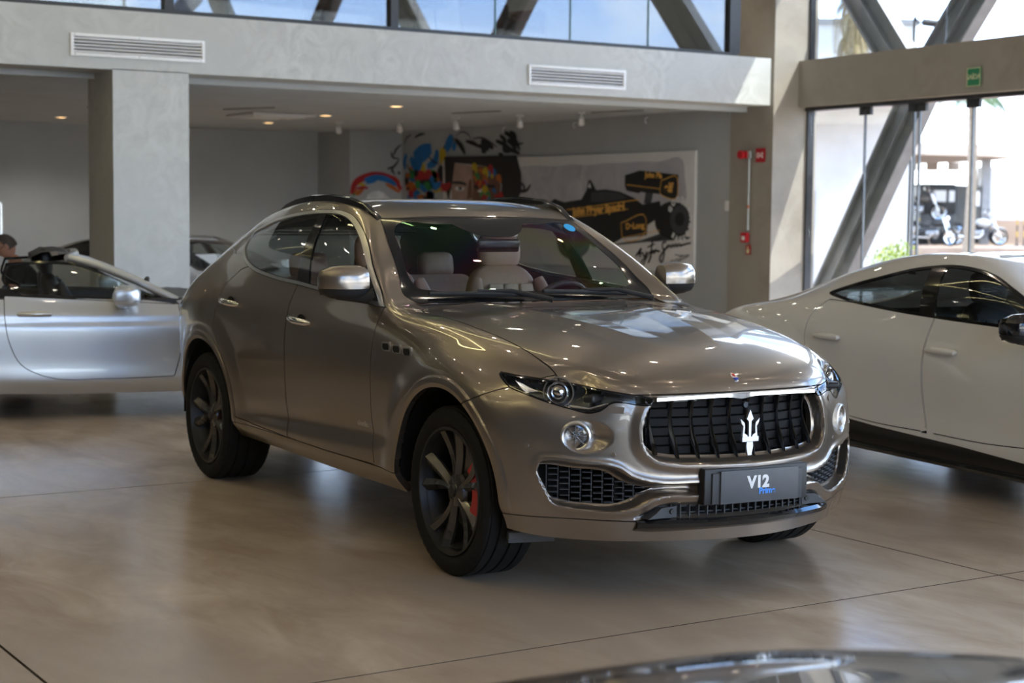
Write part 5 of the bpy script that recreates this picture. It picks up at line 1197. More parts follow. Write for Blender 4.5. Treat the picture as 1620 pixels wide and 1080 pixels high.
# black car in the foreground corner
w3 = place('dark_car', (4.49, -3.10, 0), math.radians(177.8), 'black glossy car just below the camera, only its bonnet showing'); ZK = .987
coupe(w3, 'black_paint', DLO_A, warp_cage(AX, AXV, AZ, [z * ZK for z in AZV], GK, GV, zb=.985 * ZK, ys=.97), arch=(0., -2.9, .355, .40), pillar=[(a, b * ZK) for a, b in PIL], ws_z=[(a * .97, b * ZK) for a, b in WSZ], wheel=dict(R=.345, rim=.26, w=.255), mirrors=(-.66, .98, .98, .86, 'black_paint', 'satin_black'), doors=[[(a, b * ZK) + tuple(c) for a, b, *c in D1]])
# silver convertible on the left, side on
SX, SXV = [-4.04, -3.5, -3.004, -2.3, -1.85, -1.45, -1.05, -.74, 0, .4, .945], [-3.75, -3.2, -2.56, -1.95, -1.72, -1.42, -1.05, -.60, 0, .36, .88]
SZV = [.16, .195, .30, .42, .53, .65, .76, .82, .875, 1.0, 1.12, 1.24, 1.29]
sv = place('convertible', (-6.55, .944, 0), math.radians(75), 'silver open top roadster standing side on at the left')
DLO_S = [(-.70, .885, 1), (-1.3, .905), (-1.80, .925, 1), (-1.95, 1.05), (-1.92, 1.17, 1), (-1.62, 1.185), (-1.42, 1.175, 1), (-1.1, 1.07)]
SD = [(-.66, .86, 1), (-.645, .72), (-.65, .5), (-.70, .315, 1), (-1.2, .305), (-1.65, .33), (-1.82, .42), (-1.90, .58), (-1.93, .75), (-1.935, .93, 1)]
WSS = [(0, .86), (-.60, .868), (-.685, .89), (-.655, .97), (-.59, 1.10), (-.53, 1.195), (0, 1.225)]
S4 = coupe(sv, 'silver_paint', DLO_S, warp_cage(SX, SXV, AZ, SZV, ys=.945), arch=(0., -2.56, .335, .385), doors=[SD], ws_z=WSS, open_top=.905, wheel=dict(R=.33, rim=.25, w=.25), handles=[(-1.72, .795)], track=.80, mirrors=(-1.08, .985, .93, .85, 'silver_paint', 'silver_paint'), glass='car_glass', trim='gloss_black', crease=(.735, .006), levels=4)
rows = [[(x_, y_, float(np.interp(x_, [-3.55, -3.2, -2.6, -2.2, -2.05], [.80, .86, .90, .90, .80])) - .03 * (y_ / .8) ** 2) for y_ in np.linspace(-.82, .82, 9)] for x_ in (-3.62, -3.4, -3.1, -2.7, -2.3, -2.08, -2.0)]
MB().grid(rows, True).build('rear_deck', 'silver_paint', sv); 
for s in (-1, 1):
    MB().tube([(-2.02, s * .40 - .14, .88), (-2.06, s * .40 - .12, 1.08), (-2.06, s * .40 + .12, 1.08), (-2.02, s * .40 + .14, .88)], .022, 10).build('roll_hoop', 'satin_chrome', sv)
    ap = MB().tube([(-.62, s * .80, .86), (-.95, s * .74, 1.03), (-1.25, s * .665, 1.15), (-1.46, s * .60, 1.205)], [.035, .032, .03, .03], 10); ap.build('windshield_pillar', 'silver_paint', sv)
MB().tube([(-1.46, -.60, 1.205), (-1.40, -.3, 1.222), (-1.385, 0, 1.228), (-1.40, .3, 1.222), (-1.46, .60, 1.205)], .034, 10).build('windshield_header', 'silver_paint', sv)
rw_ = [[(x_, y_, 1.215 + z_ - .02 * (y_ / .6) ** 2) for x_, z_ in ((-1.42, .0), (-1.46, .045), (-1.55, .062), (-1.66, .05), (-1.73, .015), (-1.73, -.035), (-1.6, -.02))] for y_ in np.linspace(-.60, .60, 9)]
MB().grid(rw_, True, cv=True).build('folded_top_edge', 'dark_leather', sv)
MB().box((-2.9, 0, .5), (.8, 1.3, .5)).build('boot_well', 'dark_void', sv)
for s in (-1, 1):
    for k_ in range(2): MB().box((-.48 , s * .895, .60 - k_ * .09), (.10, .02, .012)).build('side_fin', 'dark_void', sv)
# ---------------------------------------------------------------- mural: painted board and brush strokes on wall and pier, in wall coordinates (X, Z) or (Y, Z)
MURAL = {'smoke': [(-14.94, 2.25),(-14.57, 2.26),(-14.08, 2.24),(-13.61, 2.26),(-13.27, 2.24),(-12.85, 2.26),(-12.42, 2.26),(-12.0, 2.27),(-11.59, 2.26),(-11.08, 2.27),(-11.03, 2.02),(-11.0, 1.78),(-11.1, 1.71),(-12.26, 1.51),(-13.44, 1.53),(-14.4, 1.63),(-15.28, 1.67),(-15.64, 1.89),(-15.29, 2.19)], 'ground_shadow': [(-13.0, 1.11),(-11.97, 1.21),(-11.48, 1.32),(-10.88, 1.27),(-10.96, 1.24),(-11.83, 1.19),(-12.53, 1.13)], 'rear_wing': [(-12.34, 2.09),(-12.0, 2.15),(-11.16, 2.08),(-11.18, 1.76),(-11.42, 1.78),(-11.54, 1.83),(-11.99, 1.86),(-12.01, 1.84),(-12.3, 1.88),(-12.34, 1.95)], 'wing_strut': [(-11.86, 1.89),(-11.69, 1.89),(-11.75, 1.68),(-11.9, 1.71)], 'body': [(-14.17, 1.72),(-14.07, 1.77),(-13.82, 1.72),(-13.38, 1.76),(-13.26, 1.89),(-13.21, 2.03),(-13.15, 2.03),(-13.02, 1.89),(-12.79, 1.9),(-12.47, 1.87),(-12.12, 1.78),(-11.93, 1.69),(-11.55, 1.74),(-11.49, 1.55),(-11.81, 1.42),(-11.83, 1.28),(-12.39, 1.23),(-12.65, 1.13),(-13.06, 1.09),(-13.5, 1.29),(-13.91, 1.53)], 'pod_panel': [(-12.41, 1.44),(-11.85, 1.51),(-11.84, 1.36),(-12.38, 1.25)], 'cowl_highlight': [(-13.14, 1.86),(-12.79, 1.87),(-12.47, 1.85),(-12.26, 1.78),(-12.72, 1.73),(-13.14, 1.72)], 'rear_tyre': [(-10.89, 1.49),(-10.9, 1.43),(-10.92, 1.38),(-10.96, 1.33),(-11.02, 1.29),(-11.09, 1.26),(-11.17, 1.24),(-11.26, 1.23),(-11.34, 1.24),(-11.42, 1.26),(-11.5, 1.28),(-11.56, 1.32),(-11.61, 1.37),(-11.64, 1.42),(-11.65, 1.48),(-11.64, 1.54),(-11.61, 1.59),(-11.57, 1.64),(-11.51, 1.68),(-11.44, 1.71),(-11.35, 1.73),(-11.27, 1.73),(-11.19, 1.73),(-11.11, 1.71),(-11.03, 1.68),(-10.97, 1.64),(-10.93, 1.59),(-10.9, 1.54)], 'rear_tyre_face': [(-10.9, 1.5),(-10.9, 1.46),(-10.91, 1.42),(-10.94, 1.38),(-10.97, 1.35),(-11.01, 1.33),(-11.05, 1.31),(-11.1, 1.31),(-11.15, 1.31),(-11.19, 1.32),(-11.24, 1.35),(-11.27, 1.38),(-11.3, 1.41),(-11.31, 1.45),(-11.32, 1.49),(-11.32, 1.54),(-11.3, 1.58),(-11.28, 1.61),(-11.24, 1.64),(-11.2, 1.67),(-11.16, 1.68),(-11.11, 1.69),(-11.06, 1.68),(-11.02, 1.67),(-10.98, 1.64),(-10.94, 1.62),(-10.92, 1.58),(-10.9, 1.54)], 'rear_hub': [(-11.02, 1.51),(-11.02, 1.49),(-11.03, 1.47),(-11.04, 1.45),(-11.05, 1.43),(-11.07, 1.42),(-11.09, 1.42),(-11.11, 1.41),(-11.13, 1.42),(-11.16, 1.42),(-11.17, 1.43),(-11.19, 1.45),(-11.2, 1.46),(-11.21, 1.48),(-11.21, 1.5),(-11.21, 1.52),(-11.2, 1.54),(-11.19, 1.56),(-11.18, 1.57),(-11.16, 1.58),(-11.14, 1.59),(-11.12, 1.59),(-11.1, 1.59),(-11.07, 1.59),(-11.06, 1.58),(-11.04, 1.56),(-11.03, 1.54),(-11.02, 1.53)], 'front_tyre': [(-13.16, 1.17),(-13.17, 1.11),(-13.19, 1.06),(-13.24, 1.01),(-13.31, 0.97),(-13.38, 0.93),(-13.47, 0.91),(-13.56, 0.9),(-13.66, 0.9),(-13.75, 0.92),(-13.83, 0.95),(-13.9, 0.99),(-13.95, 1.04),(-13.98, 1.1),(-14.0, 1.16),(-13.99, 1.22),(-13.96, 1.27),(-13.91, 1.32),(-13.84, 1.37),(-13.76, 1.4),(-13.67, 1.42),(-13.58, 1.43),(-13.48, 1.42),(-13.39, 1.4),(-13.32, 1.37),(-13.25, 1.33),(-13.2, 1.28),(-13.17, 1.23)], 'front_tyre_face': [(-13.17, 1.17),(-13.18, 1.13),(-13.19, 1.08),(-13.22, 1.04),(-13.26, 1.01),(-13.31, 0.98),(-13.37, 0.96),(-13.43, 0.96),(-13.48, 0.96),(-13.54, 0.97),(-13.59, 1.0),(-13.63, 1.03),(-13.67, 1.07),(-13.69, 1.11),(-13.7, 1.16),(-13.69, 1.21),(-13.67, 1.25),(-13.64, 1.29),(-13.6, 1.33),(-13.55, 1.35),(-13.49, 1.37),(-13.44, 1.38),(-13.38, 1.37),(-13.32, 1.36),(-13.27, 1.33),(-13.23, 1.3),(-13.2, 1.26),(-13.18, 1.22)], 'front_hub': [(-13.29, 1.17),(-13.3, 1.15),(-13.3, 1.12),(-13.32, 1.1),(-13.34, 1.09),(-13.36, 1.07),(-13.39, 1.07),(-13.41, 1.06),(-13.44, 1.06),(-13.47, 1.07),(-13.49, 1.08),(-13.51, 1.1),(-13.53, 1.12),(-13.54, 1.14),(-13.54, 1.16),(-13.54, 1.19),(-13.53, 1.21),(-13.51, 1.23),(-13.49, 1.25),(-13.47, 1.26),(-13.45, 1.27),(-13.42, 1.27),(-13.39, 1.27),(-13.36, 1.26),(-13.34, 1.25),(-13.32, 1.23),(-13.31, 1.22),(-13.3, 1.19)], 'gap_a': [(-13.22, 1.93),(-13.18, 2.0),(-13.14, 1.92)], 'gold_lines': [([(-13.75, 1.61),(-13.02, 1.67),(-12.35, 1.73),(-11.98, 1.76)], 0.012),([(-13.69, 1.5),(-13.02, 1.55),(-12.26, 1.63)], 0.01),([(-12.41, 1.44),(-11.85, 1.51),(-11.84, 1.36),(-12.38, 1.25),(-12.41, 1.44)], 0.012),([(-11.52, 2.01),(-11.19, 2.05),(-11.19, 1.78),(-11.42, 1.79),(-11.54, 1.84),(-11.52, 2.01)], 0.012),([(-12.3, 1.96),(-11.55, 1.9)], 0.01),([(-12.36, 1.24),(-11.54, 1.35)], 0.008)], 'texts': {'jps': (-12.96, 1.62), 'jps2': (-11.69, 2.08), 'elf': (-11.36, 1.91), 'del_': (-12.09, 1.4), 'sen': (-11.44, 1.09), 'gy': (-11.11, 1.5)}, 'hair': [(-17.29, 2.45),(-15.11, 2.42),(-14.98, 2.16),(-14.96, 1.9),(-15.06, 1.75),(-15.56, 1.75),(-15.52, 1.98),(-15.75, 2.21),(-15.94, 2.27),(-16.62, 2.32),(-16.95, 2.34),(-17.02, 2.03),(-17.14, 1.75),(-17.25, 1.95)], 'skin': [(-16.99, 2.34),(-16.42, 2.29),(-16.37, 1.98),(-16.41, 1.63),(-17.0, 1.63),(-17.08, 2.03)], 'skin_dark': [(-16.42, 2.29),(-15.94, 2.27),(-15.75, 2.21),(-15.55, 1.98),(-15.6, 1.64),(-16.41, 1.63),(-16.37, 1.98)], 'brow': [[(-17.02, 2.05),(-16.77, 2.05),(-16.59, 2.02),(-16.57, 1.98),(-16.77, 2.0),(-17.0, 2.01)], [(-16.38, 1.98),(-16.16, 2.01),(-15.73, 1.98),(-15.71, 1.93),(-16.04, 1.95),(-16.3, 1.92)]], 'eye': [[(-16.64, 1.93),(-16.65, 1.92),(-16.68, 1.91),(-16.73, 1.9),(-16.79, 1.9),(-16.84, 1.9),(-16.89, 1.91),(-16.92, 1.92),(-16.94, 1.93),(-16.92, 1.95),(-16.89, 1.96),(-16.84, 1.96),(-16.79, 1.96),(-16.73, 1.96),(-16.68, 1.95),(-16.65, 1.94)], [(-15.91, 1.89),(-15.93, 1.88),(-15.96, 1.87),(-16.01, 1.86),(-16.07, 1.86),(-16.13, 1.86),(-16.18, 1.87),(-16.22, 1.88),(-16.23, 1.89),(-16.22, 1.9),(-16.18, 1.91),(-16.13, 1.92),(-16.07, 1.92),(-16.01, 1.92),(-15.96, 1.91),(-15.93, 1.9)]], 'pupil': [[(-16.71, 1.94),(-16.72, 1.92),(-16.73, 1.91),(-16.75, 1.91),(-16.78, 1.91),(-16.8, 1.91),(-16.82, 1.92),(-16.82, 1.94),(-16.82, 1.95),(-16.8, 1.96),(-16.78, 1.96),(-16.75, 1.96),(-16.73, 1.96),(-16.72, 1.95)], [(-16.0, 1.89),(-16.0, 1.88),(-16.02, 1.87),(-16.04, 1.87),(-16.06, 1.87),(-16.09, 1.87),(-16.1, 1.88),(-16.11, 1.89),(-16.1, 1.91),(-16.09, 1.92),(-16.07, 1.92),(-16.04, 1.92),(-16.02, 1.92),(-16.0, 1.91)]], 'nose': [[(-16.5, 2.06),(-16.42, 2.08),(-16.39, 1.79),(-16.57, 1.75)]], 'strokes': [(0, [(-16.08, 2.1),(-16.0, 2.07),(-15.93, 2.03)], 0.08614658564796523, 'paint_orange'),(0, [(-16.3, 2.04),(-16.24, 2.06),(-16.2, 1.99)], 0.05752987649833748, 'paint_yellow'),(0, [(-16.34, 2.11),(-16.26, 2.14),(-16.19, 2.04)], 0.09763492046725358, 'paint_green'),(0, [(-15.67, 2.07),(-15.6, 2.1),(-15.55, 2.02)], 0.09985027612149759, 'paint_orange'),(0, [(-16.41, 2.25),(-16.33, 2.28),(-16.26, 2.18)], 0.11224867252345946, 'paint_yellow'),(0, [(-16.09, 2.03),(-16.03, 2.0),(-15.98, 1.98)], 0.08998185217654334, 'paint_red'),(0, [(-16.08, 2.18),(-15.99, 2.21),(-15.92, 2.11)], 0.10662476971983596, 'paint_yellow'),(0, [(-15.83, 2.11),(-15.8, 2.12),(-15.78, 2.09)], 0.08203198439347928, 'paint_yellow'),(0, [(-16.14, 1.99),(-16.06, 2.02),(-15.99, 1.93)], 0.06708013427836741, 'paint_red'),(0, [(-16.07, 1.99),(-16.01, 2.01),(-15.97, 1.95)], 0.09529933966961796, 'paint_blue'),(0, [(-15.82, 2.18),(-15.78, 2.16),(-15.76, 2.15)], 0.05121196089033855, 'paint_green'),(0, [(-15.84, 2.22),(-15.79, 2.23),(-15.76, 2.18)], 0.05087640110247934, 'paint_green'),(0, [(-15.8, 2.2),(-15.74, 2.18),(-15.7, 2.15)], 0.09070923518579269, 'paint_blue'),(0, [(-16.11, 2.15),(-16.06, 2.17),(-16.02, 2.11)], 0.05003767268049417, 'paint_orange'),(0, [(-16.2, 2.01),(-16.16, 2.0),(-16.13, 1.98)], 0.12966685763262326, 'paint_orange'),(0, [(-15.93, 2.22),(-15.84, 2.26),(-15.78, 2.15)], 0.08532333449022625, 'paint_red'),(0, [(-15.82, 2.16),(-15.78, 2.18),(-15.74, 2.12)], 0.05594247942573856, 'paint_blue'),(0, [(-15.98, 2.19),(-15.91, 2.16),(-15.86, 2.13)], 0.09977193859410768, 'paint_blue'),(0, [(-15.67, 2.12),(-15.61, 2.09),(-15.56, 2.07)], 0.06462621726229481, 'paint_blue'),(0, [(-16.2, 2.19),(-16.14, 2.22),(-16.08, 2.14)], 0.06267805680002235, 'paint_orange'),(0, [(-16.29, 2.0),(-16.21, 2.03),(-16.15, 1.93)], 0.08371657791578863, 'paint_red'),(0, [(-16.37, 2.12),(-16.32, 2.1),(-16.29, 2.08)], 0.07055851186562496, 'paint_orange'),(0, [(-15.99, 1.82),(-15.91, 1.86),(-15.84, 1.76)], 0.06011201395296832, 'paint_green'),(0, [(-15.94, 1.77),(-15.87, 1.75),(-15.82, 1.72)], 0.066992019961691, 'paint_blue'),(0, [(-15.79, 1.89),(-15.74, 1.91),(-15.7, 1.85)], 0.05483644607460388, 'paint_blue'),(0, [(-16.16, 1.82),(-16.07, 1.86),(-16.0, 1.75)], 0.07897161253595847, 'paint_green'),(0, [(-15.61, 1.8),(-15.54, 1.83),(-15.49, 1.75)], 0.09719005050365956, 'paint_red'),(0, [(-16.0, 1.85),(-15.96, 1.87),(-15.92, 1.81)], 0.051700734256728116, 'paint_red'),(0, [(-16.0, 1.79),(-15.95, 1.81),(-15.91, 1.75)], 0.05602103200739071, 'paint_orange'),(0, [(-16.09, 1.9),(-16.0, 1.93),(-15.94, 1.83)], 0.11346133408747873, 'paint_yellow'),(0, [(-16.1, 1.8),(-16.02, 1.77),(-15.95, 1.73)], 0.12553914772899866, 'paint_red'),(0, [(-15.7, 1.82),(-15.64, 1.79),(-15.59, 1.76)], 0.08033411358754569, 'paint_red'),(0, [(-17.85, 2.2),(-17.71, 2.17),(-17.57, 2.13)], 0.1328207076565548, 'paint_green'),(0, [(-17.43, 1.92),(-17.31, 1.89),(-17.19, 1.87)], 0.06837822222612584, 'paint_orange'),(0, [(-18.63, 1.97),(-18.5, 2.0),(-18.37, 1.9)], 0.07128849349711133, 'paint_orange'),(0, [(-17.78, 2.02),(-17.61, 1.97),(-17.44, 2.03)], 0.12781369791310881, 'paint_blue'),(0, [(-17.97, 1.89),(-17.86, 1.87),(-17.76, 1.88)], 0.08414837056916998, 'paint_green'),(0, [(-17.78, 2.15),(-17.66, 2.18),(-17.55, 2.09)], 0.0984418682899903, 'paint_orange'),(0, [(-17.45, 2.14),(-17.37, 2.12),(-17.29, 2.1)], 0.1448720304970238, 'paint_black'),(0, [(-18.58, 1.79),(-18.41, 1.83),(-18.24, 1.78)], 0.08751628229449084, 'paint_blue'),(0, [(-17.56, 2.06),(-17.44, 2.03),(-17.31, 2.02)], 0.14419020472618677, 'paint_orange'),(0, [(-18.06, 2.21),(-17.99, 2.22),(-17.93, 2.19)], 0.08810703484012332, 'paint_yellow'),(0, [(-18.25, 1.88),(-18.18, 1.89),(-18.12, 1.88)], 0.07899184884483106, 'paint_yellow'),(0, [(-18.35, 2.18),(-18.28, 2.2),(-18.21, 2.18)], 0.12299642364337413, 'paint_black'),(0, [(-17.81, 2.07),(-17.74, 2.09),(-17.67, 2.08)], 0.10751423020366, 'paint_blue'),(0, [(-17.71, 1.89),(-17.58, 1.92),(-17.46, 1.92)], 0.08723549364401686, 'paint_yellow'),(0, [(-17.94, 1.81),(-17.81, 1.84),(-17.69, 1.81)], 0.13919322378917845, 'paint_blue'),(0, [(-18.55, 1.81),(-18.39, 1.85),(-18.23, 1.8)], 0.07968767317052794, 'paint_red'),(0, [(-18.16, 1.98),(-17.98, 1.94),(-17.81, 1.97)], 0.1251322565841182, 'paint_blue'),(0, [(-18.53, 1.84),(-18.37, 1.88),(-18.2, 1.87)], 0.14999837367998253, 'paint_red'),(0, [(-17.37, 1.99),(-17.22, 1.95),(-17.06, 2.01)], 0.13182682220323644, 'paint_red'),(0, [(-18.2, 2.21),(-18.08, 2.18),(-17.96, 2.16)], 0.10874474921804524, 'paint_red'),(0, [(-18.37, 1.84),(-18.25, 1.87),(-18.13, 1.87)], 0.09350043273462612, 'paint_blue'),(0, [(-18.03, 1.78),(-17.85, 1.74),(-17.68, 1.69)], 0.10925812973003919, 'paint_black'),(0, [(-18.55, 2.15),(-18.42, 2.11),(-18.29, 2.09)], 0.11615311610614593, 'paint_blue'),(0, [(-17.96, 1.85),(-17.83, 1.82),(-17.7, 1.82)], 0.15547845709715824, 'paint_orange'),(0, [(-18.38, 1.85),(-18.2, 1.8),(-18.01, 1.82)], 0.08009672255149745, 'paint_orange'),(0, [(-18.52, 2.25),(-18.4, 2.27),(-18.29, 2.23)], 0.10005839343666786, 'paint_orange'),(0, [(-18.51, 2.21),(-18.42, 2.18),(-18.33, 2.2)], 0.15568650782137672, 'paint_green'),(0, [(-18.3, 2.03),(-18.22, 2.01),(-18.14, 1.99)], 0.15356895379763502, 'paint_green'),(0, [(-17.96, 2.19),(-17.85, 2.22),(-17.73, 2.13)], 0.07294614501454434, 'paint_red'),(0, [(-18.62, 2.18),(-18.56, 2.16),(-18.49, 2.18)], 0.09553470912908513, 'paint_orange'),(0, [(-18.0, 2.01),(-17.86, 1.98),(-17.72, 1.97)], 0.1301367561000227, 'paint_green'),(0, [(-18.64, 1.95),(-18.47, 1.99),(-18.29, 1.93)], 0.14638390573212132, 'paint_orange'),(0, [(-17.81, 2.0),(-17.64, 2.04),(-17.48, 2.02)], 0.1340771573989719, 'paint_yellow'),(0, [(-17.47, 2.09),(-17.37, 2.12),(-17.27, 2.11)], 0.15983538254688823, 'paint_red'),(0, [(-18.37, 2.46),(-18.07, 2.52),(-17.78, 2.59)], 0.3, 'paint_blue'),(0, [(-18.48, 2.46),(-18.35, 2.33),(-18.24, 2.27),(-18.07, 2.43)], 0.16, 'paint_blue'),(0, [(-17.09, 2.77),(-17.21, 2.65),(-17.29, 2.55)], 0.2, 'paint_blue'),(0, [(-17.57, 2.56),(-17.63, 2.4),(-17.9, 2.3)], 0.16, 'paint_blue'),(0, [(-18.61, 2.52),(-18.68, 2.4),(-18.65, 2.27)], 0.1, 'paint_blue'),(0, [(-17.01, 2.67),(-17.03, 2.59),(-17.05, 2.54)], 0.12, 'paint_blue'),(0, [(-17.45, 2.59),(-17.41, 2.46),(-17.45, 2.34)], 0.22, 'paint_yellow'),(0, [(-18.03, 2.36),(-18.13, 2.25),(-18.24, 2.16)], 0.2, 'paint_yellow'),(0, [(-18.32, 2.04),(-18.03, 2.1),(-17.57, 2.07)], 0.2, 'paint_black'),(0, [(-18.59, 2.21),(-18.61, 2.08),(-18.54, 1.92)], 0.14, 'paint_black'),(0, [(-17.53, 2.28),(-17.41, 2.15),(-17.36, 1.99)], 0.22, 'paint_black'),(0, [(-18.33, 2.12),(-17.9, 2.16),(-17.53, 2.15)], 0.14, 'paint_red'),(0, [(-16.99, 2.72),(-16.82, 2.61),(-16.68, 2.48)], 0.09, 'paint_black'),(0, [(-16.66, 2.68),(-16.43, 2.64),(-16.24, 2.58)], 0.07, 'paint_black'),(0, [(-16.2, 2.67),(-16.02, 2.62),(-15.83, 2.55)], 0.1, 'paint_black'),(0, [(-16.28, 2.6),(-16.13, 2.57),(-15.98, 2.53)], 0.09, 'paint_black'),(0, [(-16.2, 2.52),(-16.05, 2.5)], 0.08, 'paint_black'),(0, [(-15.65, 2.74),(-15.5, 2.64),(-15.54, 2.53),(-15.36, 2.48)], 0.09, 'paint_black'),(0, [(-15.54, 2.79),(-15.33, 2.71),(-15.15, 2.59),(-15.08, 2.5)], 0.08, 'paint_black'),(0, [(-15.76, 2.66),(-15.54, 2.6),(-15.36, 2.52),(-15.08, 2.45)], 0.08, 'paint_black'),(0, [(-15.43, 2.66),(-15.25, 2.58),(-15.18, 2.48)], 0.1, 'paint_black'),(0, [(-15.15, 2.59),(-14.98, 2.6)], 0.03, 'paint_black'),(0, [(-15.36, 2.79),(-15.22, 2.73),(-15.17, 2.67)], 0.06, 'paint_black'),(0, [(-15.68, 2.46),(-15.54, 2.44)], 0.05, 'paint_black'),(0, [(-15.0, 1.87),(-14.79, 1.91),(-14.71, 1.98)], 0.05, 'paint_black'),(0, [(-14.96, 2.01),(-14.88, 1.93),(-14.96, 1.87)], 0.05, 'paint_black'),(0, [(-16.47, 2.71),(-16.2, 2.72),(-15.9, 2.63),(-15.72, 2.56)], 0.025, 'paint_black'),(0, [(-16.97, 2.78),(-16.78, 2.83),(-16.58, 2.77),(-16.51, 2.71)], 0.02, 'paint_black'),(0, [(-17.37, 2.58),(-17.29, 2.65),(-17.17, 2.73)], 0.05, 'paint_black'),(0, [(-18.68, 2.69),(-18.64, 2.77),(-18.46, 2.84)], 0.03, 'paint_black'),(0, [(-18.33, 2.79),(-18.16, 2.83),(-17.99, 2.84)], 0.04, 'paint_black'),(0, [(-17.86, 2.47),(-17.7, 2.38),(-17.53, 2.34)], 0.03, 'paint_black'),(0, [(-18.59, 2.36),(-18.5, 2.25),(-18.37, 2.2)], 0.03, 'paint_black'),(1, [(8.87, 2.49),(8.91, 2.59),(9.02, 2.69)], 0.03, 'paint_black'),(1, [(8.83, 2.56),(8.84, 2.48),(8.98, 2.44)], 0.03, 'paint_black'),(1, [(8.75, 2.27),(8.87, 2.31),(8.97, 2.42)], 0.04, 'paint_black'),(1, [(8.82, 2.21),(8.87, 2.31),(8.91, 2.36)], 0.03, 'paint_black'),(1, [(8.89, 2.17),(8.84, 2.27)], 0.03, 'paint_black'),(1, [(8.95, 2.22),(9.0, 2.19)], 0.05, 'paint_black'),(1, [(8.08, 1.84),(8.14, 2.01),(8.39, 2.14),(8.68, 2.15),(8.91, 2.06),(9.02, 1.92)], 0.12, 'paint_red'),(1, [(8.32, 2.08),(8.53, 2.12),(8.77, 2.08),(8.92, 2.0)], 0.1, 'paint_blue'),(1, [(8.35, 2.03),(8.54, 2.07)], 0.06, 'paint_blue'),(1, [(8.14, 1.99),(8.23, 2.01),(8.32, 1.98),(8.23, 1.94)], 0.05, 'paint_yellow'),(1, [(8.11, 1.91),(8.18, 1.86),(8.3, 1.92)], 0.09, 'paint_orange'),(1, [(8.75, 2.13),(8.89, 2.11),(8.99, 2.04)], 0.08, 'paint_orange'),(1, [(8.1, 1.86),(8.14, 1.82)], 0.06, 'paint_green'),(1, [(8.72, 2.02),(8.87, 1.95),(8.99, 1.88)], 0.07, 'paint_orange'),(1, [(8.16, 1.93),(8.3, 1.95),(8.39, 1.94)], 0.05, 'paint_red')], 'dome': [(8.35, 1.74),(8.38, 1.83),(8.49, 1.89),(8.61, 1.9),(8.7, 1.86),(8.78, 1.79),(8.81, 1.75)], 'signature': [([(-12.06, 0.99),(-12.01, 1.04),(-11.94, 1.1),(-11.97, 1.03),(-11.96, 0.98)], 0.027499999999999997),([(-12.04, 1.02),(-11.92, 1.04)], 0.02),([(-11.91, 1.05),(-11.87, 0.99),(-11.81, 1.06)], 0.0225),([(-11.81, 1.06),(-11.85, 0.94),(-11.91, 0.87),(-11.95, 0.87),(-11.92, 0.93),(-11.8, 0.99)], 0.02),([(-11.79, 1.0),(-11.76, 1.05),(-11.71, 1.04)], 0.02),([(-11.69, 1.23),(-11.71, 1.12),(-11.73, 0.99),(-11.78, 0.91)], 0.027499999999999997),([(-11.8, 1.12),(-11.64, 1.17)], 0.0175),([(-11.7, 1.04),(-11.67, 1.08),(-11.63, 1.06),(-11.66, 1.04),(-11.61, 1.09),(-11.58, 1.07),(-11.53, 1.08)], 0.02),([(-11.7, 1.2),(-11.59, 1.23),(-11.48, 1.26)], 0.015),([(-11.39, 1.2),(-11.47, 1.18),(-11.47, 1.13),(-11.44, 1.09),(-11.45, 0.98),(-11.49, 0.93),(-11.53, 0.97),(-11.48, 1.04),(-11.39, 1.12)], 0.025),([(-11.39, 1.12),(-11.35, 1.16),(-11.37, 1.12),(-11.31, 1.16),(-11.29, 1.13),(-11.25, 1.17),(-11.23, 1.14),(-11.18, 1.18),(-11.16, 1.14),(-11.12, 1.18),(-11.08, 1.16),(-11.1, 1.15),(-11.03, 1.17),(-10.87, 1.2)], 0.02),([(-11.31, 0.91),(-11.25, 0.96),(-11.2, 0.95),(-11.16, 0.98),(-11.09, 0.96),(-11.08, 1.02),(-11.03, 1.03)], 0.01),([(-11.2, 1.04),(-11.05, 1.02),(-10.9, 1.04)], 0.00875),([(-11.16, 0.94),(-11.03, 0.99),(-10.91, 1.03)], 0.00875)]}
for n_, c_ in (('paint_red', (.42, .02, .02)), ('paint_blue', (.01, .16, .45)), ('paint_yellow', (.55, .40, .02)), ('paint_green', (.03, .25, .06)), ('paint_orange', (.50, .13, .02)), ('paint_black', (.010, .009, .009)), ('paint_gold', (.80, .42, .08)), ('paint_skin', (.42, .28, .22)), ('paint_skin_dark', (.16, .07, .04)), ('paint_hair', (.014, .010, .009)), ('paint_grey', (.05, .05, .055)), ('paint_white', (.75, .75, .74))):
    mat(n_, c_, .55, noise=.16, nscale=7)
tex_mat('paint_smoke', (.36, .35, .37), (.56, .55, .55), (.6, .7), 2.2, 9, 1.5, .0, c3=(.44, .43, .46), s3=.8)
mat('canvas_white', (.66, .64, .61), .6, noise=.03, nscale=3)
mu = empty('mural', (-14.08, 9.03, 1.60), label='mural board with a black and gold racing car and a painted face', cat='painting')
MB().box((0, -.02, 0), (6.51, .04, 1.58), bev=.004).build('board', 'canvas_white', mu)
def flat(pts, nm, m, y, parent=mu, th=.002, org=(-14.08, 1.60)): return MB().prism([(p[0] - org[0], p[1] - org[1]) for p in pts], 'y', y, y - th).build(nm, m, parent)
B0 = -.0405
flat(spline_pts(MURAL['smoke'], 4), 'smoke_wash', 'paint_smoke', B0); flat(MURAL['ground_shadow'], 'ground_shadow', 'paint_grey', B0 - .001)
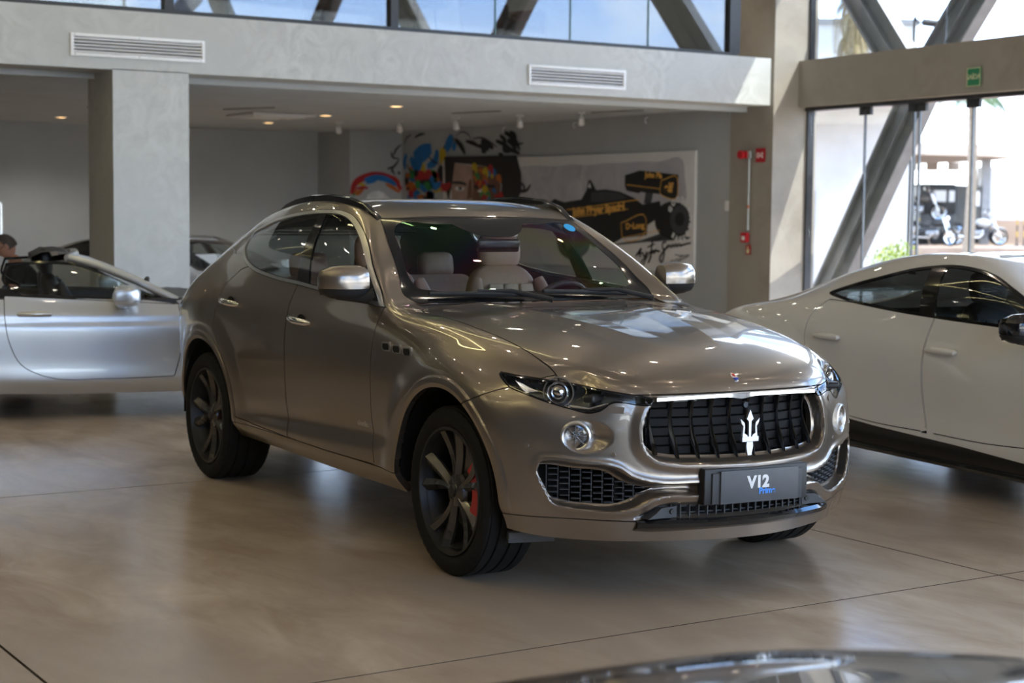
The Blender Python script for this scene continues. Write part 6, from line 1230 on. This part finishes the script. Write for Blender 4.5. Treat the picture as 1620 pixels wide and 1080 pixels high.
for k_, nm, m, lv in (('front_tyre', 'painted_tyre', 'paint_black', 2), ('front_tyre_face', 'painted_tyre', 'paint_grey', 3), ('front_hub', 'painted_hub', 'paint_black', 4), ('body', 'painted_car_body', 'paint_black', 5), ('cowl_highlight', 'painted_highlight', 'paint_grey', 6), ('pod_panel', 'painted_panel', 'paint_hair', 6), ('wing_strut', 'painted_strut', 'paint_grey', 4), ('rear_wing', 'painted_wing', 'paint_black', 6), ('rear_tyre', 'painted_tyre', 'paint_black', 7), ('rear_tyre_face', 'painted_tyre', 'paint_grey', 8), ('rear_hub', 'painted_hub', 'paint_black', 9), ('gap_a', 'painted_gap', 'paint_white', 6), ('hair', 'painted_hair', 'paint_hair', 3), ('skin', 'painted_face', 'paint_skin', 2), ('skin_dark', 'painted_face', 'paint_skin_dark', 2), ):
    flat(MURAL[k_], nm, m, B0 - .001 * lv)
for k_, m, lv in (('nose', 'paint_skin_dark', 3), ('brow', 'paint_hair', 5), ('eye', 'paint_white', 4), ('pupil', 'paint_black', 5)):
    for p in MURAL[k_]: flat(p, 'painted_' + k_, m, B0 - .001 * lv)
def ribbon(pts, w, y, nm, m, parent, org, axis='y', taper=True):
    P = spline_pts([tuple(p) for p in pts], 5, closed=False); n = len(P); L = []; R = []
    for i in range(n):
        t = P[min(i + 1, n - 1)] - P[max(i - 1, 0)]; t = t / (np.hypot(*t) + 1e-9); q = np.array((-t[1], t[0])); ww = w / 2 * ((.35 + .65 * math.sin(math.pi * (.12 + .80 * i / (n - 1)))) if taper else 1)
        L.append(P[i] + q * ww - np.array(org)); R.append(P[i] - q * ww - np.array(org))
    mb = MB()
    for side in (0, .0015):
        o = len(mb.v); mb.add([((a[0], y - side, a[1]) if axis == 'y' else (y + side, a[0], a[1])) for p in zip(L, R) for a in p], [(2 * i, 2 * i + 1, 2 * i + 3, 2 * i + 2) for i in range(n - 1)])
    return mb.build(nm, m, parent, fix=False)
for pts, w in MURAL['gold_lines']: ribbon(pts, w, B0 - .008, 'gold_line', 'paint_gold', mu, (-14.08, 1.60), taper=False)
RX = (math.pi / 2, 0, 0); tl = lambda k, y=-.0515: (MURAL['texts'][k][0] + 14.08, y, MURAL['texts'][k][1] - 1.60)
def tx(t, size, m, key, rot=0., sx=1., bold=.004, shear=0.): return text_part('lettering', t, size, m, mu, tl(key), (math.pi / 2, -rot, 0), depth=.0005, sx=sx, bold=bold, shear=shear)
tx('John Player Special', .150, 'paint_gold', 'jps', .07, 1.1, .009); tx('John Pla', .105, 'paint_gold', 'jps2', -.04, 1.1); tx('elf', .17, 'paint_gold', 'elf', 0, 1.1, .008); tx('DeLong', .115, 'paint_gold', 'del_', .06, 1.15)
for pts, w in MURAL['signature']: ribbon(pts, w, B0 - .009, 'signature_stroke', 'paint_black', mu, (-14.08, 1.60), taper=False)
gyc = MURAL['texts']['gy']
for k_, ch in enumerate('GOODYEAR'):
    a = math.radians(150 - k_ * 24); 
    text_part('tyre_letter', ch, .095, 'paint_white', mu, (gyc[0] + 14.08 + .235 * math.cos(a), -.0515, gyc[1] - 1.60 + .26 * math.sin(a)), (math.pi / 2, math.pi / 2 - a, 0), depth=.0005, bold=.007)
for k_, ch in enumerate('EAGLE'):
    a = math.radians(235 + k_ * 20); text_part('tyre_letter', ch, .085, 'paint_white', mu, (gyc[0] + 14.08 + .235 * math.cos(a), -.0515, gyc[1] - 1.60 + .26 * math.sin(a)), (math.pi / 2, math.pi * 1.5 - a, 0), depth=.0005, bold=.007)
wm = empty('wall_painting', (-16.5, 9.03, 2.2), label='colourful brush strokes painted on the grey wall behind and above the board', cat='painting'); pm = empty('pier_painting', (-18.8, 8.54, 2.0), label='red and blue helmet shape painted on the wall pier', cat='painting')
for k_, (pier, pts, w, c_) in enumerate(MURAL['strokes']):
    if pier: ribbon(pts, w, .004 + .0008 * (k_ % 9), 'brush_stroke', c_, pm, (8.54, 2.0), 'x')
    else:
        on = all(p[0] > -17.36 and p[1] < 2.42 for p in pts)
        if on: ribbon(pts, w, B0 - .005 - .0006 * (k_ % 8), 'brush_stroke', c_, mu, (-14.08, 1.60))
        else: ribbon(pts, w, -.004 - .0012 * (k_ % 9) - (.045 if pts[0][0] > -17.4 and pts[0][1] < 2.43 else 0), 'brush_stroke', c_, wm, (-16.5, 2.2))
MB().prism([(p[0] - 8.54, p[1] - 2.0) for p in MURAL['dome']], 'x', .002, .006).build('painted_visor', 'paint_white', pm)
# ---------------------------------------------------------------- outside the glass
tag(MB().box((-14, 40, -.25), (140, 60.0, .30)).build('ground_outside', 'paving'), kind='structure', label='sunlit paved forecourt outside the glass'); tag(MB().box((44, 0, -.25), (58, 140, .30)).build('ground_street', 'paving'), kind='structure', label='paved street behind the camera')
RZ = math.radians(57.65); RT, FW = V3(.535, .845, 0), V3(-.845, .535, 0); OC = V3(-35.7, 41.56, .5)
def op(x, y=0., z=0.): return OC + RT * x + FW * y + V3(0, 0, z)
tag(MB().box((0, 0, 0), (60, 50, .6), RZ).build('terrace', 'paving', None, op(0, 20, -.30)), kind='structure', label='raised brick forecourt under the canopy')
tex_mat('canopy_beige', (.36, .29, .235), (.42, .345, .29), (.7, .8), 1.5, 4); tex_mat('beige_base', (.34, .23, .16), (.40, .28, .20), (.7, .8), 1.5, 4); tex_mat('grey_render', (.22, .22, .22), (.28, .28, .28), (.7, .8), 1.5, 4)
# neighbour building and canopy
nb = empty('neighbour_building', (-16.0, 16.95, 0), RZ, label='white rendered building close outside the glass', cat='building')
MB().box((-2.55, 2.0, 2.5), (6.9, 4.0, 5.0)).build('wall', 'white_render', nb); MB().box((-2.55, 2.0, 5.02), (7.0, 4.1, .10)).build('roof_edge', 'grey_render', nb); tag(MB().box((0, 0, 0), (2.6, 1.45, .12), RZ).build('ledge', 'white_render', None, V3(-16.0, 16.95, 3.53) + RT * -.6 + FW * -.76), 'white ledge of the neighbour building under the thin palm', 'ledge'); MB().box((-1.1, -.02, 1.0), (.5, .06, 2.0)).build('plinth_panel', 'grey_render', nb)
cn = empty('canopy', op(0, 0, 0), RZ, label='curved beige canopy roof over the parked vehicles', cat='canopy')
edge = [(-9, -3.0), (-2.3, -2.0), (.3, -1.0), (1.2, 0.2), (1.75, 2.2), (1.5, 5), (0, 9), (-3, 14), (-9, 17)]
MB().prism([(a, b) for a, b in edge], 'z', 3.15, 3.55).build('roof_slab', 'canopy_beige', cn)
for k_ in range(6): MB().box((-2.6 + k_ * .72, 9.6 - k_ * .55, 3.0), (.45, .5, .30), -.3).build('roof_rib', 'canopy_beige', cn)
for x_, y_, w_ in ((.93, 2.0, .30), (-.95, 9.5, .30)): MB().box((x_, y_, 1.58), (w_, .3, 3.16)).build('column', 'brace_steel', cn)
bw = empty('boundary_wall', op(3.2, 4.0, 0), RZ, label='white boundary wall with a beige base right of the canopy', cat='wall'); MB().box((0, 0, 1.9), (4.0, .3, 2.0)).build('wall_face', 'white_render', bw); MB().box((0, -.03, .45), (4.0, .32, .9)).build('wall_base', 'beige_base', bw)
# parked off-roader: black soft top, grey cab
mat('jeep_grey', (.09, .09, .085), .45, 0, noise=.08); mat('moto_white', (.45, .45, .44), .35, 0, coat=.6, noise=.04); mat('moto_dark', (.025, .025, .027), .4, .2, noise=.1); mat('moto_olive', (.09, .075, .06), .4, .1, noise=.1); mat('engine_metal', (.22, .22, .23), .3, .9, noise=.15, nscale=30)
jp = empty('off_roader', op(.1, 3.2, 0), RZ, label='black and grey off roader with a soft top under the canopy', cat='car')
MB().box((-.60, .7, 1.62), (1.36, 1.5, 1.24), bev=.10).build('soft_top', 'satin_black', jp); MB().box((-.40, -.06, 1.78), (.80, .03, .42), bev=.02).build('rear_window', 'sticker_white', jp); MB().box((-.27, -.075, 1.78), (.10, .02, .42)).build('window_bar', 'satin_black', jp)
MB().prism([(.08, .35), (1.22, .35), (1.30, .75), (1.28, 1.35), (1.02, 2.16), (.08, 2.20)], 'y', .0, 1.5).build('cab', 'jeep_grey', jp); MB().prism([(.50, 1.42), (1.12, 1.42), (.94, 1.98), (.50, 2.0)], 'y', -.015, .02).build('door_window', 'car_glass_blue' if 'car_glass_blue' in MATS else 'sticker_white', jp)
MB().box((-.60, .7, .75), (1.36, 1.5, .75), bev=.05).build('rear_tub', 'jeep_grey', jp); MB().box((1.24, -.09, 1.42), (.12, .10, .16), bev=.03).build('door_mirror', 'satin_black', jp)
for x_ in (-.75, 1.0):
    for y_ in (.1, 1.35): MB().lathe([(.12, -.11), (.36, -.11), (.38, -.07), (.38, .07), (.36, .11), (.12, .11)], 28, 'y').build('tire', 'tyre_rubber', jp, (x_, y_, .38))
def moto(name, loc, rz, label, body, tank, group='motorcycles on the forecourt'):
    e = empty(name, loc, rz, label=label, cat='motorcycle', group=group)
    for x_ in (0., 1.58):
        w_ = empty('wheel', (x_, 0, .31)); w_.parent = e
        MB().lathe([(.235, -.05), (.275, -.058), (.305, -.035), (.312, 0), (.305, .035), (.275, .058), (.235, .05)], 36, 'y').build('tire', 'tyre_rubber', w_); MB().lathe([(.215, -.04), (.238, -.045), (.238, .045), (.215, .04)], 36, 'y', closed=True).build('rim', 'chrome', w_); MB().lathe([(0, -.05), (.05, -.05), (.05, .05), (0, .05)], 16, 'y').build('hub', 'engine_metal', w_)
        for a in range(10): MB().tube([(.04 * math.cos(a * .628), 0, .04 * math.sin(a * .628)), (.22 * math.cos(a * .628 + .15), 0, .22 * math.sin(a * .628 + .15))], .004, 5).build('spoke', 'chrome', w_)
        fr = MB(); fr.grid([[((.34 * math.cos(a)), y_, (.34 * math.sin(a)) - .02 * abs(y_) * 20) for y_ in (-.06, -.03, 0, .03, .06)] for a in np.linspace(math.radians(20 if x_ == 0 else 35), math.radians(170 if x_ == 0 else 150), 12)], True); fr.build('fender', body, e, (x_, 0, .31))
    for s in (-1, 1): MB().tube([(1.58, s * .085, .31), (1.36, s * .085, .85), (1.30, s * .08, .98)], [.022, .026, .024], 10).build('fork_leg', 'chrome', e); MB().tube([(0, s * .11, .31), (.16, s * .12, .66)], .024, 8).build('shock', 'chrome', e)
    tk = MB().sphere((0, 0, 0), (.30, .14, .15), 20, 12); tk.build('fuel_tank', tank, e, (.98, 0, .80), (0, .12, 0)); MB().box((.42, 0, .70), (.60, .26, .11), 0, 0, .10, .05).build('seat', 'satin_black', e); MB().box((.08, 0, .78), (.30, .20, .10), 0, 0, -.15, .04).build('pillion_seat', 'satin_black', e)
    en = MB().box((.80, 0, .42), (.42, .26, .26), bev=.04); en.build('engine_block', 'engine_metal', e)
    for x_, t_ in ((.72, -.3), (.92, .35)): MB().lathe([(.07, 0), (.085, .01), (.07, .02), (.085, .04), (.07, .05), (.085, .07), (.07, .08), (.085, .10), (.07, .11), (.085, .13), (.06, .16), (0, .17)], 16, 'z').build('cylinder_head', 'engine_metal', e, (x_, 0, .52), (0, t_, 0))
    MB().tube([(.95, -.15, .42), (.80, -.18, .28), (.30, -.19, .30), (-.20, -.20, .36)], [.022, .028, .042, .045], 12).build('exhaust', 'chrome', e); MB().tube([(.0, 0, .31), (.5, .05, .30), (1.05, .0, .30), (1.32, 0, .80)], .025, 8).build('frame', 'satin_black', e)
    MB().box((.42, -.13, .52), (.36, .06, .18), 0, 0, 0, .05).build('side_cover', body, e)
    MB().tube([(1.05, -.36, 1.08), (1.14, -.30, 1.12), (1.28, -.10, 1.04), (1.28, .10, 1.04), (1.14, .30, 1.12), (1.05, .36, 1.08)], .013, 8).build('handlebar', 'chrome', e); MB().lathe([(0, -.07), (.05, -.06), (.085, .0), (.088, .03), (0, .045)], 20, 'x').build('headlamp', 'chrome', e, (1.42, 0, .95))
    for s in (-1, 1): MB().tube([(1.14, s * .30, 1.12), (1.12, s * .32, 1.24)], .006, 6).build('mirror_stem', 'chrome', e); MB().sphere((1.11, s * .33, 1.27), (.012, .055, .04), 12, 8).build('mirror', 'satin_black', e)
    MB().tube([(.55, .10, .30), (.50, .28, .01)], .010, 6).build('side_stand', 'chrome', e)
    return e
moto('motorcycle', op(-.66, 0, 0), RZ, 'white and chrome cruiser motorcycle in front of the off roader', 'moto_white', 'moto_white')
pl_ = tag(MB().box((0, 0, 0), (2.4, .9, .86), RZ, bev=.04).build('display_plinth', 'moto_dark', None, op(-1.75, 1.75, .42)), 'dark plinth under the raised motorcycle', 'plinth')
moto('motorcycle', op(-2.45, 1.7, .86), RZ, 'dark motorcycle raised on the plinth left of the off roader', 'moto_dark', 'moto_olive')
moto('motorcycle', op(-2.35, -.8, 0), RZ - .9, 'dark motorcycle half hidden by the white building', 'moto_dark', 'moto_dark'); moto('motorcycle', op(-.35, 1.25, 0), RZ + .1, 'grey motorcycle behind the white cruiser', 'jeep_grey', 'jeep_grey')
sc_ = empty('sidecar', op(-1.45, .55, 0), RZ, label='grey rounded sidecar with one wheel in front of the plinth', cat='sidecar'); MB().sphere((0, 0, .58), (.62, .36, .34), 24, 12).build('shell', 'jeep_grey', sc_); MB().lathe([(.09, -.06), (.27, -.06), (.30, 0), (.27, .06), (.09, .06)], 28, 'y').build('tire', 'tyre_rubber', sc_, (.1, -.40, .30)); MB().lathe([(0, -.05), (.10, -.05), (.12, 0), (0, .05)], 20, 'y').build('rim', 'engine_metal', sc_, (.1, -.40, .30))
mat('post_yellow', (.45, .28, .015), .5, noise=.06)
for k_, x_ in enumerate((-2.15, -1.15, 1.52, 1.78)):
    e = empty('barrier_post', op(x_, -.7 if k_ < 2 else -.1, 0), RZ, label=('striped barrier post left of the sidecar', 'striped barrier post in front of the sidecar', 'striped barrier post left of the pair by the boundary wall', 'striped barrier post right of the pair by the boundary wall')[k_], cat='post', group='striped barrier posts')
    MB().lathe([(0, 0), (.10, 0), (.10, .03), (.03, .06), (.02, .08)], 16, 'z').build('base', 'satin_black', e)
    for q in range(4): MB().lathe([(.025, .08 + q * .22), (.025, .30 + q * .22)], 12, 'z').build('stripe', 'post_yellow' if q % 2 else 'satin_black', e)
# greenery
def leaf_mat(n, c1, c2): tex_mat(n, c1, c2, (.5, .65), 9., 3, 0, 0)
leaf_mat('leaf_lime', (.19, .27, .008), (.34, .42, .02)); leaf_mat('leaf_green', (.035, .085, .015), (.085, .15, .04)); leaf_mat('leaf_dry', (.17, .12, .045), (.26, .20, .09)); tex_mat('palm_bark', (.22, .17, .12), (.32, .25, .18), (.8, .9), 9., 6, 0, .3, 30.)
sh = empty('shrub', (-11.14, 12.94, 0), label='lime green clipped shrub outside the glass', cat='shrub')
MB().lathe([(0, 0), (.26, 0), (.34, .62), (.30, .62), (.28, .55), (0, .55)], 24, 'z').build('planter', 'grey_render', sh)
random.seed(5); lf = MB()
for k_ in range(900):
    u = random.uniform(-1, 1); a = random.uniform(0, 2 * math.pi); r = random.random() ** .4; q = math.sqrt(1 - u * u)
    p = V3(.42 * r * q * math.cos(a), .42 * r * q * math.sin(a), .88 + .32 * r * u); d = V3(random.uniform(-1, 1), random.uniform(-1, 1), random.uniform(.2, 1.4)).normalized(); s = d.cross(V3(random.random(), random.random(), random.random())).normalized(); L = random.uniform(.05, .09); w = .014
    lf.add([p, p + d * L * .5 + s * w, p + d * L, p + d * L * .5 - s * w], [(0, 1, 2, 3)])
o = lf.build('foliage', 'leaf_lime', sh, fix=False); o['kind'] = 'stuff'; MB().tube([(0, 0, .5), (.01, 0, .9)], .03, 8).build('stem', 'palm_bark', sh)
def frond(L, droop, n=26):
    mb = MB(); P = []
    for i in range(n):
        t = i / (n - 1); P.append(V3(L * t * (1 - .25 * droop * t), 0, L * (.35 * t - droop * t * t)))
    mb.tube(P, [.018 * (1 - .8 * i / n) + .003 for i in range(n)], 5)
    for i in range(3, n):
        for s in (-1, 1):
            d = (P[i] - P[i - 1]).normalized(); l = L * .30 * math.sin(math.pi * (.15 + .8 * i / n)) + .05; side = V3(0, s, 0) * .75 + d * .6 + V3(0, 0, -.35); side.normalize(); tip = P[i] + side * l + V3(0, 0, -.12 * l); w = d * .022
            mb.add([P[i] - w, P[i] + side * l * .5 + w * .9, tip, P[i] + side * l * .5 - w * .9], [(0, 1, 2, 3)])
    return mb
def palm(name, loc, h, label, m, n, L, droop, hang=0, r=.13, group=None):
    e = empty(name, loc, label=label, cat='palm', group=group); MB().tube([(0, 0, 0), (.05, .03, h * .5), (0, 0, h)], [r * 1.3, r, r * .9], 12).build('trunk', 'palm_bark', e)
    f = frond(L, droop).build('frond', m, e, fix=False); f.location = (0, 0, h)
    for k_ in range(n):
        o = f if k_ == 0 else f.copy()
        if k_: C.objects.link(o)
        o.location = (0, 0, h - (k_ % 4) * .06); o.rotation_euler = (0, random.uniform(-.25, .35), k_ * 2.399)
    if hang:
        g = frond(L * .62, 1.5).build('dry_frond', 'leaf_dry', e, fix=False)
        for k_ in range(hang):
            o = g if k_ == 0 else g.copy()
            if k_: C.objects.link(o)
            o.location = (0, 0, h - .25 - k_ * .075); o.rotation_euler = (0, random.uniform(.1, .7), k_ * 2.399)
    return e
palm('palm', (-15.42, 16.11, 3.60), 2.3, 'thin palm with hanging dry fronds beside the concrete column', 'leaf_green', 12, 1.3, .55, hang=14, r=.06, group='palms outside')
palm('palm', (-24.0, 31.2, -.1), 8.6, 'tall green palm at the top right corner', 'leaf_green', 16, 2.9, .75, group='palms outside'); palm('palm', (-25.3, 29.9, -.1), 5.2, 'green palm showing just below the concrete band', 'leaf_green', 14, 1.2, .6, group='palms outside')
ct = empty('security_camera', (-11.55, 13.86, 4.40), RZ, label='small security camera outside above the braces', cat='camera'); MB().lathe([(0, -.16), (.05, -.15), (.055, .10), (.045, .14), (0, .14)], 16, 'x').build('housing', 'satin_black', ct, (.08, 0, 0), (0, .1, 0)); MB().tube([(-.05, 0, .02), (-.14, 0, .0), (-.18, 0, .09)], .014, 8).build('bracket', 'satin_black', ct); MB().tube([(-.18, 0, .09), (-.18, .05, -.05), (-.18, .05, -4.42)], .02, 8).build('pole', 'satin_black', ct)
# ---------------------------------------------------------------- the man at the desk, desk, chair, frame, gallery things
mat('skin_tone', (.42, .22, .15), .5, noise=.08, nscale=9); mat('hair_grey', (.07, .055, .048), .8, noise=.4, nscale=60); mat('shirt_black', (.012, .012, .013), .85, noise=.15, nscale=30); mat('jeans', (.03, .04, .07), .8, noise=.15, nscale=40); mat('desk_wood', (.20, .14, .09), .45, noise=.15, nscale=9)
def skin_body(name, chains, m, parent, root=0, sub=2):
    vs = []; es = []; rs = []; idx = {}
    for ch in chains:
        prev = None
        for key, p, r in ch:
            if key not in idx: idx[key] = len(vs); vs.append(p); rs.append(r)
            if prev is not None: es.append((prev, idx[key]))
            prev = idx[key]
    me = bpy.data.meshes.new(name); me.from_pydata(vs, es, []); o = bpy.data.objects.new(name, me); C.objects.link(o); o.parent = parent
    o.modifiers.new('Skin', 'SKIN').use_smooth_shade = True
    for i, r in enumerate(rs): me.skin_vertices[0].data[i].radius = (r, r) if not hasattr(r, '__len__') else r; me.skin_vertices[0].data[i].use_root = (i == root)
    md = o.modifiers.new('Subdivision', 'SUBSURF'); md.levels = sub; md.render_levels = sub; me.materials.append(MATS[m])
    return o
# local frame: +X = the way he faces
pr = empty('person', (-10.35, .24, 0), math.radians(-108), label='seated man with glasses in a black t-shirt, looking down behind the silver convertible', cat='person')
body = skin_body('body', [
    [('pel', (0, 0, .50), (.15, .17)), ('wst', (.03, 0, .68), (.125, .155)), ('chs', (.08, 0, .86), (.13, .185)), ('shc', (.11, 0, .985), (.10, .17)), ('nk0', (.135, 0, 1.055), .062), ('nk1', (.165, 0, 1.11), .055)],
    [('shc', 0, 0), ('shl', (.105, .185, .965), .068), ('ell', (.16, .25, .72), .048), ('wrl', (.40, .16, .735), .032)], [('shc', 0, 0), ('shr', (.105, -.185, .965), .068), ('elr', (.16, -.25, .72), .048), ('wrr', (.40, -.16, .735), .032)],
    [('pel', 0, 0), ('hpl', (.08, .10, .49), .095), ('knl', (.46, .12, .50), .068), ('anl', (.44, .12, .10), .045), ('tol', (.60, .13, .045), .035)], [('pel', 0, 0), ('hpr', (.08, -.10, .49), .095), ('knr', (.46, -.12, .50), .068), ('anr', (.44, -.12, .10), .045), ('tor', (.60, -.13, .045), .035)]], 'skin_tone', pr)
# head, one mesh with brow, nose, chin and ears
hb = MB(); rows = []
for i in range(17):
    t = math.pi * i / 16; row = []
    for j in range(24):
        a = 2 * math.pi * j / 24; x, y, z = math.sin(t) * math.cos(a), math.sin(t) * math.sin(a), math.cos(t)
        X, Y, Z = x * .098, y * .076, z * .118
        if z < -.1: X = X * (1 + .05 * x) - .012 * (z + .1) * 0; Y *= 1 - .28 * (-z - .1)
        if x < 0 and z < -.2: X *= 1 - .5 * (-z - .2)
        f = math.exp(-(a if a < math.pi else a - 2 * math.pi) ** 2 / .035) * (x > 0)
        X += f * (.024 * math.exp(-((Z + .022) / .020) ** 2) + .010 * math.exp(-((Z + .095) / .02) ** 2) + .006 * math.exp(-((Z + .062) / .008) ** 2) - .008 * math.exp(-((Z - .012) / .012) ** 2))
        for s in (-1, 1): X -= .007 * math.exp(-((a if a < math.pi else a - 2 * math.pi) - s * .42) ** 2 / .03 - ((Z - .008) / .013) ** 2)
        row.append((X, Y, Z))
    rows.append(row)
hb.grid(rows, True, cv=True)
hd = hb.build('head', 'skin_tone', pr, (.215, 0, 1.195), (0, .62, 0), sub=1)
for s in (-1, 1):
    MB().sphere((-.005, s * .077, -.005), (.020, .009, .032), 12, 8).build('ear', 'skin_tone', hd); MB().sphere((.083, s * .031, .008), (.012, .012, .012), 12, 8).build('eye', 'white_plastic', hd)
    MB().tube([(.104 + .002 * math.cos(a), s * .033 + .024 * math.cos(a), .006 + .018 * math.sin(a)) for a in np.linspace(0, 2 * math.pi, 17)[:-1]], .0028, 6, closed=True).build('glasses_rim', 'satin_black', hd); MB().tube([(.100, s * .057, .010), (.05, s * .078, .012), (-.01, s * .082, .010)], .0028, 6).build('glasses_arm', 'satin_black', hd)
MB().tube([(.106, -.010, .010), (.110, 0, .013), (.106, .010, .010)], .0028, 6).build('glasses_bridge', 'satin_black', hd)
hr = MB(); rows = []
for i in range(11):
    t = math.pi * .62 * i / 10
    rows.append([(math.sin(t) * math.cos(a) * .104 - .004 + (0 if math.cos(a) < .35 or t < .75 else -.05 * (t - .75) * 1.2), math.sin(t) * math.sin(a) * .083, math.cos(t) * .126 + (.0 if math.cos(a) < .2 else max(0, t - .85) * .13)) for a in np.linspace(0, 2 * math.pi, 25)[:-1]])
hr.grid(rows, True, cv=True).build('hair', 'hair_grey', hd)
sh_ = skin_body('t_shirt', [[('pel', (0, 0, .53), (.165, .185)), ('wst', (.03, 0, .68), (.142, .172)), ('chs', (.08, 0, .86), (.145, .20)), ('shc', (.11, 0, .975), (.115, .185)), ('nk', (.125, 0, 1.02), (.085, .10))],
    [('shc', 0, 0), ('shl', (.105, .19, .955), .085), ('ell', (.145, .235, .80), .068)], [('shc', 0, 0), ('shr', (.105, -.19, .955), .085), ('elr', (.145, -.235, .80), .068)]], 'shirt_black', pr)
skin_body('trousers', [[('pel', (0, 0, .50), (.165, .185)), ('hpl', (.08, .10, .49), .112), ('knl', (.46, .12, .50), .085), ('anl', (.44, .12, .12), .062)], [('pel', 0, 0), ('hpr', (.08, -.10, .49), .112), ('knr', (.46, -.12, .50), .085), ('anr', (.44, -.12, .12), .062)]], 'jeans', pr)
for s, nm in ((1, 'l'), (-1, 'r')):
    skin_body('hand', [[('w', (.39, s * .165, .738), .030), ('p', (.45, s * .145, .742), (.020, .036)), ('k', (.49, s * .135, .742), (.015, .036))]] + [[('k', 0, 0), ('f%d' % q, (.525, s * (.135 + (q - 1.5) * .02), .745), .009), ('g%d' % q, (.555 - .006 * abs(q - 1.5), s * (.135 + (q - 1.5) * .021), .738), .008)] for q in range(4)] + [[('p', 0, 0), ('t', (.465, s * .10, .742), .010), ('u', (.495, s * .088, .738), .009)]], 'skin_tone', pr)
    MB().box((.53, s * .125, .045), (.28, .10, .085), bev=.035).build('shoe', 'satin_black', pr)
ch = empty('office_chair', (-10.35, .24, 0), math.radians(-108), label='black office chair the man sits on', cat='chair'); MB().box((.04, 0, .29), (.50, .48, .09), bev=.04).build('seat', 'dark_leather', ch); MB().box((-.25, 0, .66), (.07, .44, .46), 0, 0, -.1, .03).build('backrest', 'dark_leather', ch); MB().tube([(0, 0, .10), (0, 0, .32)], .03, 12).build('column', 'fitting_grey', ch)
for a in range(5): MB().tube([(0, 0, .11), (.29 * math.cos(a * 1.257), .29 * math.sin(a * 1.257), .06)], [.03, .02], 8).build('leg', 'fitting_grey', ch); MB().lathe([(0, -.02), (.03, -.02), (.03, .02), (0, .02)], 12, 'y').build('castor', 'satin_black', ch, (.29 * math.cos(a * 1.257), .29 * math.sin(a * 1.257), .03))
dk = empty('desk', (-10.66, -.74, 0), math.radians(-108), label='low wooden desk in front of the seated man', cat='desk'); MB().box((0, 0, .705), (.65, 1.3, .03), bev=.004).build('desktop', 'desk_wood', dk)
for sx_ in (-.28, .28):
    for sy_ in (-.6, .6): MB().box((sx_, sy_, .345), (.05, .05, .69)).build('leg', 'fitting_grey', dk)
pf = empty('picture_frame', (-19.99, 2.42, 1.30), label='thin silver framed picture at the left picture edge', cat='picture'); MB().box((.012, 0, 0), (.02, .36, .62)).build('picture', 'gloss_black', pf)
for s in (-1, 1): MB().box((.015, s * .19, 0), (.03, .03, .66)).build('frame_stile', 'satin_chrome', pf); MB().box((.015, 0, s * .325), (.03, .36, .03)).build('frame_rail', 'satin_chrome', pf)
# gallery furniture behind the upper glass
mat('brown_leather', (.22, .10, .055), .45, noise=.12, nscale=14); mat('white_cloth', (.72, .74, .76), .8, noise=.05)
for k_, (y_, m, l_) in enumerate(((1.9, 'brown_leather', 'brown leather armchair behind the left gallery pane'), (3.75, 'brown_leather', 'brown leather armchair beside the gallery mullion'), (5.9, 'brown_leather', 'brown leather armchair in the wide gallery pane'))):
    e = empty('armchair', (-10.6, y_, 3.43), math.radians(20), label=l_, cat='chair', group='gallery armchairs'); MB().box((0, 0, .22), (.70, .72, .32), bev=.08).build('seat', m, e); MB().box((-.30, 0, .45), (.18, .72, .55), 0, 0, -.12, .07).build('backrest', m, e)
    for s in (-1, 1): MB().box((.02, s * .36, .36), (.66, .14, .34), bev=.06).build('armrest', m, e)
e = empty('gallery_table', (-10.4, 2.82, 3.43), label='white cloth covered table behind the gallery glass', cat='table'); MB().box((0, 0, .40), (.7, .75, .03), bev=.01).build('tabletop', 'white_cloth', e); MB().grid([[(.36 * math.cos(a) * (1 + .06 * math.sin(9 * a) * z), .40 * math.sin(a) * (1 + .06 * math.sin(9 * a) * z), .41 - .40 * z) for z in (0, .5, 1)] for a in np.linspace(0, 2 * math.pi, 61)], True).build('cloth', 'white_cloth', e)
e = empty('gallery_stool', (-10.3, 4.75, 3.43), label='black stool behind the gallery glass', cat='stool'); MB().lathe([(0, .50), (.19, .50), (.20, .46), (.18, .42), (0, .42)], 24, 'z').build('seat', 'dark_leather', e)
for a in range(3): MB().tube([(.12 * math.cos(a * 2.09), .12 * math.sin(a * 2.09), .43), (.2 * math.cos(a * 2.09), .2 * math.sin(a * 2.09), 0)], .014, 8).build('leg', 'fitting_grey', e)
